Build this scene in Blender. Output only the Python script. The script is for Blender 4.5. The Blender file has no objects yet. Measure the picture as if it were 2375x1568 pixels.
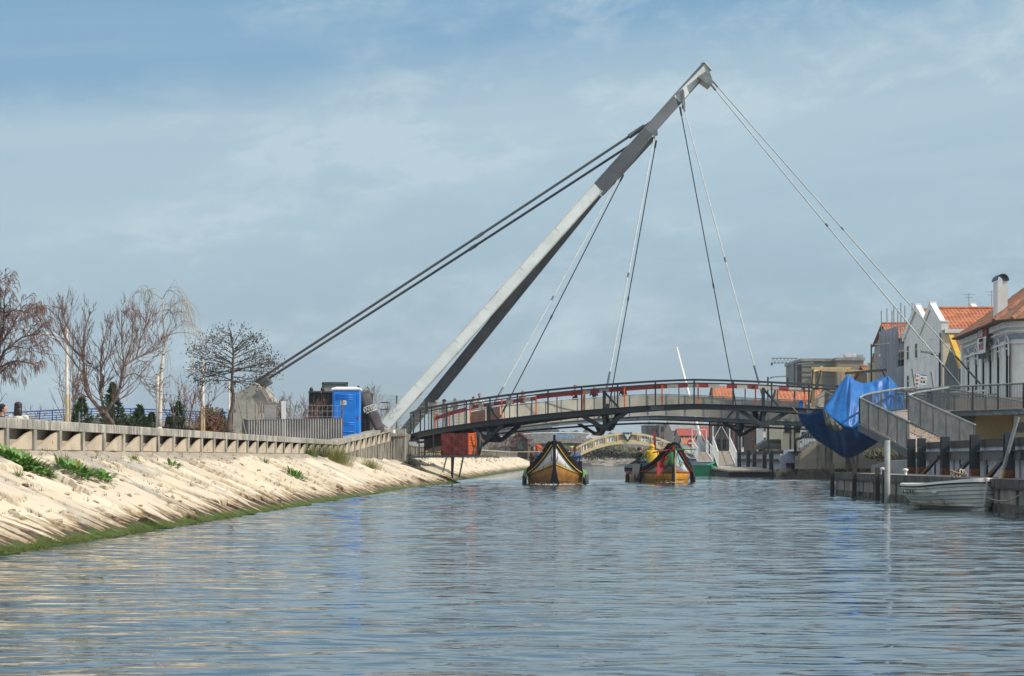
import bpy, bmesh, math, random
import numpy as np
from mathutils import Vector, Matrix, noise as mnoise
R = random.Random(11)
rad = math.radians
C = bpy.context.scene.collection
HAZE=0.0002
F, CX, HZ, CH = 5200.0, 1187.5, 1062.0, 1.33      # lens in photo pixels (2375 wide), horizon row, eye height

def P(px, py, d):
    """point seen at photo pixel (px,py) at the real distance d metres from the eye"""
    return Vector(((px-CX)/F*d, d, CH+(HZ-py)/F*d))
def PX(px, d): return (px-CX)/F*d
def PZ(py, d): return CH+(HZ-py)/F*d
def V(*a): return Vector(a)

ORG = {}
def tag(o, label=None, cat=None, group=None, kind=None):
    if label: o['label'] = label
    if cat: o['category'] = cat
    if group: o['group'] = group
    if kind: o['kind'] = kind
    return o
def thing(name, label, cat, loc, group=None):
    o = bpy.data.objects.new(name, None); C.objects.link(o)
    o.empty_display_size = .3
    o.location = loc; ORG[o] = Vector(loc)
    return tag(o, label, cat, group)

class MB:
    """collects geometry in world space (or through the matrix M) and links it as one mesh object"""
    def __init__(s, M=None):
        s.v=[]; s.f=[]; s.m=[]; s.k=0; s.M=M
    def add(s, vs, fs):
        n=len(s.v)
        if s.M is not None: vs=[s.M @ Vector(p) for p in vs]
        s.v.extend([tuple(p) for p in vs])
        for f in fs:
            s.f.append(tuple(i+n for i in f)); s.m.append(s.k)
        return s
    def poly(s, pts): return s.add(pts, [tuple(range(len(pts)))])
    def box(s, c, size, rz=0, rot=None):
        x,y,z=size[0]/2,size[1]/2,size[2]/2
        m = Matrix.Rotation(rz,3,'Z') if rot is None else rot
        c=Vector(c)
        vs=[c+m@Vector((a*x,b*y,e*z)) for a in(-1,1) for b in(-1,1) for e in(-1,1)]
        return s.add(vs,[(0,1,3,2),(4,6,7,5),(0,4,5,1),(2,3,7,6),(0,2,6,4),(1,5,7,3)])
    def b2(s, x0,x1,y0,y1,z0,z1): return s.box(((x0+x1)/2,(y0+y1)/2,(z0+z1)/2),(abs(x1-x0),abs(y1-y0),abs(z1-z0)))
    def bar(s, p, q, w, h, up=(0,0,1)):
        p=Vector(p); q=Vector(q); t=(q-p)
        if t.length<1e-6: return s
        t.normalize(); u=Vector(up)
        a=t.cross(u)
        if a.length<1e-4: a=t.cross(Vector((0,1,0)))
        a.normalize(); b=a.cross(t).normalized()
        vs=[]
        for e in (p,q):
            for i,j in ((-1,-1),(1,-1),(1,1),(-1,1)): vs.append(e+a*(i*w/2)+b*(j*h/2))
        return s.add(vs,[(0,3,2,1),(4,5,6,7),(0,1,5,4),(1,2,6,5),(2,3,7,6),(3,0,4,7)])
    def tube(s, pts, r, n=6, cap=True):
        pts=[Vector(p) for p in pts]
        rs = r if isinstance(r,(list,tuple)) else [r]*len(pts)
        rings=[]; prev=None
        for i,p in enumerate(pts):
            t=(pts[min(i+1,len(pts)-1)]-pts[max(i-1,0)])
            if t.length<1e-7: t=Vector((0,0,1))
            t.normalize()
            if prev is None:
                a=t.cross(Vector((0,0,1)))
                if a.length<1e-3: a=t.cross(Vector((0,1,0)))
            else: a=prev-t*prev.dot(t)
            if a.length<1e-5: a=t.orthogonal()
            a.normalize(); prev=a; b=t.cross(a)
            rings.append([p+(a*math.cos(2*math.pi*k/n)+b*math.sin(2*math.pi*k/n))*rs[i] for k in range(n)])
        return s.loft(rings,closed=True,cap=cap)
    def loft(s, rings, closed=True, cap=False):
        n=len(rings[0]); vs=[p for r in rings for p in r]; fs=[]
        for i in range(len(rings)-1):
            for k in range(n if closed else n-1):
                k2=(k+1)%n
                fs.append((i*n+k,i*n+k2,(i+1)*n+k2,(i+1)*n+k))
        if cap:
            fs.append(tuple(range(n-1,-1,-1))); fs.append(tuple((len(rings)-1)*n+k for k in range(n)))
        return s.add(vs,fs)
    def prism(s, pts, ext):
        pts=[Vector(p) for p in pts]; e=Vector(ext); n=len(pts)
        vs=pts+[p+e for p in pts]
        fs=[tuple(range(n-1,-1,-1)),tuple(range(n,2*n))]+[(k,(k+1)%n,n+(k+1)%n,n+k) for k in range(n)]
        return s.add(vs,fs)
    def ell(s, c, r, nu=10, nv=7, rot=None):
        c=Vector(c); r=(r,r,r) if not hasattr(r,'__len__') else r
        m=rot if rot is not None else Matrix.Identity(3)
        vs=[c+m@Vector((0,0,r[2]))]
        for j in range(1,nv):
            a=math.pi*j/nv
            for k in range(nu):
                b=2*math.pi*k/nu
                vs.append(c+m@Vector((r[0]*math.sin(a)*math.cos(b),r[1]*math.sin(a)*math.sin(b),r[2]*math.cos(a))))
        vs.append(c+m@Vector((0,0,-r[2]))); fs=[]
        for k in range(nu): fs.append((0,1+k,1+(k+1)%nu))
        for j in range(nv-2):
            for k in range(nu):
                a=1+j*nu+k; b=1+j*nu+(k+1)%nu
                fs.append((a,a+nu,b+nu,b))
        l=len(vs)-1; o=1+(nv-2)*nu
        for k in range(nu): fs.append((o+k,l,o+(k+1)%nu))
        return s.add(vs,fs)
    def lathe(s, base, prof, n=12, axis=None):
        base=Vector(base); rings=[]
        for r,z in prof:
            rings.append([base+Vector((r*math.cos(2*math.pi*k/n),r*math.sin(2*math.pi*k/n),z)) for k in range(n)])
        return s.loft(rings,True,True)
    def build(s, name, mats, parent=None, smooth=False, org=None, fix=True, label=None, cat=None, group=None, kind=None):
        if not isinstance(mats,(list,tuple)): mats=[mats]
        a=np.array(s.v,dtype=float).reshape(-1,3)
        if parent is not None: o=ORG[parent]
        elif org is not None: o=Vector(org)
        else:
            lo=a.min(0); hi=a.max(0); o=Vector(((lo[0]+hi[0])/2,(lo[1]+hi[1])/2,lo[2]))
        a=a-np.array(o)
        me=bpy.data.meshes.new(name)
        me.from_pydata(a.tolist(),[],s.f)
        for mt in mats: me.materials.append(mt)
        if len(mats)>1: me.polygons.foreach_set('material_index',s.m)
        if fix:
            bm=bmesh.new(); bm.from_mesh(me); bmesh.ops.recalc_face_normals(bm,faces=bm.faces); bm.to_mesh(me); bm.free()
        if smooth: me.polygons.foreach_set('use_smooth',[True]*len(me.polygons))
        me.update()
        ob=bpy.data.objects.new(name,me); C.objects.link(ob)
        ORG[ob]=o
        if parent is not None: ob.parent=parent
        else: ob.location=o
        return tag(ob,label,cat,group,kind)

def bevel(ob, w=.01, seg=1):
    m=ob.modifiers.new('bevel','BEVEL'); m.width=w; m.segments=seg; m.limit_method='ANGLE'; m.angle_limit=rad(40)
    return ob
def copy_tree(o, loc=None, rz=None, label=None, parent=None, scale=None):
    c=o.copy(); C.objects.link(c)
    if parent is not None:
        c.parent=parent
        if loc is None: c.location=o.location.copy()
    if loc is not None: c.location=loc
    if rz is not None: c.rotation_euler=(0,0,rz)
    if scale is not None: c.scale=scale if hasattr(scale,'__len__') else (scale,)*3
    if label: c['label']=label
    for ch in list(o.children): copy_tree(ch,parent=c)
    return c

# ---------------------------------------------------------------- materials
def NT(name):
    m=bpy.data.materials.new(name); m.use_nodes=True
    nt=m.node_tree; b=nt.nodes['Principled BSDF']
    return m,nt,b
def nd(nt, t, **kw):
    n=nt.nodes.new(t)
    for k,v in kw.items():
        if k in n.inputs: n.inputs[k].default_value=v
        else: setattr(n,k,v)
    return n
def mixc(nt, fac, a, b, mode='MIX'):
    n=nt.nodes.new('ShaderNodeMix'); n.data_type='RGBA'; n.blend_type=mode
    for sock,val in ((n.inputs[0],fac),(n.inputs[6],a),(n.inputs[7],b)):
        if hasattr(val,'is_linked') or isinstance(val,bpy.types.NodeSocket): nt.links.new(val,sock)
        elif isinstance(val,(int,float)): sock.default_value=val
        else: sock.default_value=(*val[:3],1)
    return n.outputs[2]
def noise_fac(nt, scale, lo=.4, hi=.6, detail=5, stretch=(1,1,1), coord='Object', rough=.6, off=0):
    tc=nd(nt,'ShaderNodeTexCoord'); mp=nd(nt,'ShaderNodeMapping'); mp.inputs['Scale'].default_value=stretch
    mp.inputs['Location'].default_value=(off,off*1.7,off*.6)
    nt.links.new(tc.outputs[coord],mp.inputs[0])
    n=nd(nt,'ShaderNodeTexNoise',Scale=scale,Detail=detail,Roughness=rough)
    nt.links.new(mp.outputs[0],n.inputs['Vector'])
    r=nd(nt,'ShaderNodeMapRange'); r.inputs[1].default_value=lo; r.inputs[2].default_value=hi; r.interpolation_type='SMOOTHSTEP'
    nt.links.new(n.outputs[0],r.inputs[0])
    return r.outputs[0], n.outputs[0]
def mat(name, c, c2=None, rough=.7, metal=0, scale=3, stretch=(1,1,1), bump=0, bscale=None, spec=.5, c3=None, s3=12, st3=(1,1,1), lo3=.58, hi3=.66, lo=.38, hi=.62, alpha=1, coat=0):
    m,nt,b=NT(name)
    b.inputs['Roughness'].default_value=rough; b.inputs['Metallic'].default_value=metal
    b.inputs['Specular IOR Level'].default_value=spec
    if coat: b.inputs['Coat Weight'].default_value=coat; b.inputs['Coat Roughness'].default_value=.1
    if c2 is None: c2=tuple(x*.8 for x in c)
    f,raw=noise_fac(nt,scale,lo,hi,stretch=stretch)
    col=mixc(nt,f,c,c2)
    if c3 is not None:
        f3,_=noise_fac(nt,s3,lo3,hi3,stretch=st3,off=3.3); col=mixc(nt,f3,col,c3)
    nt.links.new(col,b.inputs['Base Color'])
    if bump:
        _,rb=noise_fac(nt,bscale or scale*4,stretch=stretch,detail=6)
        bp=nd(nt,'ShaderNodeBump',Strength=min(1,bump),Distance=.02); nt.links.new(rb,bp.inputs['Height']); nt.links.new(bp.outputs[0],b.inputs['Normal'])
    if alpha<1:
        tr=nd(nt,'ShaderNodeBsdfTransparent'); mx=nd(nt,'ShaderNodeMixShader'); mx.inputs[0].default_value=alpha
        nt.links.new(tr.outputs[0],mx.inputs[1]); nt.links.new(b.outputs[0],mx.inputs[2])
        nt.links.new(mx.outputs[0],nt.nodes['Material Output'].inputs['Surface'])
    return m

MT={}
def defm(key,*a,**k): MT[key]=mat(key,*a,**k)
defm('concrete',(.36,.33,.27),(.22,.2,.17),rough=.9,scale=2.2,bump=.3,c3=(.10,.095,.085),s3=3.0,st3=(3,3,.5),lo3=.52,hi3=.7)
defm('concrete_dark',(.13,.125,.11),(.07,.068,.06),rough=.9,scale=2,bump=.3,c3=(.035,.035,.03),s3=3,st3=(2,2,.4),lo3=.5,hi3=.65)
defm('coping',(.42,.39,.33),(.25,.24,.21),rough=.9,scale=1.5,bump=.35,c3=(.075,.075,.07),s3=4.5,st3=(2.5,2.5,.22),lo3=.5,hi3=.64)
defm('panel',(.50,.42,.31),(.40,.33,.25),rough=.9,scale=1.3,bump=.2,c3=(.16,.13,.1),s3=6,lo3=.62,hi3=.72)
defm('sheetpile',(.42,.39,.33),(.17,.16,.135),rough=.9,scale=2.5,stretch=(4,4,.25),bump=.3,c3=(.05,.05,.045),s3=3,st3=(4,4,.2),lo3=.52,hi3=.64)
defm('anchor',(.40,.38,.33),(.30,.29,.25),rough=.9,scale=.9,bump=.3,c3=(.16,.15,.13),s3=2.2,lo3=.55,hi3=.75)
defm('steel_pale',(.50,.535,.52),(.42,.45,.44),rough=.55,metal=.15,scale=.6,c3=(.30,.17,.09),s3=1.3,st3=(2,2,.6),lo3=.66,hi3=.76)
defm('steel_dark',(.042,.050,.058),(.03,.036,.042),rough=.5,metal=.2,scale=.8)
defm('steel_mid',(.12,.135,.145),(.08,.092,.105),rough=.5,metal=.3,scale=2)
defm('galv',(.30,.32,.31),(.20,.215,.21),rough=.5,metal=.4,scale=3)
defm('rust',(.22,.09,.04),(.12,.05,.025),rough=.9,scale=5)
defm('cable_pale',(.50,.52,.51),rough=.75)
defm('cable_dark',(.06,.068,.075),rough=.75)
defm('rail_green',(.03,.10,.075),(.02,.07,.05),rough=.5)
defm('orange',(.78,.16,.025),(.7,.13,.02),rough=.5)
defm('board_red',(.42,.06,.062),(.32,.04,.045),rough=.7,scale=5)
defm('board_white',(.62,.59,.53),(.5,.47,.42),rough=.7,scale=6)
defm('meshpanel',(.46,.43,.35),(.33,.31,.25),rough=.8,scale=.7,alpha=.88)
defm('meshpanel_thin',(.40,.38,.33),(.3,.28,.25),rough=.8,scale=.7,alpha=.55)
defm('meshpanel_brown',(.30,.16,.13),(.22,.12,.1),rough=.8,scale=1.5,alpha=.82)
defm('wire',(.42,.40,.36),rough=.6,metal=.2)
defm('wood_pale',(.62,.47,.26),(.5,.36,.19),rough=.7,scale=4,stretch=(1,1,.3))
defm('wood_grey',(.30,.25,.2),(.2,.17,.14),rough=.85,scale=3,stretch=(.3,3,3))
defm('wood_brown',(.085,.05,.034),(.055,.033,.024),rough=.8,scale=4,stretch=(.3,1,5))
defm('wood_dark',(.06,.05,.042),(.035,.03,.027),rough=.85,scale=3)
defm('deckboard',(.40,.33,.27),(.27,.22,.18),rough=.85,scale=4,stretch=(.4,4,1))
defm('corrugated',(.42,.40,.38),(.33,.32,.31),rough=.55,metal=.25,scale=1.2)
defm('plaster_white',(.80,.79,.76),(.70,.69,.66),rough=.85,scale=.7,bump=.1,c3=(.42,.40,.37),s3=1.6,st3=(1.5,1.5,.22),lo3=.54,hi3=.78)
defm('plaster_cream',(.68,.60,.42),(.62,.54,.38),rough=.85,scale=.6)
defm('plaster_grey',(.30,.30,.29),(.22,.22,.215),rough=.85,scale=.8)
defm('plaster_green',(.12,.15,.14),(.08,.10,.095),rough=.85,scale=.9)
defm('plaster_yellow',(.45,.31,.13),(.38,.26,.11),rough=.85,scale=.7)
defm('plaster_pink',(.42,.26,.2),(.35,.22,.17),rough=.85,scale=.7)
defm('stone_brown',(.20,.15,.12),(.13,.1,.085),rough=.9,scale=2,bump=.3)
defm('yellow_trim',(.62,.38,.04),(.5,.3,.04),rough=.8)
defm('trim_blue',(.27,.29,.36),(.22,.24,.3),rough=.8)
defm('tile',(.50,.17,.07),(.36,.115,.05),rough=.8,scale=1.6,c3=(.16,.07,.045),s3=3.5,lo3=.56,hi3=.7)
defm('dark_opening',(.012,.012,.014),(.018,.018,.02),rough=.95,spec=0)
defm('tile_old',(.36,.15,.08),(.24,.115,.065),rough=.85,scale=1.6,c3=(.10,.08,.045),s3=3,lo3=.52,hi3=.68)
defm('tile_red',(.38,.06,.04),(.30,.05,.035),rough=.8,scale=1.6)
defm('glass_dark',(.015,.018,.02),(.03,.034,.036),rough=.12,scale=1)
defm('black_band',(.008,.008,.010),(.014,.012,.014),rough=.85,spec=.15)
defm('black_paint',(.012,.012,.013),(.02,.019,.018),rough=.55,scale=3)
defm('white_paint',(.74,.74,.71),(.66,.66,.63),rough=.5,scale=2)
defm('white_matte',(.78,.78,.76),(.7,.7,.68),rough=.6,scale=2)
defm('pole_white',(.58,.53,.46),(.45,.38,.3),rough=.6,scale=3)
defm('blue_rail',(.035,.10,.36),(.03,.085,.3),rough=.5)
defm('blue_plastic',(.012,.23,.78),(.010,.195,.68),rough=.35,scale=2)
defm('cream_paint',(.84,.65,.37),(.78,.59,.32),rough=.7,scale=1)
defm('ochre_paint',(.30,.135,.02),(.20,.09,.016),rough=.5,scale=1.6,c3=(.10,.05,.012),s3=2.5,lo3=.52,hi3=.75)
defm('gold_paint',(.64,.32,.022),(.50,.23,.018),rough=.45,scale=1.6,c3=(.2,.09,.015),s3=2.5,lo3=.55,hi3=.75)
defm('gold_brown',(.22,.10,.025),(.15,.07,.02),rough=.5,scale=2)
defm('yellow_paint',(.72,.46,.02),rough=.5)
defm('red_paint',(.42,.045,.035),(.34,.035,.03),rough=.5)
defm('green_paint',(.02,.20,.07),(.018,.17,.06),rough=.5)
defm('green_boat',(.012,.28,.13),(.01,.24,.11),rough=.4)
defm('teal_paint',(.04,.20,.27),(.03,.15,.21),rough=.5,scale=3)
defm('sky_paint',(.30,.52,.58),(.4,.6,.62),rough=.5,scale=3)
defm('blue_seat',(.03,.23,.50),(.025,.19,.43),rough=.6)
defm('violet_paint',(.3,.2,.42),(.38,.2,.22),rough=.6,scale=6)
defm('rubber',(.018,.018,.019),(.03,.03,.03),rough=.8,scale=10)
defm('rubber_grey',(.10,.10,.095),(.06,.06,.06),rough=.85,scale=8)
defm('rope',(.42,.36,.27),(.3,.25,.19),rough=.9,scale=20)
defm('rope_green',(.10,.34,.26),rough=.8)
defm('skin',(.50,.27,.19),(.45,.24,.17),rough=.55)
defm('eye',(.02,.015,.012),rough=.3)
defm('navy_cloth',(.02,.028,.06),(.014,.02,.045),rough=.85)
defm('black_cloth',(.012,.012,.014),(.02,.02,.022),rough=.85)
defm('grey_cloth',(.12,.12,.12),(.09,.09,.09),rough=.85)
defm('banner_grey',(.11,.10,.115),(.085,.08,.09),rough=.5,scale=1.5)
defm('text_white',(.75,.75,.74),rough=.6)
defm('text_black',(.015,.015,.015),rough=.6)
defm('net_red',(.26,.028,.022),(.17,.02,.018),rough=.7)
defm('net_back',(.16,.05,.045),(.1,.035,.03),rough=.8,scale=5,alpha=.8)
defm('scaffold_net',(.28,.30,.34),(.2,.215,.25),rough=.9,scale=.6,stretch=(3,3,.3),alpha=.86)
defm('hull_white',(.76,.75,.69),(.68,.67,.61),rough=.4,scale=2,c3=(.27,.22,.14),s3=2.2,st3=(1,1,2),lo3=.57,hi3=.72)
defm('fender',(.5,.5,.48),(.35,.34,.32),rough=.6)
defm('asphalt',(.055,.055,.055),(.045,.045,.045),rough=.95,scale=2)
defm('tree_bark',(.15,.115,.095),(.09,.068,.056),rough=.9,scale=8,stretch=(1,1,.3),c3=(.22,.19,.15),s3=3,lo3=.55,hi3=.7)
defm('twig',(.20,.115,.095),(.14,.09,.078),rough=.9,scale=4)
defm('twig_dark',(.05,.036,.03),(.035,.026,.022),rough=.9,scale=4)
defm('birch',(.62,.59,.53),(.52,.48,.42),rough=.8,scale=2,c3=(.04,.035,.03),s3=5,st3=(.6,.6,2.4),lo3=.60,hi3=.66)
defm('twig_pale',(.34,.29,.24),(.24,.2,.165),rough=.9,scale=4)
defm('leaf_brown',(.065,.042,.028),(.035,.028,.02),rough=.8,scale=1.5)
defm('leaf_conifer',(.022,.05,.022),(.04,.075,.025),rough=.8,scale=1.2)
defm('leaf_olive',(.06,.065,.035),(.10,.09,.05),rough=.8,scale=1)
defm('leaf_rust',(.14,.065,.04),(.09,.045,.03),rough=.85,scale=1.2)
defm('leaf_green',(.06,.18,.025),(.12,.25,.04),rough=.5,scale=2.5)
defm('leaf_yellow',(.30,.22,.03),(.2,.17,.03),rough=.6)
defm('grass_dry',(.24,.23,.08),(.15,.17,.05),rough=.8,scale=2)
defm('grass_green',(.07,.13,.03),(.13,.16,.05),rough=.8,scale=2)
defm('weed',(.09,.085,.045),(.06,.075,.03),rough=.85,scale=3)
defm('algae',(.085,.125,.010),(.13,.155,.015),rough=.7,scale=3)
defm('reed',(.20,.16,.09),(.13,.12,.06),rough=.85,scale=.3)
defm('wood_far',(.03,.045,.03),(.05,.06,.04),rough=.9,scale=.05)
defm('stone_base',(.15,.13,.105),(.08,.072,.06),rough=.9,scale=2.5,bump=.5,c3=(.02,.022,.018),s3=1.5,lo3=.5,hi3=.62)
# ---------------------------------------------------------------- camera, sun, sky
sc=bpy.context.scene
cam=bpy.data.cameras.new('camera'); co=bpy.data.objects.new('camera',cam); C.objects.link(co)
cam.sensor_width=36; cam.lens=F/2375*36; cam.shift_y=(HZ-784)/2375; cam.clip_start=.5; cam.clip_end=12000
co.location=(0,0,CH); co.rotation_euler=(rad(90),0,0); sc.camera=co
SUN_AZ=rad(72); SUN_EL=rad(38)            # measured from straight behind the camera towards the right
sdir=Vector((math.sin(SUN_AZ)*math.cos(SUN_EL),-math.cos(SUN_AZ)*math.cos(SUN_EL),math.sin(SUN_EL)))
sl=bpy.data.lights.new('sun','SUN'); sl.energy=4.3; sl.angle=rad(.53); sl.color=(1,.93,.82)
so=bpy.data.objects.new('sun',sl); C.objects.link(so); so.rotation_euler=sdir.to_track_quat('Z','Y').to_euler(); so.location=(60,-40,80)
w=bpy.data.worlds.new('World'); sc.world=w; w.use_nodes=True
nt=w.node_tree; bg=nt.nodes['Background']
sky=nd(nt,'ShaderNodeTexSky'); sky.sky_type='NISHITA'; sky.sun_disc=False
sky.sun_elevation=SUN_EL; sky.sun_rotation=math.atan2(sdir.x,sdir.y)
sky.air_density=1.0; sky.dust_density=1.0; sky.ozone_density=1.5
tc=nd(nt,'ShaderNodeTexCoord'); sx=nd(nt,'ShaderNodeSeparateXYZ'); nt.links.new(tc.outputs['Generated'],sx.inputs[0])
def mth(op,a,b=None,c=None,clamp=False):
    n=nt.nodes.new('ShaderNodeMath'); n.operation=op; n.use_clamp=clamp
    for i,v in enumerate((a,b,c)):
        if v is None: continue
        if isinstance(v,(int,float)): n.inputs[i].default_value=v
        else: nt.links.new(v,n.inputs[i])
    return n.outputs[0]
def smooth(v,lo,hi,o0=0,o1=1):
    n=nt.nodes.new('ShaderNodeMapRange'); n.interpolation_type='SMOOTHSTEP'
    nt.links.new(v,n.inputs[0])
    for i,x in enumerate((lo,hi,o0,o1)): n.inputs[i+1].default_value=x
    return n.outputs[0]
az=mth('ARCTAN2',sx.outputs[0],sx.outputs[1]); el=mth('ARCSINE',sx.outputs[2])
tl=mth('SUBTRACT',el,mth('MULTIPLY',az,.11))          # height across the slanting cloud streaks
def cn(su,sv,scale,detail,rough,off,dist=0):
    cb=nd(nt,'ShaderNodeCombineXYZ'); nt.links.new(mth('MULTIPLY_ADD',az,su,off),cb.inputs[0]); nt.links.new(mth('MULTIPLY',tl,sv),cb.inputs[1])
    n=nd(nt,'ShaderNodeTexNoise',Scale=scale,Detail=detail,Roughness=rough,Distortion=dist); nt.links.new(cb.outputs[0],n.inputs['Vector']); return n.outputs[0]
big=cn(2.2,7.5,2.0,4,.5,3.1,.4); mid=cn(6,16,1.6,6,.6,7.7,.7); fine=cn(18,34,2.0,7,.68,1.3,.4)
edge=mth('ADD',tl,mth('ADD',mth('MULTIPLY',mth('SUBTRACT',mid,.5),.05),mth('MULTIPLY',mth('SUBTRACT',fine,.5),.02)))
band=mth('MULTIPLY',smooth(edge,.03,.135),smooth(edge,.190,.150))
clump=mth('MULTIPLY',smooth(mth('ADD',mth('MULTIPLY',mid,.6),mth('MULTIPLY',fine,.4)),.44,.66),smooth(big,.42,.62))
streak=mth('MULTIPLY',smooth(cn(2.0,26,1.5,5,.55,5.2,.6),.42,.66),.5)
cl=mth('ADD',mth('MULTIPLY',band,.62),mth('ADD',mth('MULTIPLY',clump,.7),mth('MULTIPLY',streak,.3)),clamp=True)
hz=smooth(el,.205,.01)                                # dull haze towards the horizon
SKB=.085
kk=1/SKB
sky2=mixc(nt,.75,sky.outputs[0],(.235*kk,.44*kk,.65*kk))
skc=mixc(nt,hz,sky2,(.36*kk,.48*kk,.56*kk))
clf=mth('MULTIPLY',cl,.9)
skc=mixc(nt,clf,skc,(.52*kk,.655*kk,.725*kk))
dom=smooth(el,.215,.6)                                 # upper dome, seen only by the light
skc=mixc(nt,dom,skc,mixc(nt,.75,sky.outputs[0],(.95*kk,1.0*kk,1.05*kk)))
nt.links.new(skc,bg.inputs[0]); bg.inputs[1].default_value=SKB
sc.view_settings.view_transform='Standard'; sc.view_settings.look='None'; sc.view_settings.exposure=0; sc.view_settings.gamma=1
sc.cycles.max_bounces=8; sc.cycles.transparent_max_bounces=16

# ---------------------------------------------------------------- canal geometry in plan
def toe(y): return -8.04+.0370*y+1.0*np.exp(-((y-117)/6.5)**2)
def wallx(y): return -11.6+.0370*y
RB=[(12.2,-40),(13.6,60),(14.9,82),(16.2,88),(25.5,92),(26.0,153),(19.3,153.2),(19.0,155),(22.2,245),(27,392),(27,398)]      # right quay edge
def quayx(y):
    return float(np.interp(y,[p[1] for p in RB],[p[0] for p in RB]))
# water
m,nt,b=NT('water'); 
b.inputs['Base Color'].default_value=(.045,.07,.08,1); b.inputs['Roughness'].default_value=.04; b.inputs['IOR'].default_value=1.333
b.inputs['Specular IOR Level'].default_value=.5
MT['water']=m
def wave_np(x,y):
    rs=np.random.RandomState(4); h=np.zeros_like(x)
    for i in range(46):
        lam=math.exp(rs.uniform(math.log(.40),math.log(1.9))); th=rs.normal(0,.55)+rad(90)+rs.choice([0,.25])
        k=2*math.pi/lam; ph=rs.uniform(0,6.28)
        amp=.0016*lam**.9
        gx=rs.uniform(.15,.5); gy=rs.uniform(.15,.5); g1,g2=rs.uniform(0,6.28,2)
        env=.55+.45*np.sin(gx*x+g1+.6*np.sin(gy*y))*np.sin(gy*y*.8+g2+.7*np.sin(gx*x*.7))
        h+=amp*env*np.sin(k*(x*math.cos(th)+y*math.sin(th))+ph+.9*np.sin(.6*x+.35*y+g2))
    return h
tc=nd(nt,'ShaderNodeTexCoord')
def wn(sx_,sy_,scale,detail,rot):
    mp=nd(nt,'ShaderNodeMapping'); mp.inputs['Scale'].default_value=(sx_,sy_,1); mp.inputs['Rotation'].default_value=(0,0,rad(rot)); nt.links.new(tc.outputs['Object'],mp.inputs[0])
    n=nd(nt,'ShaderNodeTexNoise',Scale=scale,Detail=detail,Roughness=.55,Distortion=.3); nt.links.new(mp.outputs[0],n.inputs['Vector']); return n.outputs[0]
b1=nd(nt,'ShaderNodeBump',Strength=1.0,Distance=.042); nt.links.new(wn(.62,1.15,2.1,1.2,6),b1.inputs['Height'])
b2=nd(nt,'ShaderNodeBump',Strength=1.0,Distance=.007); nt.links.new(wn(.6,1.4,5.0,1.0,-9),b2.inputs['Height']); nt.links.new(b1.outputs[0],b2.inputs['Normal'])
nt.links.new(b2.outputs[0],b.inputs['Normal'])
pf,_=noise_fac(nt,.16,.38,.62,stretch=(.5,1.3,1),detail=3)          # ruffled and calmer patches
for q_,lo_ in ((b1,.55),(b2,.25)):
    n_=nt.nodes.new('ShaderNodeMapRange'); nt.links.new(pf,n_.inputs[0]); n_.inputs[3].default_value=lo_; n_.inputs[4].default_value=1.0; nt.links.new(n_.outputs[0],q_.inputs['Strength'])
def wave_far(x,y):
    rs=np.random.RandomState(9); h=np.zeros_like(x)
    for i in range(40):
        lam=math.exp(rs.uniform(math.log(.9),math.log(3.4))); th=rs.normal(0,.5)+rad(90); k=2*math.pi/lam; amp=.0030*lam**.9
        gx=rs.uniform(.1,.3); g1,g2=rs.uniform(0,6.28,2); env=.6+.4*np.sin(gx*x+g1+.5*np.sin(.13*y))*np.sin(.21*y+g2)
        h+=amp*env*np.sin(k*(x*math.cos(th)+y*math.sin(th))+rs.uniform(0,6.28)+.8*np.sin(.4*x+.22*y+g2))
    return h
mb=MB()
ys=[]; y=10.0
while y<138: ys.append(y); y+=.035+.0021*(y-10)
ys=np.array(ys); xs=np.linspace(-14,18,205)
gx,gy=np.meshgrid(xs,ys); gz=wave_np(gx,gy)*np.clip((66-gy)/26,0,1)+wave_far(gx,gy)*np.clip((gy-28)/40,0,1)*np.clip((137-gy)/6,0,1)
mb.v=list(zip(gx.ravel(),gy.ravel(),gz.ravel())); nx=len(xs)
I=(np.arange(len(ys)-1)[:,None]*nx+np.arange(nx-1)[None,:]).ravel()
fs=np.stack([I,I+1,I+1+nx,I+nx],1).tolist(); mb.f=[tuple(f) for f in fs]; mb.m=[0]*len(fs)
yl=float(ys[-1])
for (x0,x1,y0,y1) in ((-14,18,-30,10),(-40,-14,-30,yl),(18,60,-30,yl),(-40,60,yl,400)):
    mb.poly([(x0,y0,0),(x1,y0,0),(x1,y1,0),(x0,y1,0)])
mb.build('water',MT['water'],smooth=True,fix=False,org=(0,0,0),kind='structure')

# ground: one sheet each side of the canal and beyond its far end, out to the horizon
mg,nt,b=NT('ground_soil'); b.inputs['Roughness'].default_value=.95
f1,_=noise_fac(nt,.15,.35,.65); c1=mixc(nt,f1,(.36,.33,.28),(.27,.26,.2)); f2,_=noise_fac(nt,2.2,.4,.65); c1=mixc(nt,f2,c1,(.42,.39,.34)); nt.links.new(c1,b.inputs['Base Color'])
MT['ground']=mg
mb=MB()
gl=1.38; gr=1.78
mb.poly([(-3000,-60,gl),(wallx(-60)-.1,-60,gl),(wallx(392)-.1,392,gl),(wallx(392)-.1,398,gl),(-3000,398,gl)])
mb.poly([(p[0],p[1],gr) for p in RB]+[(3000,398,gr),(3000,-40,gr)])
mb.poly([(-3000,398,1.3),(3000,398,1.3),(3000,6000,1.3),(-3000,6000,1.3)])
mb.poly([(-40,398,1.3),(60,398,1.3),(60,392,-.6),(-40,392,-.6)])
mb.build('ground',mg,org=(0,0,0),kind='structure')
# canal bed so that nothing is hollow under the water
MB().poly([(-40,-30,-1.5),(60,-30,-1.5),(60,400,-1.5),(-40,400,-1.5)]).build('canal_bed',MT['stone_base'],kind='structure')

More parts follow.
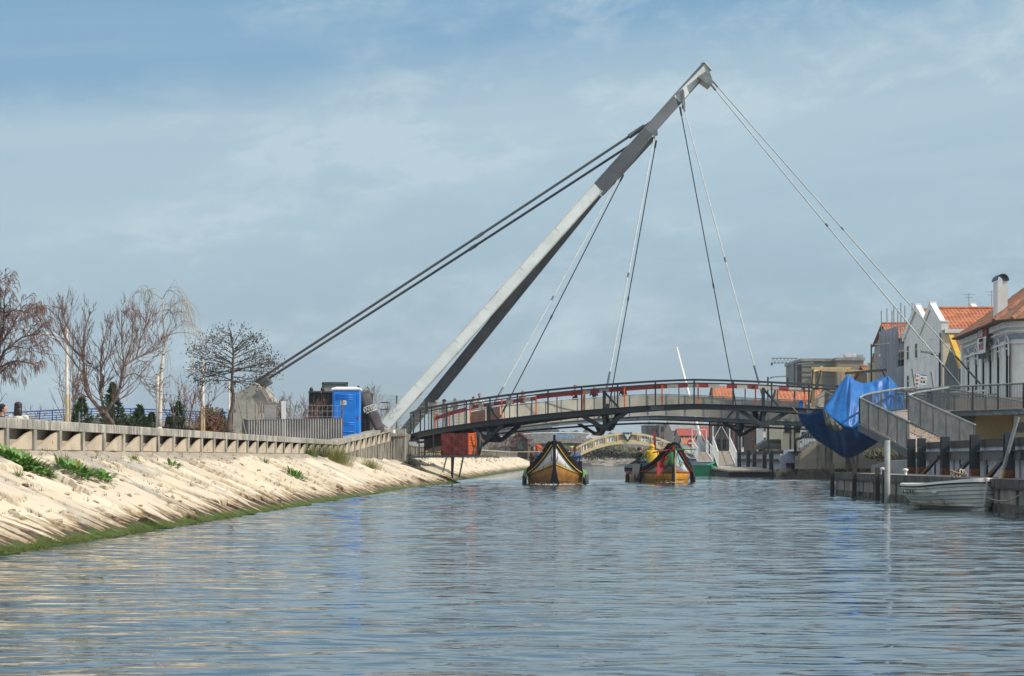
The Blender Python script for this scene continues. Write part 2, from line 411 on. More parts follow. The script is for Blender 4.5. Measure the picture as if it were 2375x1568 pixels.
# ---------------------------------------------------------------- sloping stone bank
rs=np.random.RandomState(5)
ya=np.concatenate([np.arange(20,62,.045),np.arange(62,120,.09),np.arange(120,335,.45)])
tt=np.linspace(-.16,1.02,92)
Y,T=np.meshgrid(ya,tt,indexing='ij')
def vn(a,b,seed):                                   # smooth value noise
    ai=np.floor(a).astype(int); bi=np.floor(b).astype(int); fa=a-ai; fb=b-bi
    def h(i,j):
        n=(i*374761393+j*668265263+seed*974711).astype(np.int64); n=(n^(n>>13))*1274126177; n=n&0x7fffffff; n=n^(n>>16); return (n%100003)/100003.
    fa=fa*fa*(3-2*fa); fb=fb*fb*(3-2*fb)
    return (h(ai,bi)*(1-fa)+h(ai+1,bi)*fa)*(1-fb)+(h(ai,bi+1)*(1-fa)+h(ai+1,bi+1)*fa)*fb
def fbm(a,b,seed,o=4):
    r=0;am=.5
    for k in range(o): r=r+am*vn(a*2**k,b*2**k,seed+k); am*=.5
    return r
warp=(fbm(Y*.55,T*3,1)-.5)*1.1+(fbm(Y*2.5,T*8,9)-.5)*.22+T*.25
s=Y*.95+warp                                        # slab strips run down the slope
si=np.floor(s); sf=s-si
def hsh(i,k): 
    n=(i.astype(np.int64)*7919+k*104729); n=(n^(n>>7))*1274126177; n=n&0x7fffffff; return ((n^(n>>15))%10007)/10007.
ln=.9+2.2*hsh(si,1); tq=T*ln+hsh(si,2)*5+(fbm(Y*3,T*9,21)-.5)*.35; ti=np.floor(tq); tf=tq-ti
ide=si*131+ti
off=(hsh(ide,3)-.5)*.15; tiltx=(hsh(ide,4)-.5)*.20; tilty=(hsh(ide,5)-.5)*.12
hgt=off+tiltx*(sf-.5)+tilty*(tf-.5)
d1=np.minimum(sf,1-sf)/1.15; d2=np.minimum(tf,1-tf)/ln*3.7
crev=np.exp(-(d1/.025)**2)*.06*(hsh(si,8)>.25)+np.exp(-(d2/.035)**2)*.05
hgt=hgt-crev+(fbm(Y*1.5,T*6,31,4)-.5)*.05+(fbm(Y*9,T*30,41,3)-.5)*.012
grav=np.clip((T-(.83+.10*(fbm(Y*.8,T*0,51)-.5)*2))/.05,0,1)      # worn gravel band under the wall
hgt=hgt*np.clip((T+.02)/.22,.45,1)
hgt=hgt*(1-grav)+grav*((fbm(Y*7,T*28,61,4)-.5)*.05)
rise=1.50; z0=-.02+rise*np.clip(T,-.2,.96)/.96
shelf=np.clip((T-.88)/.12,0,1); 
nxv,nzv=.385,.92
Xb=toe(Y)+(wallx(Y)-toe(Y))*T; 
Xb=Xb+hgt*nxv; Zb=z0+hgt*nzv
mb=MB(); nT=len(tt)
mb.v=list(zip(Xb.ravel(),Y.ravel(),Zb.ravel()))
I=(np.arange(len(ya)-1)[:,None]*nT+np.arange(nT-1)[None,:]).ravel()
fs=np.stack([I,I+1,I+1+nT,I+nT],1).tolist(); mb.f=[tuple(f) for f in fs]; mb.m=[0]*len(fs)
def mt_mul(nt,v,k):
    n=nt.nodes.new('ShaderNodeMath'); n.operation='MULTIPLY'; nt.links.new(v,n.inputs[0]); n.inputs[1].default_value=k; return n.outputs[0]
m,nt,b=NT('bank_stone'); b.inputs['Roughness'].default_value=.92; b.inputs['Specular IOR Level'].default_value=.25
at=nd(nt,'ShaderNodeAttribute'); at.attribute_name='tint'
c=mixc(nt,at.outputs['Fac'],(.66,.585,.455),(.50,.43,.33))
at2=nd(nt,'ShaderNodeAttribute'); at2.attribute_name='slate'; c=mixc(nt,at2.outputs['Fac'],c,(.33,.32,.29))
f,_=noise_fac(nt,1.3,.42,.64); c=mixc(nt,f,c,(.60,.51,.37))
f,_=noise_fac(nt,3.0,.60,.74,stretch=(.4,2.5,.4)); c=mixc(nt,f,c,(.36,.29,.2))
at3=nd(nt,'ShaderNodeAttribute'); at3.attribute_name='gravel'; c=mixc(nt,at3.outputs['Fac'],c,(.27,.235,.195))
f,_=noise_fac(nt,24,.42,.7); c=mixc(nt,f,c,(.66,.58,.46)) if False else c
at4=nd(nt,'ShaderNodeAttribute'); at4.attribute_name='joint'; c=mixc(nt,at4.outputs['Fac'],c,(.16,.125,.085))
f,_=noise_fac(nt,38,.52,.72); c=mixc(nt,mt_mul(nt,f,.35),c,(.30,.24,.17))
geo=nd(nt,'ShaderNodeNewGeometry'); sp=nd(nt,'ShaderNodeSeparateXYZ'); nt.links.new(geo.outputs['Position'],sp.inputs[0])
_,r1=noise_fac(nt,1.6,stretch=(.5,2.2,.5)); _,r2=noise_fac(nt,7)
def mt2(op,a,b2):
    n=nt.nodes.new('ShaderNodeMath'); n.operation=op
    for i,v in enumerate((a,b2)):
        if isinstance(v,(int,float)): n.inputs[i].default_value=v
        else: nt.links.new(v,n.inputs[i])
    return n.outputs[0]
zz=mt2('ADD',sp.outputs[2],mt2('ADD',mt2('MULTIPLY',mt2('SUBTRACT',r1,.5),-1.25),mt2('MULTIPLY',mt2('SUBTRACT',r2,.5),-.35)))
def mr(v,lo,hi):
    n=nt.nodes.new('ShaderNodeMapRange'); n.interpolation_type='SMOOTHSTEP'; nt.links.new(v,n.inputs[0]); n.inputs[1].default_value=lo; n.inputs[2].default_value=hi; return n.outputs[0]
c=mixc(nt,mr(zz,.42,.22),c,(.30,.22,.13)); c=mixc(nt,mr(zz,.25,.12),c,(.06,.043,.032))
zg=mt2('ADD',mt2('ADD',sp.outputs[2],mt2('MULTIPLY',mt2('SUBTRACT',r1,.5),-.42)),mt2('MULTIPLY',mt2('SUBTRACT',r2,.5),-.22))
c=mixc(nt,mr(zg,.12,.08),c,(.05,.085,.012)); c=mixc(nt,mr(sp.outputs[2],.03,.0),c,(.018,.022,.012))
nt.links.new(c,b.inputs['Base Color'])
_,rb=noise_fac(nt,18,detail=7); bp=nd(nt,'ShaderNodeBump',Strength=.5,Distance=.02); nt.links.new(rb,bp.inputs['Height']); nt.links.new(bp.outputs[0],b.inputs['Normal'])
bank=mb.build('stone_bank',m,fix=False,org=(0,0,0),kind='structure')
me=bank.data
for nm,val in (('tint',hsh(ide,6)),('slate',np.where(hsh(ide,7)>.86,.45+.5*hsh(ide,9),0)*(1-grav)),('gravel',grav*(.55+.45*vn(Y*5,T*20,77))),('joint',np.clip(crev/.055,0,1)*(.15+.6*vn(Y*2.2,T*9,99))*(1-grav))):
    a=me.attributes.new(nm,'FLOAT','POINT'); a.data.foreach_set('value',val.ravel().astype(np.float32))
def bankpt(y,t):
    i=int(np.argmin(abs(ya-y))); j=int(np.argmin(abs(tt-t))); return Vector((Xb[i,j],ya[i],Zb[i,j]))
# loose broken stones lying on the slope (countless rubble: one object)
mb=MB()
for k in range(150):
    y=24+abs(rs.normal(0,1))*26; t=rs.uniform(.2,.86); p=bankpt(min(y,110),t); r=rs.uniform(.015,.06)*(1.3 if rs.rand()<.15 else 1)
    q=Matrix.Rotation(rs.uniform(0,6),3,'Z')@Matrix.Rotation(rs.uniform(-.6,.6),3,'X')
    pts=[q@Vector((rs.choice([-1,1])*r*rs.uniform(.5,1.2) if a==0 else x*r*rs.uniform(.7,1.3),yv*r*rs.uniform(.6,1.6),zv*r*rs.uniform(.3,.6))) for a,(x,yv,zv) in enumerate([(i,j,l) for i in(-1,1) for j in(-1,1) for l in(-1,1)])]
    mb.add([p+v for v in pts],[(0,1,3,2),(4,6,7,5),(0,4,5,1),(2,3,7,6),(0,2,6,4),(1,5,7,3)])
mb.build('rubble',mat('rubble_stone',(.50,.42,.30),(.34,.28,.2),rough=.9,scale=4),label='broken pale stone chips scattered over the sloping bank',cat='rubble',kind='stuff')
# algae along the waterline
mb=MB()
for k in range(26000):
    y=21+rs.exponential(17); 
    if y>118: continue
    t=abs(rs.normal(.02,.026))+.002+.018*math.sin(y*1.9)*math.sin(y*.63); 
    if t>.10 or t<0: continue
    p=bankpt(y,t); 
    if rs.rand()<.12+.75*(fbm(np.array([y*.9]),np.array([t*6]),88)[0]<.45): continue
    l=rs.uniform(.02,.06); a=rs.uniform(-1,1)
    d=Vector((.6*l,a*l*.7,-.35*l)); s_=Vector((0,.016,.006))*rs.uniform(.6,1.5)
    up=Vector((.02,0,.05))*rs.uniform(.3,1)
    mb.add([p-s_,p+s_,p+d+up],[(0,1,2)])
mb.build('algae',MT['algae'],fix=False,label='bright green algae fringe along the waterline of the stone bank',cat='algae',kind='stuff')

# ---------------------------------------------------------------- balustrade-like retaining wall
def bay_wall(root, a, b, zt0, zt1, zb, n, cop=.2, capw=.5, inset=.2, label=None):
    """wall from plan point a to b: coping, fins, folded recessed panels; faces the water (+x side)"""
    a=Vector((a[0],a[1],0)); b=Vector((b[0],b[1],0)); t=(b-a).normalized(); nrm=Vector((t.y,-t.x,0)); L=(b-a).length/n
    mc=MB(); 
    for i in range(n):                                # coping blocks
        p=a+t*(L*i); q=a+t*(L*(i+1)-.012); z0=zt0+(zt1-zt0)*i/n; z1=zt0+(zt1-zt0)*(i+1)/n
        pts=[]
        for e,zq in ((p,z0),(q,z1)):
            for o,h in ((.06,-cop),(.06,-.02),(.04,0),(-capw,0),(-capw,-cop)): pts.append(e+nrm*o+Vector((0,0,zq+h)))
        mc.loft([pts[:5],pts[5:]],True,True)
    mc.build('coping',MT['coping'],root)
    mp=MB()
    for i in range(n):
        p=a+t*(L*i+.1); q=a+t*(L*(i+1)-.1); z0=zt0+(zt1-zt0)*i/n-cop; z1=zt0+(zt1-zt0)*(i+1)/n-cop
        A=p+V(0,0,zb); B=q+V(0,0,zb); Cc=q+V(0,0,z1); D=p+V(0,0,z0); back=-nrm*inset
        mp.prism([A,B,Cc],-nrm*.05); mp.poly([A+back,B+back,Cc+back,D+back])
    mp.build('panel',MT['panel'],root,fix=False)
    for i in range(n+1):
        c=a+t*(L*i); z0=zt0+(zt1-zt0)*i/n-cop+.01
        m_=MB(); m_.bar(c+nrm*-.13+V(0,0,zb-.06),c+nrm*-.13+V(0,0,z0),.22,.36,up=nrm)
        m_.build('pillar',MT['coping'],root)
root=thing('retaining_wall','long low concrete wall with stained coping and triangular recesses between short pillars above the stone bank','wall',(wallx(60),60,1.4))
y0=33.2; n=int(round((100.9-y0)/2.16))
bay_wall(root,(wallx(y0),y0),(wallx(100.9),100.9),2.12,2.12,1.50,n)
MB().poly([(wallx(20)-.12,20,1.2),(wallx(101)-.12,101,1.2),(wallx(101)-.12,101,2.0),(wallx(20)-.12,20,2.0)])
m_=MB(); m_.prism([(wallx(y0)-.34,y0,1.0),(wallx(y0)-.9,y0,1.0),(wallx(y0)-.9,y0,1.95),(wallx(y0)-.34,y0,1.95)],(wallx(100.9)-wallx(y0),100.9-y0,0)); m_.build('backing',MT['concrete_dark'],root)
m_=MB(); m_.k=0
for (px,w_) in ((478,30),(555,18),(640,12)):
    yy=11.6/(.037-(px-CX)/F)
    m_.box((wallx(yy)-.10,yy,2.128),(.3,w_/F*yy*4.5,.012),rz=-.037)
m_.build('lichen',mat('lichen',(.55,.30,.02),(.4,.25,.05),rough=.95,scale=9),root)
root=thing('ramp_wall','rising concrete ramp wall with pillars leading up to the foot of the leaning mast','wall',(-7,109,1.4))
bay_wall(root,(-7.87,100.9),(-6.38,117),2.12,2.90,1.55,10,cop=.21)
m_=MB()
for i in range(30):
    y=100.9+16.1*i/30; x=-7.87+1.49*i/30; zt=2.12+.78*i/30-.74
    if zt<1.2: zt=1.2
    m_.bar((x+.02+(.02 if i%2 else 0),y+.27,1.0),(x+.02+(.02 if i%2 else 0),y+.27,zt+.06),.52,.2,up=(1,0,0))
m_.build('sheet_piling',MT['sheetpile'],root)
root=thing('bridge_abutment','stained concrete abutment block under the near foot of the leaning mast','abutment',(-6,119,1.2))
m_=MB(); m_.b2(-6.9,-5.62,117.3,122.5,.6,2.45); m_.build('block',MT['sheetpile'],root)
m_=MB(); m_.b2(-6.95,-5.95,117.2,122.6,2.452,2.62); m_.b2(-6.1,-5.58,117.25,118.4,2.46,2.86); m_.build('capstone',MT['coping'],root)
# wall continuing beyond the bridge
root=thing('far_retaining_wall','weathered concrete wall of upright slabs along the left bank beyond the round footbridge','wall',(wallx(230),230,1.4))
m_=MB()
yy=131.0; k=0
while yy<330:
    st=.9; x=wallx(yy)
    m_.bar((x+(.05 if k%2 else 0),yy+st/2,.9),(x+(.05 if k%2 else 0),yy+st/2,2.05),st-.03,.3,up=(1,0,0)); yy+=st; k+=1
m_.build('slab_row',MT['sheetpile'],root)
m_=MB(); m_.prism([(wallx(131)-.25,131,2.051),(wallx(131)+.22,131,2.051),(wallx(131)+.22,131,2.2),(wallx(131)-.25,131,2.2)],(wallx(330)-wallx(131),199,0)); m_.build('coping',MT['coping'],root)
# ---------------------------------------------------------------- plants and trees
def blade(mb,p,d,l,w,curl=.5,seg=3,up=V(0,0,1)):
    d=Vector(d).normalized(); side=d.cross(up)
    if side.length<1e-3: side=V(1,0,0)
    side.normalize(); pts=[]; q=Vector(p); dd=d.copy()
    for i in range(seg+1):
        f=i/seg; ww=w*(math.sin(math.pi*min(1,.12+f*.88))**.8 if w>.02 else (1-f))
        pts.append((q-side*ww/2,q+side*ww/2)); q=q+dd*(l/seg); dd=(dd+V(0,0,-curl/seg)).normalized()
    vs=[v for pr in pts for v in pr]
    mb.add(vs,[(2*i,2*i+1,2*i+3,2*i+2) for i in range(seg)])
def leafy(base,r,n,label,name='broadleaf_plant',group=None,seed=0,yellow=.06,h=1.0):
    rr=random.Random(seed); g=MB(); base=Vector(base)
    root=thing(name,label,'plant',base,group)
    yl=MB()
    for i in range(n):
        a=rr.uniform(0,6.28); q=math.sqrt(rr.random()); off=V(math.cos(a)*r*q*.55,math.sin(a)*r*q*1.0,0); off.z=-off.x*.42+rr.uniform(0,.10)*h
        el=rr.uniform(.15,1.2); d=V(math.cos(a)*math.cos(el)+.15,math.sin(a)*math.cos(el),math.sin(el))
        blade(yl if rr.random()<yellow else g,base+off,d,rr.uniform(.12,.25)*h,rr.uniform(.055,.105)*h,curl=rr.uniform(.5,1.4),seg=4)
    g.build('leaves',MT['leaf_green'],root,fix=False); 
    if yl.v: yl.build('yellow_leaves',MT['leaf_yellow'],root,fix=False)
def tuft(base,r,n,hh,label,m='grass_dry',seed=0,group=None,name='grass_tuft',cat='grass tuft',w=.012):
    rr=random.Random(seed); g=MB(); base=Vector(base)
    for i in range(n):
        a=rr.uniform(0,6.28); q=rr.random(); off=V(math.cos(a)*r*q*.5,math.sin(a)*r*q,0); off.z=-off.x*.4
        el=rr.uniform(.5,1.5); d=V(math.cos(a)*math.cos(el),math.sin(a)*math.cos(el),math.sin(el))
        blade(g,base+off,d,hh*rr.uniform(.5,1.1),w*rr.uniform(.7,1.5),curl=rr.uniform(.1,.9),seg=3)
    g.build(name,MT[m],fix=False,org=base,label=label,cat=cat,group=group)
def on_bank(px,py):
    """slope point seen at photo pixel: march along the ray until it meets the bank"""
    best=None
    for y in np.arange(23,128,.15):
        x=PX(px,y); z=PZ(py,y); xt=float(toe(y)); xw=float(wallx(y)); t=(x-xt)/(xw-xt); zb=-.02+1.5*min(max(t,-.2),.96)/.96
        if best is None or abs(z-zb)<best[0]: best=(abs(z-zb),y,t)
    return bankpt(best[1],min(1,max(0,best[2])))
leafy(on_bank(50,1072),.72,300,'largest glossy broadleaf clump high on the stone bank under the first wall bays',seed=1,group='broadleaf plants on the bank')
leafy(on_bank(92,1090),.5,150,'glossy broadleaf clump touching the lower right of the largest clump',seed=2,group='broadleaf plants on the bank')
leafy(on_bank(178,1106),.68,230,'wide bright green broadleaf clump halfway down the slope with yellowing lower leaves',seed=3,yellow=.14,group='broadleaf plants on the bank')
leafy(on_bank(238,1118),.38,70,'small darker broadleaf plant just right of the wide bright clump',seed=4,group='broadleaf plants on the bank')
leafy(on_bank(686,1108),.50,70,'lone broadleaf plant far along the slope before the big grass tuft',seed=5,group='broadleaf plants on the bank',h=1.3)
leafy(on_bank(404,1083),.26,34,'tiny broadleaf seedling in the middle of the stone slope',seed=6,group='broadleaf plants on the bank',h=.9)
tuft(on_bank(784,1072),1.25,950,.95,'biggest straw coloured grass tuft at the bend of the wall',seed=7,group='grass tufts on the bank')
tuft(on_bank(864,1084),.9,420,.7,'grass tuft leaning down the slope below the ramp wall',seed=8,group='grass tufts on the bank')
tuft(on_bank(745,1058),.5,200,.8,'dark weedy grass clump against the wall left of the biggest tuft',m='weed',seed=9,group='grass tufts on the bank')
tuft(on_bank(722,1056),.7,260,.75,'thin twiggy green grass clump against the last straight wall bays',m='grass_green',seed=10,group='grass tufts on the bank')
tuft(on_bank(526,1056),.3,90,.42,'small green grass tuft at the wall foot beside a bare twig clump',m='grass_green',seed=11,group='grass tufts on the bank')
tuft(on_bank(567,1054),.28,90,.5,'brownish twig clump at the wall foot in the middle of the wall',m='weed',seed=12,group='grass tufts on the bank')
tuft(on_bank(48,1098),.14,90,.26,'little dry grass tuft just under the largest broadleaf clump',seed=13,group='grass tufts on the bank',w=.008)
tuft(on_bank(900,1064),.8,380,.55,'bright green grass clump at the foot of the abutment',m='grass_green',seed=14,group='grass tufts on the bank')
tuft(on_bank(926,1070),.9,480,.6,'rusty brown bush of weeds beside the abutment',m='leaf_rust',seed=15,group='grass tufts on the bank',w=.02)
tuft(on_bank(948,1080),.8,300,.4,'olive weeds trailing down the slope below the scaffold platform',m='weed',seed=16,group='grass tufts on the bank',w=.02)
tuft(on_bank(310,1072),.26,80,.22,'flat mossy weed cushion below the seventh wall bay',m='grass_dry',seed=17,group='grass tufts on the bank')
tuft(on_bank(148,1068),.16,50,.26,'sparse upright weed between the two large broadleaf clumps',m='grass_green',seed=18,group='grass tufts on the bank')
tuft(on_bank(614,1070),.35,90,.35,'green weed clump on the gravel edge right of mid wall',m='grass_green',seed=19,group='grass tufts on the bank')
g=MB(); rr=random.Random(3)
for i in range(420):                                    # small dry weeds in the joints
    y=26+rr.expovariate(1/22); 
    if y>118: continue
    t=rr.choice([rr.uniform(.72,.98),rr.uniform(.25,.9)]); p=bankpt(y,t)
    for k in range(9):
        a=rr.uniform(0,6.28); el=rr.uniform(.3,1.4); blade(g,p+V(rr.uniform(-.05,.05),rr.uniform(-.12,.12),0),(math.cos(a)*math.cos(el),math.sin(a)*math.cos(el),math.sin(el)),rr.uniform(.04,.13),.012,seg=2)
for i in range(500):
    y=123+rr.random()*140; t=rr.choice([.86,.9,.94,rr.uniform(.5,.95)]); p=bankpt(y,t)
    for k in range(8):
        a=rr.uniform(0,6.28); el=rr.uniform(.3,1.4); blade(g,p+V(0,rr.uniform(-.6,.6),0),(math.cos(a)*math.cos(el),math.sin(a)*math.cos(el),math.sin(el)),rr.uniform(.08,.3),.025,seg=2)
g.build('weeds',MT['weed'],fix=False,label='small dry weeds rooted in the joints of the stone bank',cat='weeds',kind='stuff')

def branch(mb,tw,p,d,l,r,lev,pr,rr,ends):
    """grow one limb; limbs thicker than pr['twig'] go to mb, the rest to the crown tw"""
    seg=pr['seg'][lev]; pts=[p.copy()]; rs_=[r]; q=p.copy(); dd=d.normalized()
    r_end=r*pr['taper'][lev]
    for i in range(seg):
        jit=pr['jit'][lev]
        dd=(dd+V(rr.gauss(0,jit),rr.gauss(0,jit),rr.gauss(0,jit)+pr['up'][lev]/seg)).normalized()
        q=q+dd*(l/seg); pts.append(q.copy()); rs_.append(r+(r_end-r)*(i+1)/seg)
    (mb if lev<pr['trunk_lev'] else tw).tube(pts,rs_,n=[8,6,4,3,3,3][lev],cap=False)
    if lev==len(pr['n']): 
        ends.append((pts[-1],dd)); ends.append((pts[len(pts)//2],dd)); return
    n=pr['n'][lev]; n=n if isinstance(n,int) else rr.randint(*n)
    for k in range(n):
        f=rr.uniform(pr['from'][lev],1.0) if k<n-1 else 1.0
        x=f*seg; i=min(int(x),seg-1); fr=x-i; pp=pts[i].lerp(pts[i+1],fr)
        td=(pts[i+1]-pts[i]).normalized(); ang=rr.uniform(*pr['ang'][lev]); 
        if k==n-1: ang*=.35
        az=rr.uniform(0,6.28) if 'az' not in pr else (k*2.4+rr.uniform(-.5,.5))
        o=td.orthogonal().normalized(); o2=td.cross(o)
        nd_=td*math.cos(ang)+(o*math.cos(az)+o2*math.sin(az))*math.sin(ang)
        rl=(rs_[i]+(rs_[i+1]-rs_[i])*fr)*pr['rr'][lev]
        branch(mb,tw,pp,nd_,l*pr['lr'][lev]*rr.uniform(.7,1.2),max(rl,pr['rmin']),lev+1,pr,rr,ends)
def tree(name,label,base,trunks,pr,seed,bark='tree_bark',twig='twig',leaf=None,nleaf=0,lsize=.06,group=None,cat='tree',droop=0):
    rr=random.Random(seed); base=Vector(base); root=thing(name,label,cat,base,group)
    tr=MB(); tw=MB(); ends=[]
    for (d,l,r,o) in trunks: branch(tr,tw,base+Vector(o),Vector(d),l,r,0,pr,rr,ends)
    tr.build('trunk',MT[bark],root,smooth=True,fix=False)
    if droop:
        for (p,d) in ends:
            for k in range(2):
                l=rr.uniform(.4,1)*droop; q=p.copy(); dd=V(d.x*.5+rr.uniform(-.25,.25),d.y*.5+rr.uniform(-.25,.25),.1); pts=[q.copy()]
                for i in range(6):
                    dd=(dd+V(rr.gauss(0,.06),rr.gauss(0,.06),-.42)).normalized(); q=q+dd*l/6; pts.append(q.copy())
                tw.tube(pts,[.010]*5+[.006]*2,n=3,cap=False)
    crown=tw.build('crown',MT[twig],root,fix=False)
    if leaf:
        lf=MB()
        for (p,d) in ends:
            for k in range(nleaf):
                c=p+V(rr.gauss(0,.10),rr.gauss(0,.10),rr.gauss(0,.10)); a=V(rr.gauss(0,1),rr.gauss(0,1),rr.gauss(0,1)).normalized(); b_=a.orthogonal().normalized(); s_=lsize*rr.uniform(.6,1.3)
                lf.add([c-a*s_,c+b_*s_*.5,c+a*s_,c-b_*s_*.5],[(0,1,2,3)])
        o=lf.build('leaves',MT[leaf],crown,fix=False)
    return root
PR=dict(seg=[6,5,4,3,3,2],taper=[.55,.45,.4,.4,.5,.5],jit=[.06,.10,.11,.12,.13,.1],up=[.15,.28,.35,.35,.3,.2],trunk_lev=2,n=[5,5,5,4],ang=[(.3,.75),(.3,.8),(.3,.8),(.3,.9)],lr=[.62,.6,.62,.6],rr=[.6,.6,.6,.6],rmin=.0105)
PR['from']=[.35,.3,.2,.2]
G=1.38
def pr_(**k): d=dict(PR); d.update(k); return d
def Z1(x,y,d,o=0):                      # point on a photo enlargement of the left trees
    p=P(x*.26857,608.8+y*.26857,d); p.y+=o; return p
def limb_tree(name,label,d,limbs,pr,seed,bark,twig,n1,l1,leaf=None,nleaf=0,lsize=.05,droop=0,group=None,start=.15,cat='tree',bend=0,ground=True):
    """limbs: (points in the enlargement, radius at the start, radius at the end, children factor)"""
    rr=random.Random(seed); x0,y0=limbs[0][0][0]; b0=Z1(x0,y0,d); base=V(b0.x,d,G); root=thing(name,label,cat,base,group); tr=MB(); tw=MB(); ends=[]
    if ground: tr.tube([base,b0],[limbs[0][1]*1.25,limbs[0][1]],n=9)
    used={}
    for li,(pts,r0,r1,cf) in enumerate(limbs):
        key=pts[0]; o0=used.get(key,0); o1=rr.uniform(-1,1)*.9; n=len(pts)-1; W=[]
        for i,(x,y) in enumerate(pts):
            o=o0+(o1-o0)*i/n; used[(x,y)]=o; W.append(Z1(x,y,d,o))
        # smooth the polyline
        S=[W[0]]
        for i in range(n):
            p0=W[max(0,i-1)];p1=W[i];p2=W[i+1];p3=W[min(n,i+2)]
            for k in (1,2,3,4):
                t=k/4; S.append(.5*((2*p1)+(p2-p0)*t+(2*p0-5*p1+4*p2-p3)*t*t+(3*p1-p0-3*p2+p3)*t*t*t)+V(rr.gauss(0,.006),rr.gauss(0,.01),0))
        m=len(S)-1; rs_=[(r0+(r1-r0)*(i/m)**.7)*.88 for i in range(m+1)]
        (tr if r0>.02 else tw).tube(S,rs_,n=8 if r0>.03 else 5)
        Ltot=sum((S[i+1]-S[i]).length for i in range(m)); nn=max(2,int(n1*cf*Ltot))
        for c in range(nn):
            f=start+(1-start)*(c+rr.random())/nn; i=min(int(f*m),m-1); pp=S[i]; td=(S[i+1]-S[i]).normalized(); o_=td.orthogonal().normalized(); o2=td.cross(o_); az_=rr.uniform(0,6.28); an=rr.uniform(*pr['a0'])
            dv=td*math.cos(an)+(o_*math.cos(az_)+o2*math.sin(az_))*math.sin(an)
            branch(tr,tw,pp,dv,l1*rr.uniform(.5,1.2)*(1-.62*f),max(pr['rmin'],rs_[i]*.42),1,pr,rr,ends)
        ends.append((S[-1],(S[-1]-S[-2]).normalized()))
    tr.build('trunk',MT[bark],root,smooth=True,fix=False)
    if droop:
        for (p,dd0) in ends:
            if rr.random()<.25: continue
            l=rr.uniform(.3,1)*droop; q=p.copy(); dd=V(dd0.x*.6+rr.uniform(-.15,.15),dd0.y*.5+rr.uniform(-.15,.15),dd0.z*.5+.1); P_=[q.copy()]
            for i in range(7):
                dd=(dd+V(rr.gauss(0,.05),rr.gauss(0,.05),-.40)).normalized(); q=q+dd*l/7; P_.append(q.copy())
            tw.tube(P_,[.0065]*6+[.004]*2,n=3,cap=False)
    crown=tw.build('crown',MT[twig],root,fix=False)
    if leaf:
        lf=MB()
        for (p,dd) in ends:
            for k in range(nleaf):
                c=p+V(rr.gauss(0,.13),rr.gauss(0,.13),rr.gauss(0,.11)); a=V(rr.gauss(0,1),rr.gauss(0,1),rr.gauss(0,1)-.6).normalized(); b_=a.orthogonal().normalized(); s_=lsize*rr.uniform(.6,1.3)
                lf.add([c-a*s_,c+b_*s_*.45,c+a*s_,c-b_*s_*.45],[(0,1,2,3)])
        lf.build('leaves',MT[leaf],crown,fix=False)
    return root
PA=dict(PR); PA.update(trunk_lev=1,seg=[5,5,4,3,3,2],n=[0,4,3],ang=[(.3,.7),(.25,.7),(.25,.7),(.3,.8)],lr=[.6,.6,.55,.5],up=[.2,.35,.35,.3,.2,0],rmin=.0055,a0=(.3,.9),jit=[.05,.08,.09,.1,.1,.1]); PA['from']=[.2,.2,.15,.2]
def pa_(**k): q=dict(PA); q.update(k); return q
limb_tree('bare_tree','big bare multi stemmed tree with ruddy twigs behind the wall, left of the white birch',62,[
 ([(962,1395),(940,1312)],.11,.10,0),
 ([(940,1312),(850,1220),(775,1120),(752,980),(738,830),(735,650),(762,520),(785,420)],.075,.012,1),
 ([(738,830),(640,740),(560,620),(520,500),(505,400)],.04,.008,1.2),
 ([(738,830),(700,700),(610,560),(590,460),(582,400)],.03,.008,1.2),
 ([(940,1312),(905,1200),(872,1130),(862,970),(850,820),(872,620),(895,480)],.06,.01,1),
 ([(872,1130),(905,1000),(890,930),(960,760),(985,560)],.04,.008,1),
 ([(940,1312),(985,1240),(1050,1150),(1080,1020),(1100,900),(1085,750),(1085,570),(1080,420)],.075,.012,1.1),
 ([(1100,900),(1180,830),(1290,760),(1340,690)],.05,.012,1.6),
 ([(1180,830),(1210,650),(1240,530),(1290,430)],.03,.008,1.3),
 ([(1100,900),(1150,720),(1160,560),(1168,450)],.03,.008,1.2),
 ([(752,980),(640,840),(480,620),(380,450)],.03,.006,1.0),
 ([(1080,1020),(1150,960),(1220,1000),(1260,1100)],.025,.006,1.2)],
 pa_(n=[0,4,4],up=[.3,.5,.5,.45,.2,0]),21,'tree_bark','twig',7.5,.82)
limb_tree('bare_tree','huge bare tree cut by the left edge of the photo with drooping grey twigs',57,[
 ([(-160,1400),(-165,1000)],.19,.17,0),
 ([(-165,1000),(-60,850),(0,750),(150,640),(270,615),(340,580)],.06,.008,1),
 ([(-165,1000),(-40,700),(10,500),(40,340),(75,220)],.07,.008,1),
 ([(-165,1000),(-40,900),(100,850),(210,860),(320,890)],.06,.008,1.1),
 ([(-165,1000),(-60,960),(60,885),(130,880)],.05,.012,1),
 ([(-40,700),(60,560),(170,360),(270,400)],.035,.007,1),
 ([(10,500),(100,420),(180,420),(300,450)],.03,.007,1),
 ([(0,750),(90,720),(220,740),(320,720)],.03,.007,1),
 ([(-165,1000),(-140,700),(-120,450),(-60,240)],.08,.01,1),
 ([(-40,700),(-10,420),(-15,250),(15,170)],.03,.006,1)],
 pa_(n=[0,4,3],up=[.1,.1,.0,-.2,-.2,0]),22,'tree_bark','twig',6.5,.72,droop=.25,group=None)
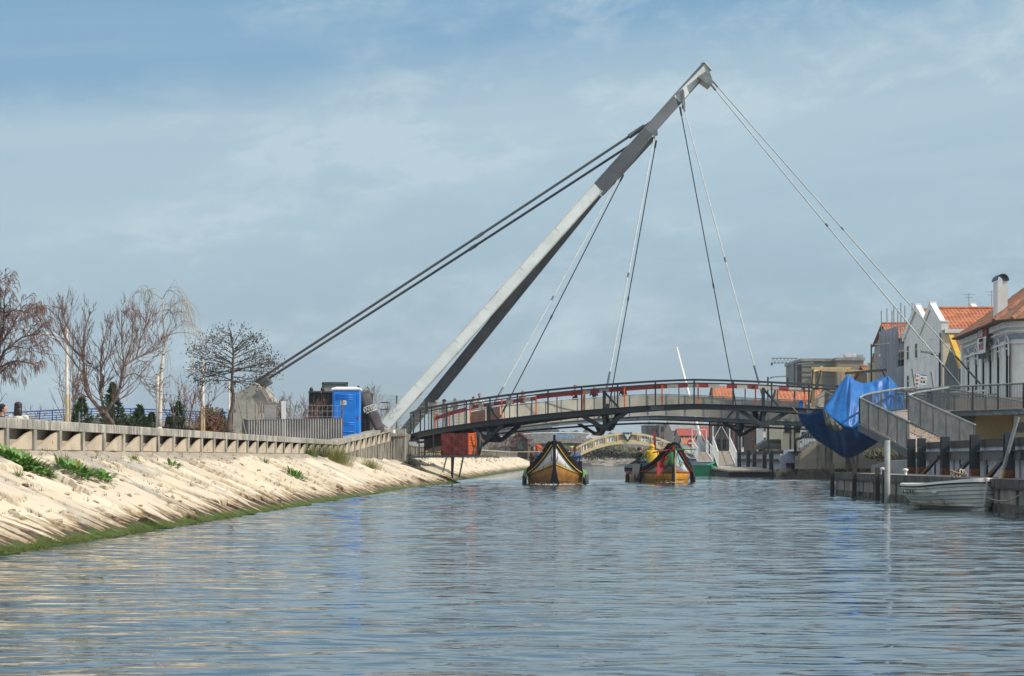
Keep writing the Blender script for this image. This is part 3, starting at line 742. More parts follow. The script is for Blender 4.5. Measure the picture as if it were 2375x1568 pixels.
limb_tree('birch_tree','white barked weeping birch with hanging twigs beside the big multi stemmed tree',64,[
 ([(1376,1420),(1388,1000),(1400,800),(1410,650),(1395,500),(1385,310)],.075,.022,0),
 ([(1385,310),(1440,240),(1530,275),(1575,350)],.016,.005,1),
 ([(1385,310),(1300,258),(1250,285)],.014,.005,1),
 ([(1400,690),(1500,600),(1600,540),(1690,555),(1725,640)],.022,.006,.6),
 ([(1405,640),(1560,600),(1660,620),(1760,700)],.018,.005,.5),
 ([(1388,1000),(1290,890),(1240,860)],.022,.006,1),
 ([(1396,1040),(1450,1000),(1520,995)],.025,.012,0),
 ([(1395,700),(1300,550),(1190,350)],.018,.005,.8),
 ([(1395,520),(1480,400),(1560,345)],.018,.005,1.2),
 ([(1410,650),(1470,500),(1500,430),(1540,420)],.016,.005,1.2),
 ([(1400,800),(1330,720),(1280,640)],.014,.005,.8)],
 pa_(n=[0,2],up=[0,.05,-.1,0,0,0],lr=[.5,.5,.5],a0=(.3,.9)),24,'birch','twig_pale',5.5,.40,droop=1.15,start=.35)
lb=[([(1972,1465),(1985,1330),(2018,1200),(2006,1050),(2014,900),(2020,780),(2005,640),(1990,570)],.105,.02,.6)]
rq=random.Random(77)
for k in range(38):
    sd=1 if k%2 else -1; ang_=-.75+2.15*((k//2)+rq.random())/19; ex=2010+sd*max(40,math.cos(ang_)*rq.uniform(270,365)); ey=880-math.sin(ang_)*rq.uniform(230,315); ty=min(1050,max(640,ey+rq.uniform(60,150) if ang_>0 else 1050-rq.uniform(0,140)))
    lb.append(([(2013,ty),((2013*.6+ex*.4),(ty*.58+ey*.42)),(2013*.2+ex*.8,ty*.22+ey*.78),(ex,ey+rq.uniform(0,22))],.024,.006,1))
limb_tree('leafy_dead_tree','dark round headed tree keeping dry brown leaves in front of the anchor block',76,lb,pa_(n=[0,3,2],up=[.1,.15,.1,.05,0,0],lr=[.6,.6,.55,.5]),25,'tree_bark','twig_dark',4.2,.42,leaf='leaf_brown',nleaf=1,lsize=.045,start=.12)
d=108.
tree('bare_tree','bare ruddy tree behind the anchor block and the wire fence',(PX(668,d),d,G),
     [((.05,0,1),1.3,.12,(0,0,0)),((-.2,.2,1),1.2,.08,(0,0,0))],pr_(n=[6,5,5,4],up=[.2,.2,.2,.2,.2,0],lr=[.75,.62,.6,.6],ang=[(.5,1.1),(.4,.9),(.4,.9),(.4,.9)]),26)
d=112.
tree('bare_tree','slim bare tree close to the left of the black container',(PX(712,d),d,G),
     [((.02,0,1),1.5,.07,(0,0,0)),((.15,.1,1),1.3,.05,(0,0,0))],pr_(n=[5,5,4,3],lr=[.6,.6,.6,.6]),27,twig='twig')
d=70.
tree('young_tree','thin young tree tied to the first lamp post pair of stakes',(PX(161,d),d,G),
     [((.02,0,1),1.3,.035,(0,0,0))],pr_(n=[7,5,4],up=[.1,.5,.5,.4,0,0],lr=[.95,.6,.6,.6],ang=[(.2,.5),(.3,.6),(.3,.7)]),28,group='young bare trees behind the wall')
d=74.
tree('young_tree','small leaning bare shrub tree between the girl and the first lamp post',(PX(84,d),d,G),
     [((.25,0,1),.7,.035,(0,0,0)),((.5,0,1),.6,.03,(0,0,0))],pr_(n=[5,5,4],up=[.1,.1,.2,.1,0,0],lr=[.8,.6,.6,.6]),29,group='young bare trees behind the wall',twig='twig_pale')
d=72.
tree('young_tree','small forked bare tree beside the man in the green jacket',(PX(432,d),d,G),
     [((-.25,0,1),1.1,.05,(0,0,0)),((.25,0,1),1.0,.045,(0,0,.35)),((-1.1,.2,.9),.9,.03,(0,0,.7))],pr_(n=[4,4,4],up=[.2,.2,.3,.1,0,0],lr=[.7,.6,.6,.6]),30,group='young bare trees behind the wall')
d=80.
tree('young_tree','young bare tree between two pale stakes and the second lamp post',(PX(462,d),d,G),
     [((.02,0,1),1.4,.03,(0,0,0))],pr_(n=[6,4,4],up=[.1,.3,.3,.2,0,0],lr=[.7,.6,.6,.6]),31,group='young bare trees behind the wall')
d=150.
tree('bare_tree','bare tree showing between the grey banner and the wire fence',(PX(862,d),d,G),
     [((.0,0,1),2.2,.07,(0,0,0)),((.35,0,1),1.8,.05,(0,0,0))],pr_(n=[6,5,4,3],lr=[.6,.6,.6,.6]),32)
def conifer(label,base,h,r,seed,m='leaf_conifer',name='conifer',group='conifers behind the wall',cat='conifer'):
    rr=random.Random(seed); base=Vector(base); root=thing(name,label,cat,base,group)
    MB().tube([base,base+V(0,0,h*.9)],[.06,.01]).build('trunk',MT['tree_bark'],root)
    g=MB()
    for i in range(int(2600*h/2.5)):
        f=rr.random()**1.25; z=.04*h+f*h*.96; a=rr.uniform(0,6.28); lump=1+.28*math.sin(3*a+seed+z*4)
        q=r*(1-f)**.8*lump*(rr.random()**.45); c=base+V(math.cos(a)*q,math.sin(a)*q,z)
        dv=V(math.cos(a),math.sin(a),rr.uniform(.1,1.1)).normalized(); l=rr.uniform(.05,.14); sd=dv.orthogonal().normalized()*l*.32
        g.add([c-sd,c+sd,c+dv*l],[(0,1,2)])
    g.build('crown',MT[m],root,fix=False)
def bush(label,base,rx,ry,h,seed,m,name='bush',n=1500,s=.12,group=None,cat='bush',stems=True):
    rr=random.Random(seed); base=Vector(base); root=thing(name,label,cat,base,group)
    g=MB(); st=MB()
    lob=[(rr.uniform(-.6,.6)*rx,rr.uniform(-.6,.6)*ry,rr.uniform(.35,.75)*h,rr.uniform(.35,.6)) for k in range(7)]
    for k in range(9): st.tube([base+V(rr.uniform(-.2,.2)*rx,0,0),base+V(*lob[k%7][:3])],[.03,.008],n=4)
    for i in range(n):
        lx,ly,lz,lr=rr.choice(lob); u=V(rr.gauss(0,1),rr.gauss(0,1),rr.gauss(0,1)).normalized()*(rr.random()**.4)
        c=base+V(lx+u.x*lr*rx,ly+u.y*lr*ry,max(.03,lz+u.z*lr*h*.6)); a=V(rr.gauss(0,1),rr.gauss(0,1),rr.gauss(0,1)).normalized(); b_=a.orthogonal().normalized(); q=s*rr.uniform(.5,1.3)
        g.add([c-a*q,c+b_*q*.6,c+a*q,c-b_*q*.6],[(0,1,2,3)])
    st.build('stems',MT['twig_dark'],root); g.build('foliage',MT[m],root,fix=False)
conifer('tall cone shaped dark conifer behind the big multi stemmed tree',(PX(262,70),70,G),PZ(889,70)-G,.62,41)
conifer('short spiky dark green conifer right of the first lamp post',(PX(190,68),68,G),PZ(924,68)-G,.62,42)
conifer('low bushy conifer between the tall conifer and the birch',(PX(324,70),70,G),PZ(942,70)-G,.6,43)
conifer('dark conifer directly right of the man in the green jacket',(PX(414,80),80,G),PZ(932,80)-G,.5,44)
conifer('low dark conifer just left of the birch trunk foot',(PX(352,74),74,G),PZ(958,74)-G,.55,45)
bush('olive green bush in front of the tall conifer under the forked trunks',(PX(236,72),72,G),.7,.5,PZ(948,72)-G,46,'leaf_olive',n=1300,s=.07)
bush('olive bush low between the tall conifer and the low bushy conifer',(PX(298,73),73,G),.6,.5,PZ(956,73)-G,146,'leaf_olive',n=900,s=.07)
bush('rust brown leafless bush before the overpass right of the stakes',(PX(490,88),88,G),.95,.7,PZ(945,88)-G,47,'leaf_rust',n=2200,s=.06)
bush('dark round evergreen bush rising behind the blue overpass railing',(PX(492,128),128,G),.95,.9,PZ(932,128)-G,48,'leaf_olive',n=2200,s=.10)
# ---------------------------------------------------------------- people: one continuous remeshed body each
def eval_mesh(ob):
    dg=bpy.context.evaluated_depsgraph_get(); return bpy.data.meshes.new_from_object(ob.evaluated_get(dg))
POSE={}
def lerp(a,b,f): return Vector(a).lerp(Vector(b),f)
def pose(lean=0,arms=None,legs='stand',turn=0,hip=.92,tilt=0):
    return dict(lean=lean,arms=arms,legs=legs,turn=turn,hip=hip,tilt=tilt)
ARM_DOWN=[((-.19,.0,1.40),(-.25,-.02,1.13),(-.24,.08,.90)),((.19,.0,1.40),(.25,-.02,1.13),(.24,.08,.90))]
ARM_RAIL=[((-.18,.02,1.38),(-.26,.16,1.15),(-.16,.40,1.10)),((.18,.02,1.38),(.26,.16,1.15),(.16,.40,1.10))]
ARM_PHOTO=[((-.18,.02,1.40),(-.27,.15,1.20),(-.07,.27,1.42)),((.18,.02,1.40),(.27,.15,1.20),(.07,.27,1.42))]
ARM_ONE=[((-.18,.02,1.40),(-.27,.13,1.18),(-.08,.28,1.30)),((.19,.0,1.40),(.25,.10,1.14),(.14,.36,1.12))]
ARM_SIT=[((-.19,.0,1.38),(-.26,.10,1.13),(-.15,.33,1.06)),((.19,.0,1.38),(.26,.10,1.13),(.15,.33,1.06))]
ARM_STEER=[((-.2,.0,1.40),(-.32,.10,1.15),(-.22,.36,1.05)),((.2,.0,1.40),(.33,.06,1.15),(.25,.30,1.02))]
ARM_OVER=[((-.19,.0,1.38),(-.30,.02,1.12),(-.20,.26,1.02)),((.19,.05,1.38),(.40,.22,1.22),(.62,.42,1.20))]
def person(label,loc,face,arms=ARM_DOWN,shirt='black_cloth',pants='navy_cloth',hair='black_cloth',hairlen=0,hat=None,seated=False,lean=0.,k=1.0,group=None,turn=0,vox=.014,jacket=None,shoe='black_cloth'):
    """loc: point under the feet (or under the seat for a seated figure); face: heading in plan, 0 = away from the camera"""
    caps=[]                                           # (p,q,r0,r1,material)
    hz=.92
    A=lambda p,q,r0,r1,m: caps.append((Vector(p),Vector(q),r0,r1,m))
    for sgn in (-1,1):
        if seated:
            A((sgn*.10,0,.50),(sgn*.12,.44,.52),.085,.060,1); A((sgn*.12,.44,.52),(sgn*.12,.42,.08),.057,.040,1); A((sgn*.12,.40,.05),(sgn*.13,.58,.035),.042,.034,3)
        else:
            A((sgn*.095,0,.92),(sgn*.105,.015,.50),.088,.060,1); A((sgn*.105,.015,.50),(sgn*.11,-.01,.09),.058,.040,1); A((sgn*.11,-.03,.05),(sgn*.125,.15,.035),.042,.034,3)
    dz=-.44 if seated else 0
    def T(p): 
        p=Vector(p); h=p.z-hz; return Vector((p.x,p.y+h*math.tan(lean),p.z+dz)) if h>0 else Vector((p.x,p.y,p.z+dz))
    B=lambda p,q,r0,r1,m: caps.append((T(p),T(q),r0,r1,m))
    B((-.06,0,.95),(.06,0,.95),.125,.125,1 if not jacket else 0); B((-.045,0,1.10),(.045,0,1.10),.115,.115,0); B((-.07,.005,1.28),(.07,.005,1.28),.125,.125,0)
    B((-.15,0,1.40),(.15,0,1.40),.065,.065,0); B((0,0,1.0),(0,0,1.35),.12,.13,0); B((0,.0,1.42),(0,.012,1.55),.055,.05,2)
    hd=T((0,.03,1.635)); 
    ct,st=math.cos(turn),math.sin(turn)
    def Hd(x,y,z): return hd+Vector((x*ct-y*st,x*st+y*ct,z))
    H=lambda p,q,r0,r1,m: caps.append((Hd(*p),Hd(*q),r0,r1,m))
    H((0,-.012,.035),(0,.012,.03),.088,.084,2); H((0,.03,-.06),(0,.02,.0),.058,.075,2); H((0,.092,.005),(0,.108,-.02),.011,.015,2)     # skull, jaw, nose
    for sgn in (-1,1): H((sgn*.083,-.005,.01),(sgn*.086,-.012,-.03),.016,.012,2)                                                       # ears
    H((-.022,.088,-.055),(.022,.088,-.055),.010,.010,2)                                                                              # lips
    for i,(sh,el,wr) in enumerate(arms):
        B(sh,el,.057,.044,0); B(el,lerp(el,wr,.9),.043,.032,0)
        w0=T(wr); fd=(T(wr)-T(el)).normalized(); side=Vector((1,0,0)) if abs(fd.x)<.8 else Vector((0,1,0))
        pn=fd.cross(side).normalized(); side=pn.cross(fd).normalized(); cu=Vector((0,0,-1))
        pc=w0+fd*.05; caps.append((w0-fd*.03,w0+fd*.02,.028,.028,2))
        for j,(off,ln) in enumerate(((-.030,.060),(-.010,.073),(.010,.068),(.029,.052))):
            a=w0+side*off*.7+fd*.02; b_=w0+side*off+fd*.085; c=b_+(fd*.75+cu*.55).normalized()*ln*.55; e=c+(fd*.3+cu*.9).normalized()*ln*.5
            caps.append((a,b_,.014,.0115,2)); caps.append((b_,c,.0105,.010,2)); caps.append((c,e,.010,.009,2))
        s2=-1 if i else 1; a=w0+side*s2*.022+fd*.02; b_=a+(side*s2*.8+fd*.6).normalized()*.04; caps.append((a,b_,.0125,.011,2)); caps.append((b_,b_+(fd*.9+cu*.4).normalized()*.032,.0105,.0095,2))
    mb=MB()
    for p,q,r0,r1,m in caps:
        t=(q-p); l=t.length; t=t.normalized() if l>1e-6 else Vector((0,0,1)); n=6 if r0<.02 else 10
        pts=[p-t*r0*.95,p-t*r0*.7,p-t*r0*.35,p]; rr_=[r0*.2,r0*.7,r0*.94,r0]
        pts+=[q,q+t*r1*.35,q+t*r1*.7,q+t*r1*.95]; rr_+=[r1,r1*.94,r1*.7,r1*.2]
        mb.tube(pts,rr_,n=n)
    tmp=mb.build('tmp_body',MT['skin'],org=(0,0,0))
    rm=tmp.modifiers.new('r','REMESH'); rm.mode='VOXEL'; rm.voxel_size=vox; rm.use_smooth_shade=True
    me=eval_mesh(tmp); old=tmp.data; bpy.data.objects.remove(tmp); bpy.data.meshes.remove(old)
    me.name='person_body'
    n=len(me.vertices); co_=np.empty(n*3); me.vertices.foreach_get('co',co_); co_=co_.reshape(-1,3)
    best=np.full(n,9.); bm_=np.zeros(n,int)
    for p,q,r0,r1,m in caps:
        a=np.array(p); ab=np.array(q)-a; L2=max(ab@ab,1e-9); f=np.clip(((co_-a)@ab)/L2,0,1)
        dd=np.linalg.norm(co_-(a+f[:,None]*ab),axis=1)-(r0+(r1-r0)*f); k_=dd<best; best[k_]=dd[k_]; bm_[k_]=m
    fm=np.array([bm_[p.vertices[0]] for p in me.polygons]); me.materials.clear()
    for mm in (shirt,pants,'skin',shoe): me.materials.append(MT[mm])
    me.polygons.foreach_set('material_index',fm.tolist()); me.polygons.foreach_set('use_smooth',[True]*len(me.polygons)); me.update()
    root=thing('person',label,'person',loc,group)
    root.rotation_euler=(0,0,face); root.scale=(k,k,k)
    b=bpy.data.objects.new('body',me); C.objects.link(b); b.parent=root
    Mh=Matrix.Translation(hd)@Matrix.Rotation(turn,4,'Z')
    def child(mbx,nm,mt,sm=True):
        o=mbx.build(nm,mt,org=(0,0,0),smooth=sm); o.parent=root; o.location=(0,0,0); return o
    h=MB(Mh)
    if hat is None or hairlen>0:
        h.ell((0,-.022,.062),(.094,.10,.075),12,8); h.ell((0,-.055,.01),(.088,.065,.085),10,7)
        for sgn in (-1,1): h.ell((sgn*.078,-.01,.03),(.018,.045,.05),6,5)
    if hairlen>0:
        pr=[(-.02,.09,.04),(-.04,.096,-.06),(-.05,.10,-.06-hairlen*.5),(-.05,.085,-.06-hairlen*.85),(-.05,.05,-.08-hairlen)]
        rings=[]
        for (yy,rx,zz) in pr: rings.append([V(rx*math.cos(a),yy-.02+.62*rx*math.sin(a) if math.sin(a)<0 else yy-.02+.2*rx*math.sin(a),zz) for a in [2*math.pi*i/12 for i in range(12)]])
        h.loft(rings,True,True)
    if h.v: child(h,'hair',MT[hair])
    if hat:
        kind,hm=hat; q=MB(Mh); q.ell((0,-.012,.075),(.10,.108,.062),12,7)
        if kind=='cap': q.prism([V(-.07,.07,.055),V(.07,.07,.055),V(.05,.165,.04),V(-.05,.165,.04)],(0,0,.012))
        elif kind=='brim': q.lathe((0,-.01,.045),[(.10,0),(.155,.005),(.155,.012),(.10,.02)],14)
        elif kind=='hood':
            q=MB(Mh); q.ell((0,-.025,.03),(.118,.125,.135),12,9); q.ell((0,-.06,-.12),(.11,.08,.08),10,6)
        child(q,'hat' if kind!='hood' else 'hood',MT[hm])
    for sgn in (-1,1):
        e=MB(Mh); e.ell((sgn*.032,.082,.018),(.010,.008,.006),6,4); child(e,'eye',MT['eye'])
    return root
def backpack(label,loc,face,m): 
    M=Matrix.Translation(loc)@Matrix.Rotation(face,4,'Z'); mb=MB(M); mb.ell((0,0,.22),(.16,.10,.24),10,8); return mb.build('backpack',MT[m],smooth=True,label=label,cat='backpack')
# ---------------------------------------------------------------- text helper
def text_mesh(name,body,size,M,mt,parent=None,ext=.004,**kw):
    cu=bpy.data.curves.new(name,'FONT'); cu.body=body; cu.size=size; cu.extrude=ext; cu.align_x='CENTER'; cu.align_y='CENTER'
    ob=bpy.data.objects.new(name,cu); C.objects.link(ob); me=eval_mesh(ob); bpy.data.objects.remove(ob); bpy.data.curves.remove(cu)
    me.transform(M if parent is None else Matrix.Translation(-ORG[parent])@M); me.materials.clear(); me.materials.append(MT[mt])
    o=bpy.data.objects.new(name,me); C.objects.link(o)
    if parent is not None: o.parent=parent; ORG[o]=ORG[parent]
    return o
def face_M(c,right,up):
    r=Vector(right).normalized(); u=Vector(up).normalized(); n=r.cross(u).normalized(); u=n.cross(r)
    M=Matrix((r,u,n)).transposed().to_4x4(); M.translation=Vector(c); return M
# ---------------------------------------------------------------- left promenade
def lamp(label,px,ytop,d,base,arm_y=None,armlen=.55,dirx=-1,group='promenade lamp posts',m='pole_white',r=.05):
    x=PX(px,d); zt=PZ(ytop,d); root=thing('lamp_post',label,'lamp post',(x,d,base),group)
    MB().tube([(x,d,base),(x,d,base+.9),(x,d,zt)],[r*1.4,r*1.2,r*.8],n=8).build('pole',MT[m],root,smooth=True)
    if arm_y is not None:
        za=PZ(arm_y,d); mb=MB(); mb.tube([(x,d,za-.05),(x+dirx*.25,d,za+.02),(x+dirx*armlen*.7,d,za+.08)],.022,n=6); mb.build('arm',MT['pole_white'],root)
        mb=MB(); mb.ell((x+dirx*armlen,d,za+.10),(.22,.09,.05),10,6); mb.build('lamp_head',MT['white_matte'],root,smooth=True)
    return root
lamp('tall white lamp post with a lamp facing left, behind twigs of the multi stemmed tree',155,752,66,G,arm_y=783)
lamp('bare white pole standing just left of the birch trunk',366,865,66,G)
lamp('white lamp post with drooping lamp beside the pair of pale stakes',471,838,84,G,arm_y=862,armlen=.5)
lamp('rusty thin white pole at the left edge of the concrete anchor block',531,885,112,G,m='pole_white')
lamp('pole tip showing behind the right roof slope of the anchor block',620,885,135,G,m='pole_white')
def stake(label,px,ytop,d,ybot=990,lean=0):
    p=P(px,ytop,d); b=V(p.x-lean,d,G); mb=MB(); mb.tube([b,p],[.035,.032],n=7); mb.build('wooden_stake',MT['wood_pale'],org=b,label=label,cat='stake',group='pale wooden tree stakes')
stake('pale wooden stake on the left, leaning against the first lamp post',154,915,65)
stake('pale wooden stake on the right side of the first lamp post',162,920,65)
stake('left of two pale stakes beside the rust brown bush',468,944,76)
stake('right of two pale stakes beside the rust brown bush',473,945,76,lean=-.02)
for i,(px,yt,d,lb) in enumerate(((131,962,66,'short grey fence post left of the first lamp post'),(184,955,66,'short grey fence post right of the first lamp post'))):
    p=P(px,yt,d); MB().tube([(p.x,d,G),p],.025,n=6).build('fence_post',MT['galv'],org=(p.x,d,G),label=lb,cat='post',group='short grey posts')
# overpass with blue railing behind the promenade
root=thing('road_overpass','low concrete overpass with a blue tube railing crossing behind the left bank trees','overpass',(-25,150,1.3))
dO=150; pts=[(-60,962),(60,955),(190,948.5),(300,948),(400,951.5),(530,958)]
xs_=[PX(p[0],dO) for p in pts]; zs_=[PZ(p[1],dO) for p in pts]
xo=np.linspace(xs_[0],xs_[-1],40); zo=np.interp(xo,xs_,zs_)
for kx in range(2): zo[1:-1]=(zo[:-2]+zo[1:-1]*2+zo[2:])/4
rail=MB(); 
for dz,r in ((0,.05),(-.17,.03),(-.33,.03),(-.49,.03),(-.63,.035)): rail.tube([(x,dO,z+dz) for x,z in zip(xo,zo)],r,n=6)
rail.build('blue_railing',MT['blue_rail'],root,smooth=True)
for i in range(0,40,2):
    m_=MB(); m_.bar((xo[i],dO,zo[i]-.72),(xo[i],dO,zo[i]),.07,.07); m_.build('railing_post',MT['blue_rail'],root)
m_=MB(); m_.loft([[V(x,dO-.2,z-.72),V(x,dO+6,z-.72),V(x,dO+6,z-1.1),V(x,dO-.2,z-1.1)] for x,z in zip(xo,zo)],True,True); m_.build('parapet',MT['concrete'],root)
m_=MB(); m_.loft([[V(x,dO+.1,z-1.1),V(x,dO+5.9,z-1.1),V(x,dO+5.9,1.2),V(x,dO+.1,1.2)] for x,z in zip(xo,zo)],True,True); m_.build('side_wall',MT['concrete_dark'],root)
# parked car roof behind the wall
def car(label,loc,rz,body,group='cars parked along the banks',k=1.0,van=False):
    M=Matrix.Translation(loc)@Matrix.Rotation(rz,4,'Z')@Matrix.Scale(k,4); root=thing('parked_car',label,'van' if van else 'car',loc,group)
    L=2.1; H=1.45 if not van else 1.95; W=.86
    if van: prof=[(-L,.35),(-L,.9),(-L+.05,1.75),(-L+.2,H),(.9,H),(1.45,1.15),(L-.05,.95),(L,.6),(L,.35)]
    else: prof=[(-L,.38),(-L,.85),(-1.75,.98),(-1.15,1.38),(-.7,H),(.15,H),(.55,1.38),(1.15,.96),(1.95,.85),(L,.6),(L,.38)]
    mb=MB(M); rings=[]
    for yy,s_ in ((-W,.93),(-W*.98,1),(W*.98,1),(W,.93)):
        rings.append([V(x*(1 if z<1.0 else .985),yy*(1 if z<1.0 else (1-.22*(z-.95)/(H-.95))),z) for x,z in prof])
    mb.loft(rings,True,True); bd=mb.build('body',MT[body],root,smooth=False); bevel(bd,.04,2)
    g=MB(M)
    for sgn in (-1,1):
        yy=sgn*(W-.02); top=H-.1; q=.22*(top-.95)/(H-.95); 
        g.prism([V(-1.25,yy*(1)+sgn*.012,1.0),V(.95 if not van else 1.1,yy+sgn*.012,1.0),V(.35 if not van else .8,yy*(1-q)+sgn*.012,top),V(-.85 if not van else .1,yy*(1-q)+sgn*.012,top)],(0,sgn*.01,0))
    f0,f1=(V(1.08,0,1.02),V(.58,0,1.34)) if not van else (V(1.42,0,1.2),V(.98,0,H-.12))
    g.prism([f0+V(.03,-.7,0),f0+V(.03,.7,0),f1+V(.03,.62,0),f1+V(.03,-.62,0)],(.012,0,.012))
    g.prism([V(-1.72,-.68,1.02),V(-1.72,.68,1.02),V(-1.20,.6,1.33),V(-1.20,-.6,1.33)] if not van else [V(-L-.01,-.65,1.1),V(-L-.01,.65,1.1),V(-L+.03,.62,1.6),V(-L+.03,-.62,1.6)],(-.015,0,.012))
    g.build('window_glass',MT['glass_dark'],root)
    for x in (-1.3,1.3):
        for sgn in (-1,1):
            wb=MB(M); wb.tube([(x,sgn*(W-.2),.32),(x,sgn*(W+.01),.32)],.32,n=14); wh=wb.build('wheel',MT['rubber'],root)
            wb=MB(M); wb.tube([(x,sgn*(W),.32),(x,sgn*(W+.025),.32)],.19,n=10); wb.build('rim',MT['galv'],wh)
    for sgn in (-1,1):
        l=MB(M); l.ell((L-.03,sgn*.62,.68),(.05,.16,.08),8,5); l.build('headlight',MT['white_matte'],root)
        l=MB(M); l.ell((-L+.02,sgn*.66,.82),(.04,.12,.09),8,5); l.build('tail_light',MT['red_paint'],root)
    return root
car('dark grey car whose roof shows over the wall below the big multi stemmed tree',(PX(212,72),72,PZ(976,72)-1.45),0.1,'grey_cloth')
MT['dark_hair']=mat('dark_hair',(.030,.018,.013),(.015,.01,.008),rough=.5,scale=30,stretch=(3,3,.2))
# people on the promenade
def stand(label,px,ytop,d,face,**kw):
    k=kw.pop('k',1.0); return person(label,(PX(px,d),d,PZ(ytop,d)-1.745*k),face,k=k,**kw)
stand('man in a blue shirt and sunglasses looking right at the very left edge',4,939,55,rad(-75),shirt='navy_cloth',pants='grey_cloth',k=1.0,group='people on the promenade')
stand('woman seen from behind with long dark hair and a cream jacket by the left edge',42,934,51,rad(8),shirt='board_white',pants='navy_cloth',hairlen=.2,hair='dark_hair',k=.95,group='people on the promenade')
MT['olive_cloth']=mat('olive_cloth',(.03,.04,.022),(.02,.028,.016),rough=.9)
stand('man seen from behind in a dark olive jacket beside the dark conifer',403,944,72,rad(5),shirt='olive_cloth',pants='black_cloth',jacket=True,k=1.03,group='people on the promenade')
# concrete anchor block of the back stays
root=thing('stay_anchor_block','tall pale concrete anchor block with a pointed top holding the two back stays','anchor block',(-15,128,G))
dA=124
def AP(px,py): return P(px,py,dA)
mb=MB(); mb.prism([V(PX(538,dA),dA,1.2),V(PX(626,dA),dA,1.2),AP(626,938),AP(606,902),AP(592,888),AP(542,913)],(0,5.5,0)); mb.build('block',MT['anchor'],root)
mb=MB(); mb.prism([V(PX(533,dA),dA+.4,1.2),V(PX(538,dA)-.002,dA+.2,1.2),AP(538,914)-V(.002,-.2,0),AP(533,921)+V(0,.4,0)],(0,5,0)); mb.build('side_face',MT['concrete'],root)
mb=MB(); mb.bar(AP(606,900)+V(.05,-.05,0),AP(627,938)+V(.08,-.05,0),.22,.22); mb.build('edge_beam',MT['anchor'],root)
mb=MB(); mb.box(AP(598,889)+V(0,2.6,.05),(.9,1.6,.4),rot=Matrix.Rotation(-.55,3,'Y')); mb.build('stay_socket',MT['steel_mid'],root)
# building site: corrugated fence, mesh fence, boards, container, toilet, banner
def wall_front(px,d): return V(PX(px,d),d,0)
root=thing('corrugated_fence','grey corrugated sheet hoarding with wire mesh above, in front of the blue toilet','hoarding',(-9.5,97,G))
d0,d1=102.6,103.6; mb=MB(); rows=[[],[]]; n=37*8
for i in range(n+1):
    f=i/n; px=573+(793-573)*f; d=d0+(d1-d0)*f; x=PX(px,d); yy=d+.05*math.sin(f*2*math.pi*37); zt=PZ(975-4.5*f,d)
    rows[0].append(V(x,yy,1.3)); rows[1].append(V(x,yy,zt))
mb.loft(rows,False); o=mb.build('corrugated_sheet',MT['corrugated'],root,fix=False); so_=o.modifiers.new('solid','SOLIDIFY'); so_.thickness=.006
mb=MB(); mb.bar(rows[1][0]+V(0,0,.0),rows[1][-1],.05,.04); mb.build('top_rail',MT['steel_mid'],root)
mb=MB(); mb.prism([V(PX(561,102),102,1.3),V(PX(572,102),102,1.3),P(572,974,102),P(561,969,102)],(.0,.04,0)); mb.build('dark_side_sheet',MT['steel_mid'],root)
for px,yt in ((573,932),(592,932),(607,931),(673,930),(793,928)):
    d=d0+(d1-d0)*(px-573)/220; mb=MB(); mb.tube([(PX(px,d),d+.08,1.3),P(px,yt,d)+V(0,.08,0)],.035,n=6); mb.build('fence_post',MT['wood_grey' if px<793 else 'rust'],root)
for (pa,pb) in (((553,932),(570,1005)),((604,931),(596,985))):
    mb=MB(); mb.tube([P(pa[0],pa[1],101.8),P(pb[0],pb[1],101.8)],.035,n=6); mb.build('leaning_batten',MT['wood_grey'],root)
def wire_mesh(pa,pb,z0,z1,sx_,sz,r=.012):
    mb=MB(); pa=Vector(pa); pb=Vector(pb); L=(pb-pa).length; n=max(1,int(L/sx_))
    for i in range(n+1):
        p=pa.lerp(pb,i/n); mb.bar((p.x,p.y,z0),(p.x,p.y,z1),r,r)
    m=max(1,int((z1-z0)/sz))
    for j in range(m+1):
        z=z0+(z1-z0)*j/m; mb.bar((pa.x,pa.y,z),(pb.x,pb.y,z),r,r)
    return mb
wire_mesh((PX(573,d0),d0+.1,0),(PX(793,d1),d1+.1,0),PZ(974,97),PZ(932,97),.22,.2,.012).build('wire_mesh',MT['wire'],root)
root=thing('white_sheet','pale grey framed sheet panel standing behind the wire mesh by the anchor block','panel',(PX(625,105),105,G))
mb=MB(); mb.b2(PX(613,104),PX(641,104),104,104.05,1.3,PZ(936,104)); mb.build('panel',MT['corrugated'],root)
mb=MB(); mb.b2(PX(613,104),PX(641,104),103.98,104.06,PZ(936,104),PZ(932,104)); mb.build('frame',MT['concrete'],root)
mb=MB(); mb.prism([V(PX(655,103),103,1.3),V(PX(664,103),103,1.3),P(663,930,103),P(652,931,103)],(0,.04,0)); mb.build('white_board',MT['white_matte'],label='bright white narrow board propped upright behind the hoarding',cat='board')
# black container with frame sign behind
root=thing('waste_container','black ribbed steel waste container behind the blue toilet','container',(-10.5,114,G))
dC=113; x0,x1=PX(718,dC),PX(857,dC); mb=MB(); mb.b2(x0,x1,dC,dC+3,1.3,PZ(910,dC)); mb.build('body',MT['black_paint'],root)
for i in range(14):
    f=i/13; mb=MB(); mb.b2(x0+(x1-x0)*f-.04,x0+(x1-x0)*f+.04,dC-.07,dC-.003,1.32,PZ(914,dC)); mb.build('rib',MT['black_paint'],root)
mb=MB(); mb.tube([(x0-.05,dC-.05,PZ(910,dC)),(x1+.05,dC-.05,PZ(910,dC))],.07,n=8); mb.build('rim_tube',MT['steel_dark'],root)
for px in (722,748,853):
    mb=MB(); mb.ell((PX(px,dC),dC-.02,PZ(908,dC)+.08),(.10,.09,.14),8,6); mb.build('lifting_lug',MT['black_paint'],root)
for px in (720,740,760,780):
    pass
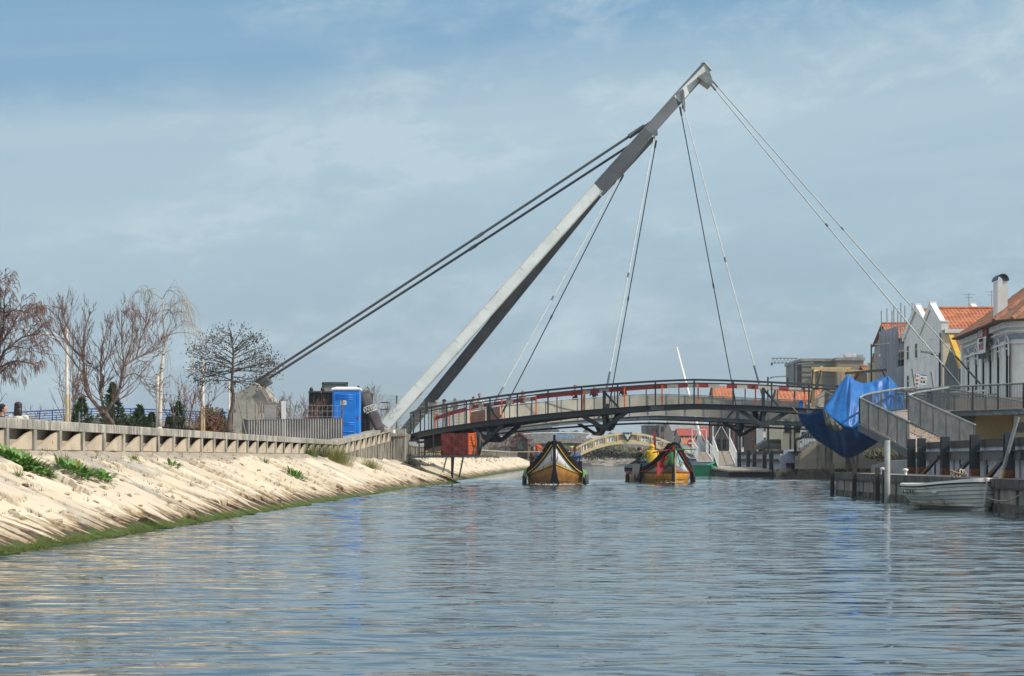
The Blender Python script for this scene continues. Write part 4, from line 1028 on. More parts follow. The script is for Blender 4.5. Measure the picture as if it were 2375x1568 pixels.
root=thing('site_board','grey framed sign board seen edge up behind the black container','sign board',(PX(777,118),118,G))
mb=MB(); mb.b2(PX(750,118),PX(805,118),118,118.1,PZ(913,118),PZ(890,118)); mb.build('board',MT['plaster_grey'],root)
mb=MB()
for px in (749,805): mb.bar((PX(px,118),117.97,1.3),(PX(px,118),117.97,PZ(888,118)),.1,.1)
mb.bar((PX(747,118),117.97,PZ(888.5,118)),(PX(807,118),117.97,PZ(888.5,118)),.1,.1); mb.build('frame',MT['steel_mid'],root)
# portable toilet
def toilet():
    d=109; xa,xb=PX(771,d),PX(834,d); wv=xb-xa; zt=PZ(905,d); zb=zt-2.45; cx=(xa+xb)/2
    root=thing('portable_toilet','bright blue plastic portable toilet with a white roof','portable toilet',(cx,d+.6,zb))
    mb=MB(); mb.b2(xa,xb,d,d+1.15,zb+.12,zt-.02); b=mb.build('cabin',MT['blue_plastic'],root); bevel(b,.05,3)
    mb=MB(); mb.b2(xa-.02,xb+.02,d-.03,d+1.2,zb,zb+.14); mb.build('base',MT['black_paint'],root)
    mb=MB(); mb.b2(xa+.07,xb-.2,d-.03,d-.003,zb+.2,zt-.08); dr=mb.build('door',MT['blue_plastic'],root); bevel(dr,.012,2)
    mb=MB()
    for k in range(4): mb.tube([(xa+.17,d-.035,zt-.22-.075*k),(xb-.3,d-.035,zt-.22-.075*k)],.022,n=6)
    for z in (.62,.48): mb.tube([(xa+.12,d-.035,zb+.5+z*.6),(xb-.25,d-.035,zb+.5+z*.6)],.02,n=6)
    mb.tube([(xa+.12,d-.035,zb+.42),(xb-.25,d-.035,zb+.42)],.02,n=6); mb.build('moulded_ribs',MT['blue_plastic'],dr,smooth=True)
    mb=MB(); mb.b2(xa+.40,xa+.68,d-.045,d-.032,zt-.72,zt-.50); mb.build('notice',MT['white_matte'],dr)
    mb=MB()
    for k in range(3): mb.b2(xa+.45,xa+.63,d-.049,d-.0455,zt-.57-.05*k,zt-.555-.05*k)
    mb.build('notice_lines',MT['grey_cloth'],dr)
    mb=MB()
    for k in range(9): mb.tube([(xb-.14,d-.004,zt-.2-.075*k),(xb-.03,d-.004,zt-.2-.075*k)],.014,n=5)
    mb.build('side_vents',MT['blue_plastic'],root)
    mb=MB(); mb.b2(xb-.1,xb-.04,d-.02,d-.004,zb+1.05,zb+1.2); mb.build('latch',MT['board_red'],root)
    mb=MB(); r1=[]; 
    for (g_,z) in ((.04,0),(.05,.07),(.0,.12),(-.2,.17)):
        r1.append([V(xa-g_,d-g_,zt+z),V(xb+g_,d-g_,zt+z),V(xb+g_,d+1.15+g_,zt+z),V(xa-g_,d+1.15+g_,zt+z)])
    mb.loft(r1,True,True); mb.build('roof',MT['white_matte'],root)
    mb=MB(); mb.tube([(xb-.12,d+.9,zt),(xb-.12,d+.9,zt+.24)],.055,n=8); mb.build('vent_pipe',MT['black_paint'],root)
toilet()
# grey banner fallen over the edge of the ramp wall
root=thing('fallen_banner','grey advertising banner strip hanging twisted over the ramp wall','banner',(-7.0,113,G))
pth=[(843,904,112.6),(853,935,112.8),(864,958,113),(876,985,113.3),(884,1004,113.4)]; L_=[]; R_=[]
for i,(px,py,d) in enumerate(pth):
    wd=[13,13,13,12,10][i]; c=P(px,py,d); L_.append(P(px-wd*.9,py+wd*.35,d-.1)); R_.append(P(px+wd*.9,py-wd*.35,d+.1+.12*math.sin(i*1.7)))
L2=[];R2=[]
for i in range(4):
    for k in range(5): L2.append(L_[i].lerp(L_[i+1],k/5)); R2.append(R_[i].lerp(R_[i+1],k/5)+V(0,.06*math.sin(i*5+k*1.3),0))
L2.append(L_[4]); R2.append(R_[4]); mb=MB(); mb.loft([[a,a.lerp(b,.33)+V(0,-.09,0),a.lerp(b,.66)+V(0,.05,0),b] for a,b in zip(L2,R2)],False)
o=mb.build('cloth',MT['banner_grey'],root,fix=False,smooth=True); o.modifiers.new('s','SOLIDIFY').thickness=.008
u=(R_[2]-L_[2]).normalized(); dn=(L_[2]-L_[3]).normalized()
text_mesh('lettering','ENTIA',.27,face_M((L_[1]+R_[1])/2*.45+(L_[2]+R_[2])/2*.55+V(0,-.14,0),u,dn),'text_white',root)
mb=MB()
for dlt in (.16,-.16): 
    c=(L_[1]+R_[1])/2*.45+(L_[2]+R_[2])/2*.55+V(0,-.13,0)+dn*dlt; mb.bar(c-u*.3,c+u*.3,.02,.03)
mb.build('lettering_rules',MT['text_white'],root)
# tall wire fence right of the container
root=thing('wire_fence','tall green wire fence panels between the banner and the mast foot','wire fence',(-8,126,G))
pa=(PX(862,120),120,0); pb=(PX(985,131),131,0)
wire_mesh(pa,pb,1.5,PZ(917,124),.16,.22,.009).build('mesh',MT['wire'],root)
for f in (0,.45,1):
    p=Vector(pa).lerp(Vector(pb),f); mb=MB(); mb.bar((p.x,p.y,1.3),(p.x,p.y,PZ(914,122)),.07,.07); mb.build('post',MT['rail_green'],root)
for z in (934,950):
    mb=MB(); mb.box((PX(893,121),120.6,PZ(z,121)),(.42,.05,.06)); mb.build('clamp',MT['wood_brown'],root)
# ---------------------------------------------------------------- round suspended footbridge
RC=V(10.9,128.7,0); RR=16.7; WID=2.3
ZX=[-5.8,-4.9,-3.3,-.6,1.8,4.5,7.1,9,10.9,13.8,15.4,28]; ZZ=[2.63,2.82,3.03,3.35,3.60,3.80,3.98,4.07,3.98,3.86,3.80,3.82]
from numpy.polynomial import polynomial as _p
_pf=np.polyfit(ZX,ZZ,5)
def deckz(x): return float(np.interp(x,ZX,ZZ))*.5+float(np.polyval(_pf,min(max(x,-5.8),28)))*.5
def ring(th,r,dz=0):
    """th degrees: 0 = front (nearest the camera), positive towards the left bank, 180 = back"""
    a=rad(th); x=RC.x-r*math.sin(a); y=RC.y-r*math.cos(a); xo_=RC.x-RR*math.sin(a); return V(x,y,deckz(xo_)+dz)
def th_of(px,r=RR,back=False):
    best=None
    for i in range(-700,1201):
        th=i/10+(180 if back else 0) if not back else 100+ (i+700)/1900*160
        p=ring(th,r); q=abs(CX+F*p.x/p.y-px)
        if not back and abs(th)>100: continue
        if best is None or q<best[0]: best=(q,th)
    return best[1]
bridge=thing('round_footbridge','round steel footbridge hung from a tall leaning A shaped mast across the canal','footbridge',(10.9,128.7,2.6))
def arc(t0,t1,r,dz,step=2.0):
    n=max(2,int(abs(t1-t0)/step)); return [ring(t0+(t1-t0)*i/n,r,dz) for i in range(n+1)]
def swept(pts,prof,mb):
    """sweep a (radial,z) profile along arc points; radial measured outward from the ring centre"""
    rings=[]
    for p in pts:
        o=V(p.x-RC.x,p.y-RC.y,0).normalized(); rings.append([p+o*a+V(0,0,b) for a,b in prof])
    mb.loft(rings,True,True)
def ibeam(h,w,t=.03): return [(-w/2,0),(w/2,0),(w/2,-t),(t/2,-t),(t/2,-h+t),(w/2,-h+t),(w/2,-h),(-w/2,-h),(-w/2,-h+t),(-t/2,-h+t),(-t/2,-t),(-w/2,-t)]
TA,TB=-72,262
mb=MB(); swept(arc(TA,TB,RR,0),ibeam(.28,.20),mb); mb.build('outer_beam',MT['steel_dark'],bridge)
mb=MB(); swept(arc(TA,TB,RR-WID,0),ibeam(.24,.18),mb); mb.build('inner_beam',MT['steel_mid'],bridge)
mb=MB(); swept(arc(100,250,RR,-.40),ibeam(.12,.14),mb); mb.build('lower_beam',MT['steel_mid'],bridge)
mb=MB(); swept(arc(TA,TB,RR-WID/2,.0),[(-WID/2+.1,-.02),(WID/2-.1,-.02),(WID/2-.1,-.09),(-WID/2+.1,-.09)],mb); mb.build('deck',MT['deckboard'],bridge)
mb=MB()
for i in range(int((TB-TA)/3.335)+1):
    th=TA+i*3.335; mb.bar(ring(th,RR-.05,-.17),ring(th,RR-WID+.05,-.17),.09,.16)
mb.build('cross_beams',MT['steel_dark'],bridge)
mb=MB(); swept(arc(58,88,RR-1.1,-.30,1),[(-.25,0),(.35,0),(.3,-.55),(-.1,-.75)],mb); mb.build('approach_girder',MT['black_paint'],bridge)
# outer railing
HR=1.18
mb=MB(); swept(arc(TA+2,84,RR+.02,HR+.06),[(-.07,0),(.07,0),(.07,-.10),(-.07,-.10)],mb); mb.build('handrail',MT['steel_dark'],bridge)
mb=MB(); mb.tube(arc(TA+2,84,RR-.05,HR-.15),.035,n=6); mb.build('under_rail',MT['steel_mid'],bridge,smooth=True)
mb=MB(); swept(arc(100,TB,RR+.02,HR+.06),[(-.05,0),(.05,0),(.05,-.08),(-.05,-.08)],mb); mb.build('handrail',MT['steel_mid'],bridge)
t0=th_of(1700)
for i in range(-9,15):
    th=t0+i*6.67
    if th<TA+2 or th>88: continue
    m_=MB(); m_.bar(ring(th,RR,-.02),ring(th,RR,HR-.03),.075,.075,up=(1,0,0)); m_.build('railing_post',MT['rail_green' if th>74 else 'steel_dark'],bridge)
# inner railing: bare posts at the front, mesh panels at the back
for i in range(-5,12):
    th=t0+3.3+i*6.67
    if th<-40 or th>60: continue
    m_=MB(); m_.bar(ring(th,RR-WID+.1,-.02),ring(th,RR-WID+.1,HR-.1),.06,.06,up=(1,0,0)); m_.build('inner_post',MT['steel_mid'],bridge)
mb=MB(); mb.tube(arc(-60,86,RR-WID+.1,HR-.08),.03,n=6); mb.build('inner_rail',MT['steel_mid'],bridge,smooth=True)
mb=MB(); mb.tube(arc(98,TB,RR-WID+.1,1.36),.035,n=6); mb.build('inner_rail',MT['galv'],bridge,smooth=True)
th=100.0; k=0
while th<TB-4:
    a,b_=ring(th,RR-WID+.12,.0),ring(th+4.7,RR-WID+.12,.0)
    m_=MB(); m_.add([a+V(0,0,.02),b_+V(0,0,.02),b_+V(0,0,1.30),a+V(0,0,1.30)],[(0,1,2,3)])
    px=CX+F*a.x/a.y; o=m_.build('mesh_panel',MT['meshpanel'] if px<1660 else MT['meshpanel_thin'],bridge,fix=False); o.modifiers.new('s','SOLIDIFY').thickness=.012
    m_=MB(); m_.bar(a+V(0,0,-.02),a+V(0,0,1.36),.07,.05,up=(1,0,0)); m_.build('panel_post',MT['galv'],bridge)
    th+=4.75; k+=1
for t1,t2 in ((52.5,57.5),(58,65)):                    # brown mesh near the left landing
    a,b_=ring(t1,RR-WID+.14,0),ring(t2,RR-WID+.14,0); m_=MB(); m_.add([a+V(0,0,.02),b_+V(0,0,.02),b_+V(0,0,.92),a+V(0,0,.92)],[(0,1,2,3)]); o=m_.build('brown_mesh_panel',MT['meshpanel_brown'],bridge,fix=False); o.modifiers.new('s','SOLIDIFY').thickness=.012
# mast ------------------------------------------------------------
foot_n=V(PX(893,121),121,PZ(988,121)); foot_f=V(PX(941,136),136,PZ(1000,136)); apex=P(1632,162,128.7)
def mast_beam(p0,p1,w0,w1,h,c0,c1,mats,segs=24,nm='mast_leg',extra=0):
    """box leg with proud flanges; cant c turns the side face up (+) or down (-) as seen from the camera"""
    t=(p1-p0).normalized(); rings=[]; fl=[[],[]]
    for i in range(segs+1):
        f=i/segs; c=c0+(c1-c0)*f; w=w0+(w1-w0)*f; p=p0.lerp(p1,f)
        side=V(0,-1,0); side=(side-t*side.dot(t)).normalized(); upv=side.cross(t).normalized()
        if upv.z<0: upv=-upv
        n=(side*math.cos(c)+upv*math.sin(c)); b=(upv*math.cos(c)-side*math.sin(c))
        rings.append([p+b*w/2+n*h/2,p-b*w/2+n*h/2,p-b*w/2-n*h/2,p+b*w/2-n*h/2])
        for j,sg in ((0,1),(1,-1)):
            q=p+b*(sg*w/2); fl[j].append([q+b*(.018*sg)+n*(h/2+.05),q-b*(.018*sg)+n*(h/2+.05),q-b*(.018*sg)-n*(h/2+.05),q+b*(.018*sg)-n*(h/2+.05)])
    mb=MB(); mb.loft(rings,True,True); leg=mb.build(nm,mats[0],bridge)
    mb=MB(); mb.loft(fl[0],True,True); mb.loft(fl[1],True,True); mb.build('flange',mats[1],leg)
    return leg
rust_edge=mat('flange_steel',(.42,.43,.40),(.24,.13,.07),rough=.7,scale=1.3,lo=.5,hi=.72)
MT['mast_pale']=mat('mast_pale',(.56,.60,.59),(.47,.51,.50),rough=.5,metal=.1,scale=.6,c3=(.36,.26,.18),s3=1.5,st3=(2,2,.5),lo3=.60,hi3=.80); MT['mast_shade_dark']=mat('mast_shade_dark',(.050,.060,.070),(.036,.044,.052),rough=.5,metal=.1,scale=.7); MT['mast_shade_mid']=mat('mast_shade_mid',(.095,.108,.122),(.065,.075,.086),rough=.5,metal=.1,scale=.7)  # shade painted in: darker steel for far leg and mid mast, pale where lit
J=foot_n.lerp(apex,.655); Jf=foot_f.lerp(apex,.655)
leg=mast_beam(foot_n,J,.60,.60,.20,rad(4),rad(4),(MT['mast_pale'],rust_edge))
mast_beam(foot_f,J+(Jf-J)*.45,.60,.58,.22,rad(0),rad(0),(MT['mast_shade_mid'],MT['steel_mid']))
K1=J+(apex-J)*.47; K2=J+(apex-J)*.74; Je=Jf.lerp(J,.5)
mast_beam(J,K1,.60,.62,.24,rad(10),rad(0),(MT['mast_shade_dark'],MT['steel_mid']),nm='mast_head',segs=14)
mast_beam(K1,K2,.62,.58,.22,rad(0),rad(-12),(MT['mast_shade_mid'],MT['steel_mid']),nm='mast_head',segs=14)
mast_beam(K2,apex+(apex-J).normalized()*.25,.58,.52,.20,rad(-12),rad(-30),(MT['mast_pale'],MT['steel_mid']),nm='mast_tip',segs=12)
mast_beam(J+V(.18,.9,-.2),K1+V(.25,.45,-.25),.34,.34,.14,rad(-20),rad(-20),(MT['mast_shade_mid'],MT['steel_mid']),nm='mast_web',segs=8)
t=(apex-J).normalized(); mb=MB(); mb.bar(apex+t*.25,apex+t*.30,.46,.66,up=(0,0,1)); mb.build('end_plate',MT['steel_pale'],bridge)
mb=MB(); mb.prism([P(1618,178,127.95),P(1644,160,127.95),P(1654,190,127.95),P(1646,198,127.95)],(0,1.5,0)); mb.build('stay_lug',MT['galv'],bridge)
mb=MB(); mb.tube([foot_n+V(.28,-.2,-.95),foot_n+V(.42,-.2,-.15)],.32,n=16); mb.build('mast_shoe',MT['galv'],bridge,smooth=True)
mb=MB(); q=foot_n.lerp(apex,.045); rgt=(apex-foot_n).normalized()
for (a,b_,r_) in ((0,0,.16),(.35,.12,.15),(.62,.05,.2)):
    c=q+rgt*a+V(0,-.36,b_); ptsg=[c+rgt*(r_*math.cos(u))+V(0,-.06,r_*math.sin(u)+.0) for u in np.linspace(.4,5.2,12)]; mb.tube(ptsg,.014,n=4)
mb.build('graffiti',MT['text_white'],leg)
mb=MB(); tl=(apex-foot_n).normalized(); sd_=V(0,-1,0); sd_=(sd_-tl*sd_.dot(tl)).normalized(); ul=sd_.cross(tl).normalized()
for f_ in (.10,.22,.31,.42,.53): q=foot_n.lerp(apex,f_)+sd_*.1; mb.bar(q-ul*.28,q+ul*.28,.012,.012,up=sd_)
mb.build('weld_seam',rust_edge,leg)
# plates between the legs where the stays leave the mast
def gusset(px,py,w,hh):
    c=P(px,py,127.9); mb=MB(); mb.prism([c+V(0,-.12,hh),c+V(.08,-.12,hh*.8),c+V(w,-.1,-hh*.9),c+V(-.02,-.1,-hh)],(0,.5,0)); mb.build('gusset_plate',MT['galv'],bridge)
gusset(1519,292,.16,.55); gusset(1583,228,.16,.55); gusset(1453,374,.14,.4)
# stays -----------------------------------------------------------
def stay(a,b,r,mt,coll=None,nm='stay_cable'):
    mb=MB(); L=(b-a).length; pts=[a.lerp(b,i/24)-V(0,0,.0016*L*math.sin(math.pi*i/24)) for i in range(25)]; mb.tube(pts,r,n=8); o=mb.build(nm,mt,bridge,smooth=True)
    if coll:
        for f0,f1,rr_ in coll:
            mb=MB(); mb.tube([a.lerp(b,f0)-V(0,0,.0016*L*math.sin(math.pi*f0)),a.lerp(b,f1)-V(0,0,.0016*L*math.sin(math.pi*f1))],rr_,n=8); mb.build('collar',MT['steel_mid'],o)
    return o
anch=P(594,890,126.6)
stay(P(1513,281,128.2),anch+V(0,-.5,.08),.072,MT['cable_dark'],[(.02,.06,.14),(.43,.45,.10)],'back_stay')
stay(P(1484,322,129.2),anch+V(0,.5,-.10),.072,MT['cable_dark'],[(.43,.45,.10)],'back_stay')
def front(px,dz=.35): th=th_of(px); return ring(th,RR-.12,dz)
def back(px,dz=.35):
    th=th_of(px,RR-WID,True); return ring(th,RR-WID+.1,dz)
PAL=MT['cable_pale']; DRK=MT['cable_dark']
ends=[]
for (mx,my,bx,isb) in ((1454,378,1128,0),(1446,405,1156,1),(1519,308,1399,0),(1522,326,1411,1),(1584,243,1771,0),(1577,248,1710,1)):
    e=back(bx) if isb else front(bx); ends.append((e,isb,bx))
    stay(P(mx,my,127.9 if not isb else 129.6),e,.034 if not isb else .032,DRK if isb else PAL,[(.0,.025,.06),(.55,.565,.055),(.90,.955,.058),(.965,1,.05)])
stay(P(1649,196,128.0),P(2229,897,122),.036,PAL,[(.0,.02,.06),(.47,.48,.055),(.93,1,.06)])
stay(P(1652,187,129.4),P(2276,893,134),.036,PAL,[(.0,.02,.06),(.47,.48,.055),(.90,1,.06)])
# hanger brackets: V of plates under the deck and a post carrying the cable end
def bracket(e,isb,ri):
    th=math.degrees(math.atan2(-(e.x-RC.x),-(e.y-RC.y))); mm=MT['steel_dark']
    o=ring(th,RR,-.25); i_=ring(th,RR-WID,-.25); c=ring(th,RR-WID*.45,-1.02); tang=V(-math.cos(rad(th)),math.sin(rad(th)),0)
    mb=MB(); mb.bar(o,c,.30,.12); mb.bar(i_,c,.30,.12)
    for s_ in (-1,1): mb.bar(ring(th+s_*4.2,RR-.05,-.25),ring(th,RR-.06,-1.0),.10,.2)
    mb.bar(ring(th,RR-.06,-1.0),c,.14,.22); mb.build('hanger_bracket',mm,bridge)
    rr_=RR-.12 if not isb else RR-WID+.1
    mb=MB(); mb.bar(ring(th,rr_,-1.0 if not isb else -.7),ring(th,rr_,.9),.16,.16,up=(1,0,0)); mb.build('hanger_post',mm,bridge)
    mb=MB(); mb.bar(ring(th,rr_,.85),ring(th-2.6,rr_,.02),.06,.10); mb.build('hanger_strut',mm,bridge)
for e,isb,bx in ends: bracket(e,isb,bx)
# splice plates with bolts on the beams
for th,bk in ((t0+13,0),(t0-14,0),(170,1),(204,1)):
    p=ring(th,RR+.02 if not bk else RR-WID-.02,-.14); tang=V(math.cos(rad(th)),-math.sin(rad(th)),0); mb=MB(); mb.bar(p-tang*.35,p+tang*.35,.06,.2)
    for k in range(4): mb.box(p+tang*(-.24+.16*k)+V(0,-.04,-.12),(.07,.06,.09))
    mb.build('splice_plate',MT['steel_mid'],bridge)
# left landing slab and right landing
mb=MB(); mb.prism([V(-9.5,122.6,2.3),V(-5.65,122.6,2.3),V(-5.6,135,2.3),V(-9.5,135,2.3)],(0,0,.32)); mb.build('landing_slab',MT['concrete'],bridge)
# temporary red and white barrier along the front rail
bar_=thing('safety_barrier','temporary barrier of orange posts carrying red and white boards along the front bridge rail','barrier',ring(20,RR-.25))
for px in (1009,1042,1091,1164,1243,1353,1448,1535,1619,1752,1866):
    th=th_of(px,RR-.22); m_=MB(); low=px<1100; m_.bar(ring(th,RR-.22,-.0),ring(th,RR-.22,1.08 if px>1050 else .78),.07,.07,up=(1,0,0)); m_.build('orange_post',MT['orange'],bar_)
SEG=[(1009,1084,'r'),(1097,1110,'r'),(1110,1122,'w'),(1122,1135,'r'),(1135,1146,'w'),(1146,1175,'r'),(1175,1190,'w'),(1190,1215,'r'),(1215,1231,'w'),(1231,1243,'r'),(1243,1352,'r'),(1352,1370,'w'),(1370,1390,'r'),(1390,1412,'w'),(1413,1548,'r'),(1548,1572,'w'),(1572,1595,'r'),(1595,1617,'w'),(1620,1643,'r'),(1643,1668,'w'),(1686,1709,'r'),(1709,1734,'w'),(1734,1759,'r'),(1759,1806,'w'),(1806,1830,'r'),(1830,1882,'w')]
for a,b_,c in SEG:
    ta,tb=th_of(a,RR-.27),th_of(b_,RR-.27); za=.60 if a<1090 else (.86 if a<1240 else .92); zb=.82 if b_==1084 else za
    n=max(1,int(abs(ta-tb)/2)); m_=MB(); rings=[]
    for i in range(n+1):
        f=i/n; p=ring(ta+(tb-ta)*f,RR-.27,za+(zb-za)*f); o=V(p.x-RC.x,p.y-RC.y,0).normalized(); rings.append([p+o*.015+V(0,0,.1),p+o*.015-V(0,0,.1),p-o*.015-V(0,0,.1),p-o*.015+V(0,0,.1)])
    m_.loft(rings,True,True); m_.build('board',MT['board_red' if c=='r' else 'board_white'],bar_)
# people standing on the ring
def onring(label,px,r,back_,face,ytop=None,**kw):
    th=th_of(px,15.6,True); p=ring(th,15.6,.36 if px>1060 else .30); k=kw.pop('k',1.0); return person(label,p,face,k=k,group='people on the round footbridge',**kw)
onring('woman in a beige coat with dark hair behind the wire mesh near the mast foot',1009,15.6,0,rad(-155),shirt='wood_grey',pants='grey_cloth',hairlen=.12,jacket=True,k=1.0)
onring('person in a dark hooded jacket right of the woman in beige on the round bridge',1030,15.2,0,rad(-130),shirt='black_cloth',hat=('hood','black_cloth'),k=.98)
onring('woman in a navy jacket with black curly hair on the left of the round bridge',1055,15.2,0,rad(150),arms=ARM_ONE,shirt='navy_cloth',hairlen=.14,k=.98)
onring('old man wearing a flat brown cap beside the man in the cream sweater',1098,14.9,0,rad(170),shirt='plaster_grey',hat=('cap','wood_brown'),k=.95)
onring('tall dark haired man in a cream sweater lifting a hand on the round bridge',1112,14.9,0,rad(-165),arms=ARM_PHOTO,shirt='board_white',k=1.04)
onring('person in a dark jacket bending over the rail between cable and brown haired woman',1182,15.0,0,rad(180),arms=ARM_RAIL,shirt='navy_cloth',lean=.45,k=.9)
onring('woman in a pink sleeve top behind the red boards left of centre',1213,15.0,0,rad(175),arms=ARM_PHOTO,shirt='plaster_pink',hairlen=.1,hair='wood_brown',k=1.0)
onring('short haired man all in black looking down from the middle of the bridge',1334,15.0,0,rad(180),arms=ARM_ONE,shirt='black_cloth',pants='black_cloth',k=1.06,vox=.012)
onring('man in a navy jacket leaning by the central cable post of the bridge',1378,15.0,0,rad(170),arms=ARM_PHOTO,shirt='navy_cloth',k=.93)
onring('person in black leaning forearms over the rail right of the central cables',1447,15.0,0,rad(165),arms=ARM_RAIL,shirt='black_cloth',lean=.4,k=.92)
# scaffold with red netting under the left end
root=thing('work_scaffold','hanging work scaffold with red safety netting under the left end of the bridge','scaffold',(-3.3,117,.3))
d=115.5
def S(px,py,dd=0): return P(px,py,d+dd)
mb=MB(); mb.bar(S(952,1060,1),S(1112,1057,1),2.2,.10); mb.build('platform',mat('platform_blue',(.03,.05,.09),(.05,.05,.05),rough=.7,scale=3),root)
for (pa,pb) in (((1048,1010),(1048,1104)),((1052,1060),(1049,1108)),((1036,1060),(1027,1095)),((1074,1062),(1065,1107)),((1026,1000),(1026,1062))):
    mb=MB(); mb.tube([S(*pa),S(*pb,.3)],.045,n=6); mb.build('scaffold_tube',MT['steel_dark' if pa[0]!=1036 else 'galv'],root)
for px in (972,1005): mb=MB(); mb.tube([S(px,1000,1.8),S(px,1062,1.8)],.03,n=6); mb.build('scaffold_tube',MT['steel_dark'],root)
mb=MB(); mb.tube([S(972,1049,1.5),S(1085,1050,1.5)],.03,n=6); mb.build('guard_rail',MT['rust'],root)
net=MB(); x0,x1=S(1023,0).x,S(1084,0).x; z0,z1=PZ(1056,d),PZ(1006,d)
for (xa,ya,xb,yb) in ((x0,d-.1,x1,d-.1),(x0,d-.1,x0,d+1.6),(x1,d-.1,x1+.3,d+1.6)):
    n=16
    for i in range(n+1):
        f=i/n; x=xa+(xb-xa)*f; y=ya+(yb-ya)*f; wob=.03*math.sin(i*2.1); net.bar((x,y+wob,z0+.02*math.sin(i)),(x+.02*math.sin(i*3.),y-wob,z1+.03*math.sin(i*1.7)),.014,.014)
    for j in range(15):
        z=z0+(z1-z0)*j/14; pts=[(xa+(xb-xa)*q/6,ya+(yb-ya)*q/6+.04*math.sin(q*2.2+j),z+.03*math.sin(q*1.9+j*.7)) for q in range(7)]
        for a,b_ in zip(pts,pts[1:]): net.bar(a,b_,.016,.024)
net.build('safety_net',MT['net_red'],root,fix=False)
mb=MB(); mb.add([V(x0,d+1.5,z0),V(x1,d+1.5,z0),V(x1,d+1.5,z1),V(x0,d+1.5,z1)],[(0,1,2,3)]); o=mb.build('net_lining',MT['net_back'],root); o.modifiers.new('s','SOLIDIFY').thickness=.02
mb=MB()
for i in range(14): mb.bar(S(1086,1007+i*3.5,.2),S(1102+i*.3,1005+i*3.6,.5),.05,.05)
for a,b_ in (((1085,1005),(1090,1056)),((1102,1003),(1106,1054))): mb.bar(S(*a,.2),S(*b_,.4),.06,.06)
mb.build('orange_ladder',MT['orange'],root)
mb=MB(); ptsg=[S(1106+6*math.sin(i/10*3.14),1004+i*5.2,.8) for i in range(11)]; mb.tube(ptsg,.12,n=8); mb.build('green_hose',MT['rail_green'],root,smooth=True)
mb=MB(); ptsg=[S(1110+7*math.sin(i/10*3.14),1003+i*5.4,.9) for i in range(11)]; mb.tube(ptsg,.05,n=6); mb.build('red_edge',MT['board_red'],root,smooth=True)
# wire mesh panel closing the left landing
root=thing('landing_mesh','pale wire mesh fence panel across the left landing of the bridge','mesh fence',ring(70,RR-1.2))
a,b_=ring(86,RR-1.0),ring(59,RR-1.0); wire_mesh(a,b_,2.75,4.45,.14,.17,.014).build('mesh',MT['wire'],root)
for p in (a,b_): m_=MB(); m_.bar((p.x,p.y,2.6),(p.x,p.y,4.5),.06,.06); m_.build('post',MT['galv'],root)
